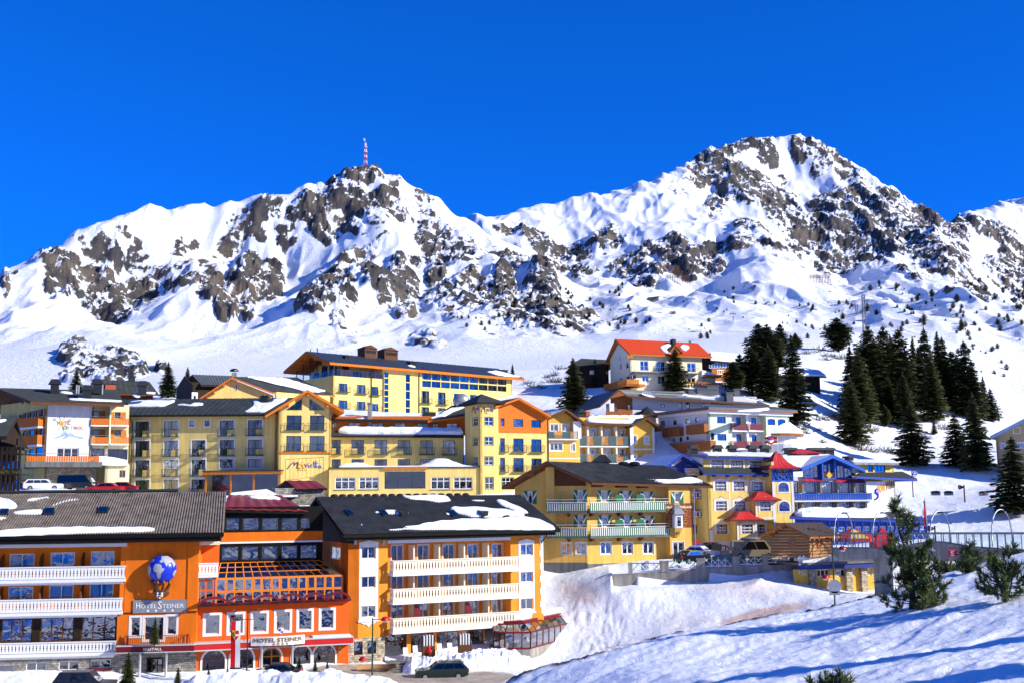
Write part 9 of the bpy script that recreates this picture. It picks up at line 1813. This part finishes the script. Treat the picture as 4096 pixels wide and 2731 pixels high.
mb.add(V,[(0,k+1,(k+1) % 8+1) for k in range(8) if k % 4 != 1],0); mb.add(V,[(0,k+1,(k+1) % 8+1) for k in range(8) if k % 4 == 1],1); [mb.quad(V[k+1],V[(k+1) % 8+1],(*V[(k+1) % 8+1][:2],1.35),(*V[k+1][:2],1.35),0) for k in range(8)]; mb.build('canopy',['canvas_red','canvas_yellow'],e); mb = MB(); mb.tube([(0,0,-1),(0,0,2.75)],.08,7); mb.build('pole','steel',e)
e = put('tent','pointed red tent beside the parasol behind the bridge','tent',g_(Z9,1020,1040,126)); mb = MB(); H = 190*126/F/2.3614; mb.add([(-1.1,-1.1,-1),(1.1,-1.1,-1),(1.1,1.1,-1),(-1.1,1.1,-1),(-1.1,-1.1,H*.45),(1.1,-1.1,H*.45),(1.1,1.1,H*.45),(-1.1,1.1,H*.45),(0,0,H)],[(0,1,5,4),(1,2,6,5),(2,3,7,6),(3,0,4,7),(4,5,8),(5,6,8),(6,7,8),(7,4,8)]); mb.build('canvas','canvas_red',e)
for i,(x,yb,yt,Y,lb) in enumerate([(1790,540,445,158,'loudspeaker on a wooden post on the snowy slope'),(1512,900,830,128,'loudspeaker on a post behind the bridge railing')]):
 e = put('loudspeaker',lb,'loudspeaker',g_(Z9,x,yb,Y)); h = (yb-yt)*Y/F/2.3614; mb = MB(); mb.tube([(0,0,-1),(0,0,h)],.09,6); mb.build('post','brown_wood',e); mb = MB(); mb.tube([(-.1,0,h-.3),(-.7,-.1,h-.3)],[.12,.36],9); mb.build('horn','black_metal',e)
e = put('road_sign','round blue sign on a tall post beside the white wall','sign',g_(Z9,1302,490,155)); k = 155/F/2.3614; mb = MB(); mb.tube([(0,0,-1),(0,0,180*k)],.07,6); mb.build('post','brown_wood',e); mb = MB(); mb.tube([(25*k,-.05,146*k),(25*k,.05,146*k)],27*k,20,1); mb.tube([(25*k,-.07,146*k),(25*k,-.05,146*k)],22*k,20,0); mb.box(8*k,42*k,-.09,-.07,128*k,138*k,1); mb.slab([(10*k,-.08,146*k),(40*k,-.08,146*k),(25*k,-.08,164*k)],(0,-.01,0),1); mb.build('disc',['globe_blue','white_paint'],e)
for i,(x,y,lb) in enumerate([(1517,528,'low dark covered boat shape nearest the blue hotel'),(1640,528,'low dark covered shape between its two neighbours on the snow'),(1970,530,'low dark covered shape right of the loudspeaker post')]):
 e = put('covered_sledge',lb,'sledge',g_(Z9,x,y,160),.1*i,'dark covered sledges'); mb = MB(); mb.ball((0,0,.25),(.75,.35,.2),12,7); mb.build('cover','plastic_black',e,smooth=True); mb = MB(); mb.box(-.6,.6,-.2,.2,-.2,.15); mb.build('base','grey_paint',e)
def lattice(name,label,p,h,w0,w1,bands,extra=None):
 e = put(name,label,'mast',p); n = 8
 c = lambda z,s,q: (s*(w0+(w1-w0)*z/h),q*(w0+(w1-w0)*z/h),z)
 for k in range(n):
  z0,z1 = h*k/n,h*(k+1)/n; mb = MB(); r = max(.05,h*.006)
  for s,q in ((-1,-1),(1,-1),(1,1),(-1,1)):
   mb.tube([c(z0-(2 if k == 0 else 0),s,q),c(z1,s,q)],r,4); s2,q2 = (-q,s); mb.tube([c(z0,s,q),c(z1,s2,q2)],r*.6,4); mb.tube([c(z1,s,q),c(z1,s2,q2)],r*.6,4)
  mb.build('lattice_section',bands[k % len(bands)],e)
 if extra: extra(e,h)
def dish(e,h):
 mb = MB(); mb.tube([(0,0,h),(-.8,0,h*1.12)],.25,5); mb.ball((-1.6,0,h*1.15),(1.2,.6,1.4),8,6); mb.build('dish','silver_paint',e)
 for z in (.2,.4,.62,.82): mb = MB(); mb.tube([(0,0,h*z),(0,0,h*z+.35)],1.7,12); mb.build('platform','white_paint',e)
tx,ty = 1462,662; Yt = far(1297.); Xt = ray(tx,ty)[0]*Yt
lattice('radio_mast','red and white lattice mast on the left summit',(float(Xt),Yt,mount_z(Xt,Yt)-1),22,1.4,.5,['flag_red','white_paint'],dish)
def aerials(e,h):
 for s in (-1,1):
  for d in (-1,1): mb = MB(); mb.box(s*1.9-.12,s*1.9+.12,d*.8-.12,d*.8+.12,h*.6,h*.8); mb.build('antenna','grey_paint',e)
 mb = MB(); [mb.tube([(-1.9,d,z),(1.9,d,z)],.05,4) for d in (-.8,.8) for z in (h*.62,h*.78)]; mb.tube([(0,0,h),(0,0,h+2.2)],.05,5); mb.build('cross_arm','grey_paint',e)
q = g_(ZA,1106,345,300); lattice('phone_mast','grey phone mast with antennas rising behind the tall trees',q,13.3,.5,.3,['grey_paint'],aerials)
for i,(x,y,hpx,lb) in enumerate([(910,978,42,'single ski lift pylon on the open piste'),(572,888,30,'ski lift pylon beside the small lift station'),(590,888,30,'paired ski lift pylon right of the lift station')]):
 s = ZD(x,y); q = ground_hit(s[0],s[1],340,2500,mount_z); h = hpx*q[1]/F/1.2405; e = put('lift_pylon',lb,'pylon',q,0,'ski lift pylons'); mb = MB(); mb.tube([(0,0,-2),(0,0,h)],h*.03,6); mb.box(-h*.3,h*.3,-h*.04,h*.04,h*.93,h); mb.build('pylon','brown_wood' if i == 0 else 'grey_paint',e); mb = MB(); [mb.ball((s_*h*.28,0,h*.9),h*.06,6,4) for s_ in (-1,1)][:0]; mb.box(-h*.33,-h*.22,-h*.1,h*.1,h*.86,h*.93); mb.build('wheel_train','black_metal',e)
s = ZD(512,876); q = ground_hit(s[0],s[1],340,2500,mount_z); e = put('lift_station','small grey lift station on the piste','hut',q); k = q[1]/F/1.2405; mb = MB(); mb.box(-28*k,24*k,-4,4,-2,9*k); mb.build('wall','concrete_dark',e); mb = MB(); mb.slab([(-32*k,-6,8*k),(28*k,-6,14*k),(28*k,-6,17*k),(-32*k,-6,11*k)],(0,12,0)); mb.build('roof','grey_paint',e)
for i,(x0,x1,y,lb) in enumerate([(530,648,812,'lowest snow fence below the dark crags'),(575,690,768,'middle snow fence below the dark crags'),(562,640,722,'highest snow fence below the dark crags'),(1285,1390,767,'long snow fence on the open slope under the big peak')]):
 s0,s1 = ZD(x0,y),ZD(x1,y-(3 if i else 4)); a = ground_hit(s0[0],s0[1],340,2600,mount_z); e = put('snow_fence',lb,'fence',a,0,'snow fences'); c = pt(s1[0],s1[1],a[1]+6)-np.array(a); mb = MB(); n = 14; h = 3.2
 for j in range(n+1): t = j/n; mb.tube([tuple(c*t-np.array([0,0,4])),tuple(c*t+np.array([0,0,h]))],.25,4)
 for z in (.8,2.,3.1): mb.tube([(0,0,z),tuple(c+np.array([0,0,z]))],.2,4)
 mb.build('fence','brown_wood',e)
for o in list(COL.objects):
 if o.name.startswith('beach_basket'): o.scale = (.78,.78,.72)
 elif o.name.startswith('deck_chair'): o.scale = (.8,.8,.78)
 elif o.name.startswith('garden_figure'): o.scale = (.55,.55,.6)
def spruce_mesh(seed,h=10.,r=2.2,stone=False,levels=58,per=11):
 rr = random.Random(seed); mb = MB(); f = (lambda t: (1-t)**.72*(1-.25*max(0,.12-t)/.12)) if not stone else (lambda t: min(1,(1-t)*2.1)**.65*(.82+.18*math.sin(t*3.1))*(1 if t > .12 else .75))
 for i in range(levels):
  t = (i+rr.random()*.8)/levels; z = h*(.05+.93*t)+rr.uniform(-.1,.1); R = r*f(t)*rr.uniform(.8,1.12)+.05; a0 = rr.random()*7; z0_ = z
  for k in range(per):
   z = z0_+rr.uniform(-.16,.16)*h/10
   if rr.random() < .06: continue
   a = a0+2*math.pi*k/per+rr.uniform(-.3,.3); L_ = R*rr.uniform(.62,1.18); dr = (-.30 if not stone else .12)*rr.uniform(.5,1.4); ca,sa = math.cos(a),math.sin(a); n = 4 if L_ > .5 else 3; wd = L_*(.34 if not stone else .42)+.06
   for s in range(n):
    q = (s+.35)/n; rad = L_*q; zz = z+dr*rad+(.10 if not stone else .22)*rad*q; w = wd*(1-.55*q)*rr.uniform(.75,1.2); d = L_/n*rr.uniform(.9,1.5)
    for sg in (-1,1):
     tip = (rad+d*.75,sg*w); lift = rr.uniform(-.16,.06)*L_; p = lambda x,y,u: (x*ca-y*sa,x*sa+y*ca,u)
     mb.add([p(rad-d*.3,0,zz),p(rad+d*.55,sg*w*.12,zz+.02+lift*.3),p(*tip,zz+lift-.04),p(rad+d*.05,sg*w*.75,zz+lift*.6-.06)],[(0,1,2,3)])
 mb.add([(0,.1,h*.9),(.12,-.1,h*.93),(0,0,h*1.02),(-.12,-.1,h*.92)],[(0,1,2),(0,2,3),(1,3,2)]); return mb
def tree_proto(name,seed,stone=False,h=10.,r=2.1,m='spruce_needles',levels=58,per=11):
 e = empty(name,(0,-500,-300),'x','tree'); spruce_mesh(seed,h,r,stone,levels,per).build('crown',m,e); t = MB(); t.tube([(0,0,-.8),(0,0,h*.3),(0,0,h*.93)],[.22,.15,.03],7); t.build('trunk','bark',e); return e
SP = [tree_proto('spruce_tree',11+i,False,10.,(2.1,1.75,2.4)[i],levels=(60,66,56)[i]) for i in range(3)]
ST = [tree_proto('stone_pine',31+i,True,10.,(1.9,2.3)[i],levels=46,per=11) for i in range(2)]
def plant(pro,p,h,wide,rz,label,group,first=[]):
 o = pro if pro.name not in first else copy_tree(pro)
 if o is pro: first.append(pro.name)
 o.location = p; s = h/10.; o.scale = (s*wide,s*wide,s); o.rotation_euler = (rnd.uniform(-.02,.02),rnd.uniform(-.02,.02),rz); o['label'] = label; o['category'] = 'tree'; o['group'] = group; return o
TREES = [ # reader, base x, base y, top y, kind, width, label
(ZA,280,560,172,'p',1.,'stone pine in the left clump behind the dark hut, tallest at its left side'),(ZA,338,600,183,'p',1.,'stone pine just right of the tallest one in the left clump'),(ZA,437,478,180,'p',.9,'stone pine alone on the ridge between two tall clump trees'),(ZA,556,345,158,'p',.85,'round topped stone pine on the ridge behind the narrow spruce'),(ZA,215,740,362,'p',1.05,'broad stone pine with a domed top beside the dark chalet'),(ZA,350,800,345,'s',.95,'dark spruce in front of the left clump, behind the lilac hotel roof'),(ZA,440,640,360,'s',.9,'spruce between the domed pine and the hut'),(ZA,560,985,270,'s',1.0,'tall narrow spruce standing before the snow roofed hut'),(ZA,65,745,478,'p',1.15,'dark pine beside the orange terrace railing'),
(ZA,893,405,132,'p',1.2,'stone pine standing alone on the crest left of the phone mast'),(ZA,1010,960,358,'s',.95,'spruce at the left edge of the big grove'),(ZA,1140,900,193,'p',.75,'tall stone pine directly in front of the phone mast'),(ZA,1075,1000,362,'s',.9,'spruce rising left of the mast pine in the grove'),(ZA,1268,900,192,'p',.72,'tall slim stone pine right of the phone mast'),(ZA,1402,930,222,'p',.8,'tall stone pine in the middle of the grove'),(ZA,1340,850,268,'s',.75,'spruce squeezed between two tall stone pines'),(ZA,1492,760,282,'s',.6,'thin spruce with a sparse spire in mid grove'),(ZA,1590,840,208,'s',.75,'tallest spruce right of mid grove'),(ZA,1545,870,370,'s',.85,'spruce low in front of the tallest right grove spruce'),(ZA,1692,850,250,'s',.75,'pointed spruce with a twin tip on the grove right'),(ZA,1738,860,285,'s',.75,'slender spruce beside the twin tipped one'),(ZA,1640,960,430,'s',.9,'spruce at the crest edge below the grove'),(ZA,1800,850,398,'p',.95,'round headed pine near the right end of the grove'),(ZA,1905,920,318,'s',.85,'tall spruce closing the grove on the right'),(ZA,1965,940,470,'s',.9,'lower spruce behind the right end of the grove'),(ZA,2045,945,600,'s',.7,'bare looking spruce beyond the grove right end'),(ZA,2100,955,690,'s',.85,'outermost spruce right of the grove'),
(ZA,1010,1150,612,'s',.95,'large spruce in front of the grove left side, its foot on open snow'),(ZA,1420,1000,560,'s',1.0,'broad spruce in the lower middle of the grove'),(ZA,1475,1300,800,'s',1.0,'spruce standing alone below the grove above the blue hotel'),(ZA,1262,1000,830,'p',1.,'small bushy pine at the foot of the grove'),(ZA,1648,1062,945,'s',.9,'very small spruce alone on the open snow'),(ZA,1825,1310,880,'s',.9,'spruce left of the big dark pair near the right edge'),(ZA,1985,1355,740,'s',.9,'big dark spruce of the pair near the beige house'),(ZA,1150,960,560,'s',.9,'dark spruce filling the grove left middle'),(ZA,1290,960,600,'s',.9,'dark spruce filling the grove middle'),(ZA,1210,880,420,'s',.9,'spruce rising behind the grove left middle'),(ZA,1440,900,420,'s',.9,'spruce just behind the broad lower middle one'),(ZA,1760,870,470,'s',.9,'spruce before the round headed pine at the grove end'),(ZA,1850,890,420,'s',.9,'spruce between the round headed pine and the end spruce'),(ZA,120,700,420,'p',1.,'pine low in the gap beside the domed pine'),
(Z9,2275,718,-10,'s',.95,'spruce cut by the right edge before the beige house'),
(Z7,210,740,270,'s',1.05,'large spruce left of the lilac hotel on open snow'),(Z7,388,535,285,'s',1.,'spruce before the low dark house'),(Z7,1085,570,190,'s',1.,'tall spruce in front of the red roofed house'),(Z7,942,556,398,'s',1.,'bushy young spruce left of the tall one before the cream house'),(Z7,770,548,390,'s',.7,'thin young spruce before the orange terrace'),
(Z4,715,285,60,'s',1.,'spruce behind the brick chimney roof'),(Z4,1580,330,-12,'s',1.,'large spruce between the dark roof and the timber house'),(Z4,1762,300,38,'s',.9,'spruce behind the dark timber house'),(Z5,892,215,82,'p',1.9,'round stone pine above the terrace hotel roof'),(Z5,1000,200,142,'p',1.3,'small pine beside the round stone pine'),(Z5,2100,350,258,'s',.8,'small spruce at the right end of the terrace hotel')]
for i,(Z,x,yb,yt,kd,w,lb) in enumerate(TREES):
 s = Z(x,yb); q = ground_hit(s[0],s[1],125,328)
 sc = Z(0,1)[1]-Z(0,0)[1]; h = (yb-yt)*sc*q[1]/F
 plant((SP if kd == 's' else ST)[i % (3 if kd == 's' else 2)],q,h,w*(1.38 if kd == 's' else 1.4)*max(.6,min(1.2,12/h))**.3,i*1.9,lb,'conifers on the village slopes')
far = tree_proto('dwarf_conifer',77,True,10.,3.2,'spruce_needles',22,9); rs = random.Random(4); cnt = 0
REG = [(3480,4095,1130,1500,90,26),(2700,3460,1160,1330,25,18),(1750,2600,1150,1330,55,22),(2600,3350,1330,1420,12,26),(3300,4000,1180,1300,25,34)]
for (xa,xb,ya,yb,n,hp) in REG:
 for _ in range(n):
  cx,cy = rs.uniform(xa,xb),rs.uniform(ya,yb)
  for _k in range(rs.choice((1,1,1,2,3))):
   x,y = cx+rs.gauss(0,18),cy+rs.gauss(0,7); q = ground_hit(x,y,345,1400,mount_z)
   if q[1] > 1350 or cnt >= 290: continue
   o = far if cnt == 0 else copy_tree(far); cnt += 1; h = max(8,hp*rs.uniform(.35,1.2))*q[1]/F; o.location = (q[0],q[1],q[2]-.3); o.scale = (h/10*1.1,h/10*1.1,h/10); o.rotation_euler = (0,0,rs.uniform(0,6)); o['label'] = 'tiny dark conifer dotting the far snowy slopes'; o['category'] = 'tree'; o['group'] = 'tiny conifers on the mountain slopes'
def bush_mesh(seed,n=46,L_=1.1):
 rr = random.Random(seed); mb = MB()
 for i in range(n):
  a = rr.uniform(0,6.3); el = rr.uniform(.15,1.3); l = L_*rr.uniform(.5,1.1); d = np.array([math.cos(a)*math.cos(el),math.sin(a)*math.cos(el),math.sin(el)]); b0 = np.array([rr.gauss(0,.35),rr.gauss(0,.35),0])
  for s in range(7):
   c = b0+d*l*(s+1)/7; u = np.array([rr.gauss(0,1) for _ in range(3)]); u /= np.linalg.norm(u); w = .13; mb.add([tuple(c),tuple(c+u*.3*w+d*.1),tuple(c+u*w*1.6+d*.22),tuple(c-u*.2*w+d*.05)],[(0,1,2,3)]); u = -u; mb.add([tuple(c),tuple(c+u*.3*w+d*.1),tuple(c+u*w*1.6+d*.22),tuple(c-u*.2*w+d*.05)],[(0,1,2,3)])
  mb.tube([tuple(b0),tuple(b0+d*l*.9)],.02,3,1)
 return mb
BU = []
for i in range(3): o = bush_mesh(50+i).build('dwarf_pine',['shrub_needles','bark']); o.location = (0,-500,-300); BU.append(o)
SH = [(ZA,730,415),(ZA,790,440),(ZA,850,450),(ZA,905,470),(ZA,640,430),(ZA,760,400),(ZA,720,945),(ZA,790,950),(ZA,610,1015),(ZA,733,1020),(ZA,880,950),(ZA,1165,1030),(ZA,1262,1190),(ZA,1300,1205),(ZA,1162,1195),(ZA,765,1120),(ZA,1572,1105),(ZA,1140,1135),(ZA,1580,960),(ZA,840,920),(ZA,1720,1015),(ZA,640,1050),(ZA,950,900),(ZA,1055,1180),(ZA,800,480),(ZA,560,1080),(Z7,40,430),(Z7,100,380),(Z7,20,490),(Z7,70,495),(Z5,2250,420),(Z5,2300,430),(Z5,2330,350),(Z5,2210,395),(Z6,560,1290),(Z6,780,1320),(Z6,820,1345)]
for i,(Z,x,y) in enumerate(SH):
 s = Z(x,y); q = ground_hit(s[0],s[1],118,328); o = BU[i % 3] if i < 3 else BU[i % 3].copy()
 if i >= 3: COL.objects.link(o)
 k = rnd.uniform(.9,1.8); o.location = (q[0],q[1],q[2]-.1); o.scale = (k*1.2,k*1.2,k); o.rotation_euler = (0,0,i*2.); o['label'] = 'low scrubby dwarf pine poking out of the village snow'; o['category'] = 'shrub'; o['group'] = 'dwarf pines in the snow'
def near_pine(label,base,h,spread,seed,stems,bare=.1,top=None,tuft=.22,dens=1.,br=1.):
 rr = random.Random(seed); e = empty('pine_tree',base,label,'tree','pines on the near slope'); tb = MB(); cb = MB()
 def tuftat(p,d,s):
  d = d/np.linalg.norm(d); a = np.cross(d,[0.3,.1,1.]); a /= np.linalg.norm(a); b = np.cross(d,a)
  for k in range(int(30*dens)):
   t = rr.uniform(0,2*math.pi); o = d*rr.uniform(.3,1.1)+(a*math.cos(t)+b*math.sin(t))*rr.uniform(.5,1.); o /= np.linalg.norm(o); q = p-d*s*rr.uniform(0,1.5); w = np.cross(o,d)*.022*s/.2; cb.add([tuple(q+w),tuple(q-w),tuple(q+o*s*rr.uniform(.8,1.2))],[(0,1,2)])
 for (sx,lean,hh) in stems:
  P = [np.array([sx+lean*h*t**1.3+.04*h*math.sin(t*5+sx),.03*h*math.sin(t*4),hh*h*t-.4*(t == 0)]) for t in [i/10 for i in range(11)]]; tb.tube(P,[.03*h*(1-.85*i/10)*.6+.012 for i in range(11)],7)
  nb = int(30*hh*br)
  for i in range(nb):
   t = bare+(1-bare)*(i+rr.random())/nb; k = min(9,int(t*10)); p = P[k]+(P[k+1]-P[k])*(t*10-k); a = rr.uniform(0,6.3); L_ = spread*(1-t)**.6*rr.uniform(.55,1.1)+.18; up = rr.uniform(-.05,.35)+.5*t; pts = [p+np.array([math.cos(a)*L_*s,math.sin(a)*L_*s,L_*up*s*s+.05*L_*s]) for s in (0,.35,.7,1)]; tb.tube(pts,[.02,.015,.01,.006],4)
   for j in range(2+int(L_*3.)):
    s = rr.uniform(.3,1.) if j else 1.; m = min(2,int(s*3)); q = pts[m]+(pts[m+1]-pts[m])*(min(.999,s)*3-m) if s < 1 else pts[3]; sd = np.array([rr.gauss(0,.5),rr.gauss(0,.5),rr.uniform(.1,.9)]); en = q+sd*(.12+.16*L_); tb.tube([q,en],.007,3); tuftat(en,(pts[3]-pts[2])*2/L_*.5+sd,tuft*rr.uniform(.8,1.2))
  tuftat(P[-1],np.array([0,0,1.]),tuft*1.2)
 tb.build('trunk','bark',e); cb.build('crown','pine_needles',e)
def slope_hit(x,y,Y0=20,Y1=72): return ground_hit(x,y,Y0,Y1,slope_z)
q = slope_hit(3652,2452); near_pine('tall young pine with several stems on the near slope beside the bridge',q,430*q[1]/F,1.12,5,[(0.,-.09,1.),(-.1,-.08,.6),(.35,.08,.6),(.25,.16,.42)],.03,tuft=.27,br=1.15)
q = slope_hit(4015,2425); near_pine('small bushy pine on the near slope at the right edge',q,205*q[1]/F,1.15,8,[(0,.1,1.),(.0,-.22,.9),(.05,.3,.7),(0,-.1,.75)],.15,tuft=.27,br=.42)
q = slope_hit(3250,2731); q = (q[0],q[1]-2,slope_z(q[0],q[1]-2)); near_pine('pine tip poking up at the lower edge of the near slope',(q[0],q[1],q[2]-.98),1.3,.5,12,[(0,.05,1.),(-.1,-.25,.8),(.1,.3,.85)],.2,tuft=.2,br=.6)
for i,(x,y,hp) in enumerate([(3885,2270,90),(3945,2245,80),(3815,2290,60),(4085,2200,70),(3870,2295,50),(3780,2300,45),(3990,2225,40)]):
 q = slope_hit(x,y,40,72); near_pine(['young pine sapling on the crest under the number sign','young pine sapling on the crest right of the number sign','low pine tuft on the crest beside the tall pine','reddish pine tuft at the right edge of the crest','low bushy sapling in front of the crest pair','smallest pine tuft left on the crest','little pine tuft between two saplings and the edge'][i],q,hp*q[1]/F,.5,20+i,[(0,.05,1.),(-.1,-.2,.7),(.1,.25,.6)],.1,tuft=.16,dens=.6)
for i,(X,Y,h) in enumerate([(24,31,8),(21,24,8),(19,19,7)]):
 plant(SP[i % 3],(X,Y,slope_z(X,Y)-.3),h,.8,i*1.1,'tall spruce on the near slope beyond the right edge','spruces beyond the right edge')
for i,(Z,x,yb,yt,Y,lb) in enumerate([(Z2,253,1530,1455,100,'small fir before the left arched window of the entrance'),(Z2,395,1540,1445,100,'thin fir behind the long banner'),(Z2,938,1495,1368,101,'fir in a pot right of the entrance door'),(Z2,1058,1480,1390,101,'fir between the two right arched windows'),(Z2,1150,1470,1395,101.5,'small fir under the right arched window'),(Z1,960,1590,1340,97,'yellowish fir before the ski room post'),(Z1,1340,1580,1450,97,'small fir beside the ski room door'),(Z1,1165,1280,1075,99.2,'fir standing on the little iron balcony')]):
 p = g_(Z,x,yb,Y); sc = Z(0,1)[1]-Z(0,0)[1]; plant(SP[i % 3],p,(yb-yt)*sc*Y/F,1.05,i*1.3,lb,'small firs at the hotel entrance')
cam = bpy.data.objects.new('camera',bpy.data.cameras.new('camera')); COL.objects.link(cam)
cam.data.sensor_width = 36; cam.data.lens = F/4096*36; cam.data.clip_start = .5; cam.data.clip_end = 8000
cam.matrix_world = Matrix(((RT[0],UPV[0],-FW[0],0),(RT[1],UPV[1],-FW[1],0),(RT[2],UPV[2],-FW[2],0),(0,0,0,1)))
SC.camera = cam
SUN_AZ,SUN_EL = math.radians(71),math.radians(26)     # azimuth counted from straight behind the camera towards the right
sd = Vector((math.sin(SUN_AZ)*math.cos(SUN_EL),-math.cos(SUN_AZ)*math.cos(SUN_EL),math.sin(SUN_EL)))
sun = bpy.data.objects.new('sun',bpy.data.lights.new('sun','SUN')); COL.objects.link(sun)
sun.rotation_euler = (-sd).to_track_quat('-Z','Y').to_euler(); sun.data.energy = 5.0; sun.data.angle = math.radians(.5); sun.data.color = (1,.965,.86)
wd = bpy.data.worlds.new('World'); SC.world = wd; wd.use_nodes = True; nt = wd.node_tree; nt.nodes.clear()
out = nt.nodes.new('ShaderNodeOutputWorld'); bg = nt.nodes.new('ShaderNodeBackground'); sky = nt.nodes.new('ShaderNodeTexSky')
sky.sky_type = 'NISHITA'; sky.sun_disc = False; sky.sun_elevation = SUN_EL; sky.sun_rotation = math.atan2(sd.x,sd.y)
sky.altitude = 2500; sky.air_density = 1.0; sky.dust_density = .0; sky.ozone_density = 3.0
bw = nt.nodes.new('ShaderNodeRGBToBW'); pw = nt.nodes.new('ShaderNodeMath'); pw.operation = 'POWER'; pw.inputs[1].default_value = .75
mx = nt.nodes.new('ShaderNodeMix'); mx.data_type = 'RGBA'; mx.blend_type = 'MULTIPLY'; mx.inputs['Factor'].default_value = 1; mx.inputs[7].default_value = (.015,.60,3.3,1)
nt.links.new(sky.outputs[0],bw.inputs[0]); nt.links.new(bw.outputs[0],pw.inputs[0]); nt.links.new(pw.outputs[0],mx.inputs[6]); nt.links.new(mx.outputs[2],bg.inputs['Color'])
bg.inputs['Strength'].default_value = .115; nt.links.new(bg.outputs[0],out.inputs['Surface'])
SC.view_settings.view_transform = 'Standard'; SC.view_settings.look = 'None'; SC.view_settings.exposure = .46; SC.view_settings.gamma = 1
SC.cycles.max_bounces = 6; SC.cycles.diffuse_bounces = 3; SC.cycles.transparent_max_bounces = 12; SC.cycles.glossy_bounces = 3
SC.cycles.use_denoising = True
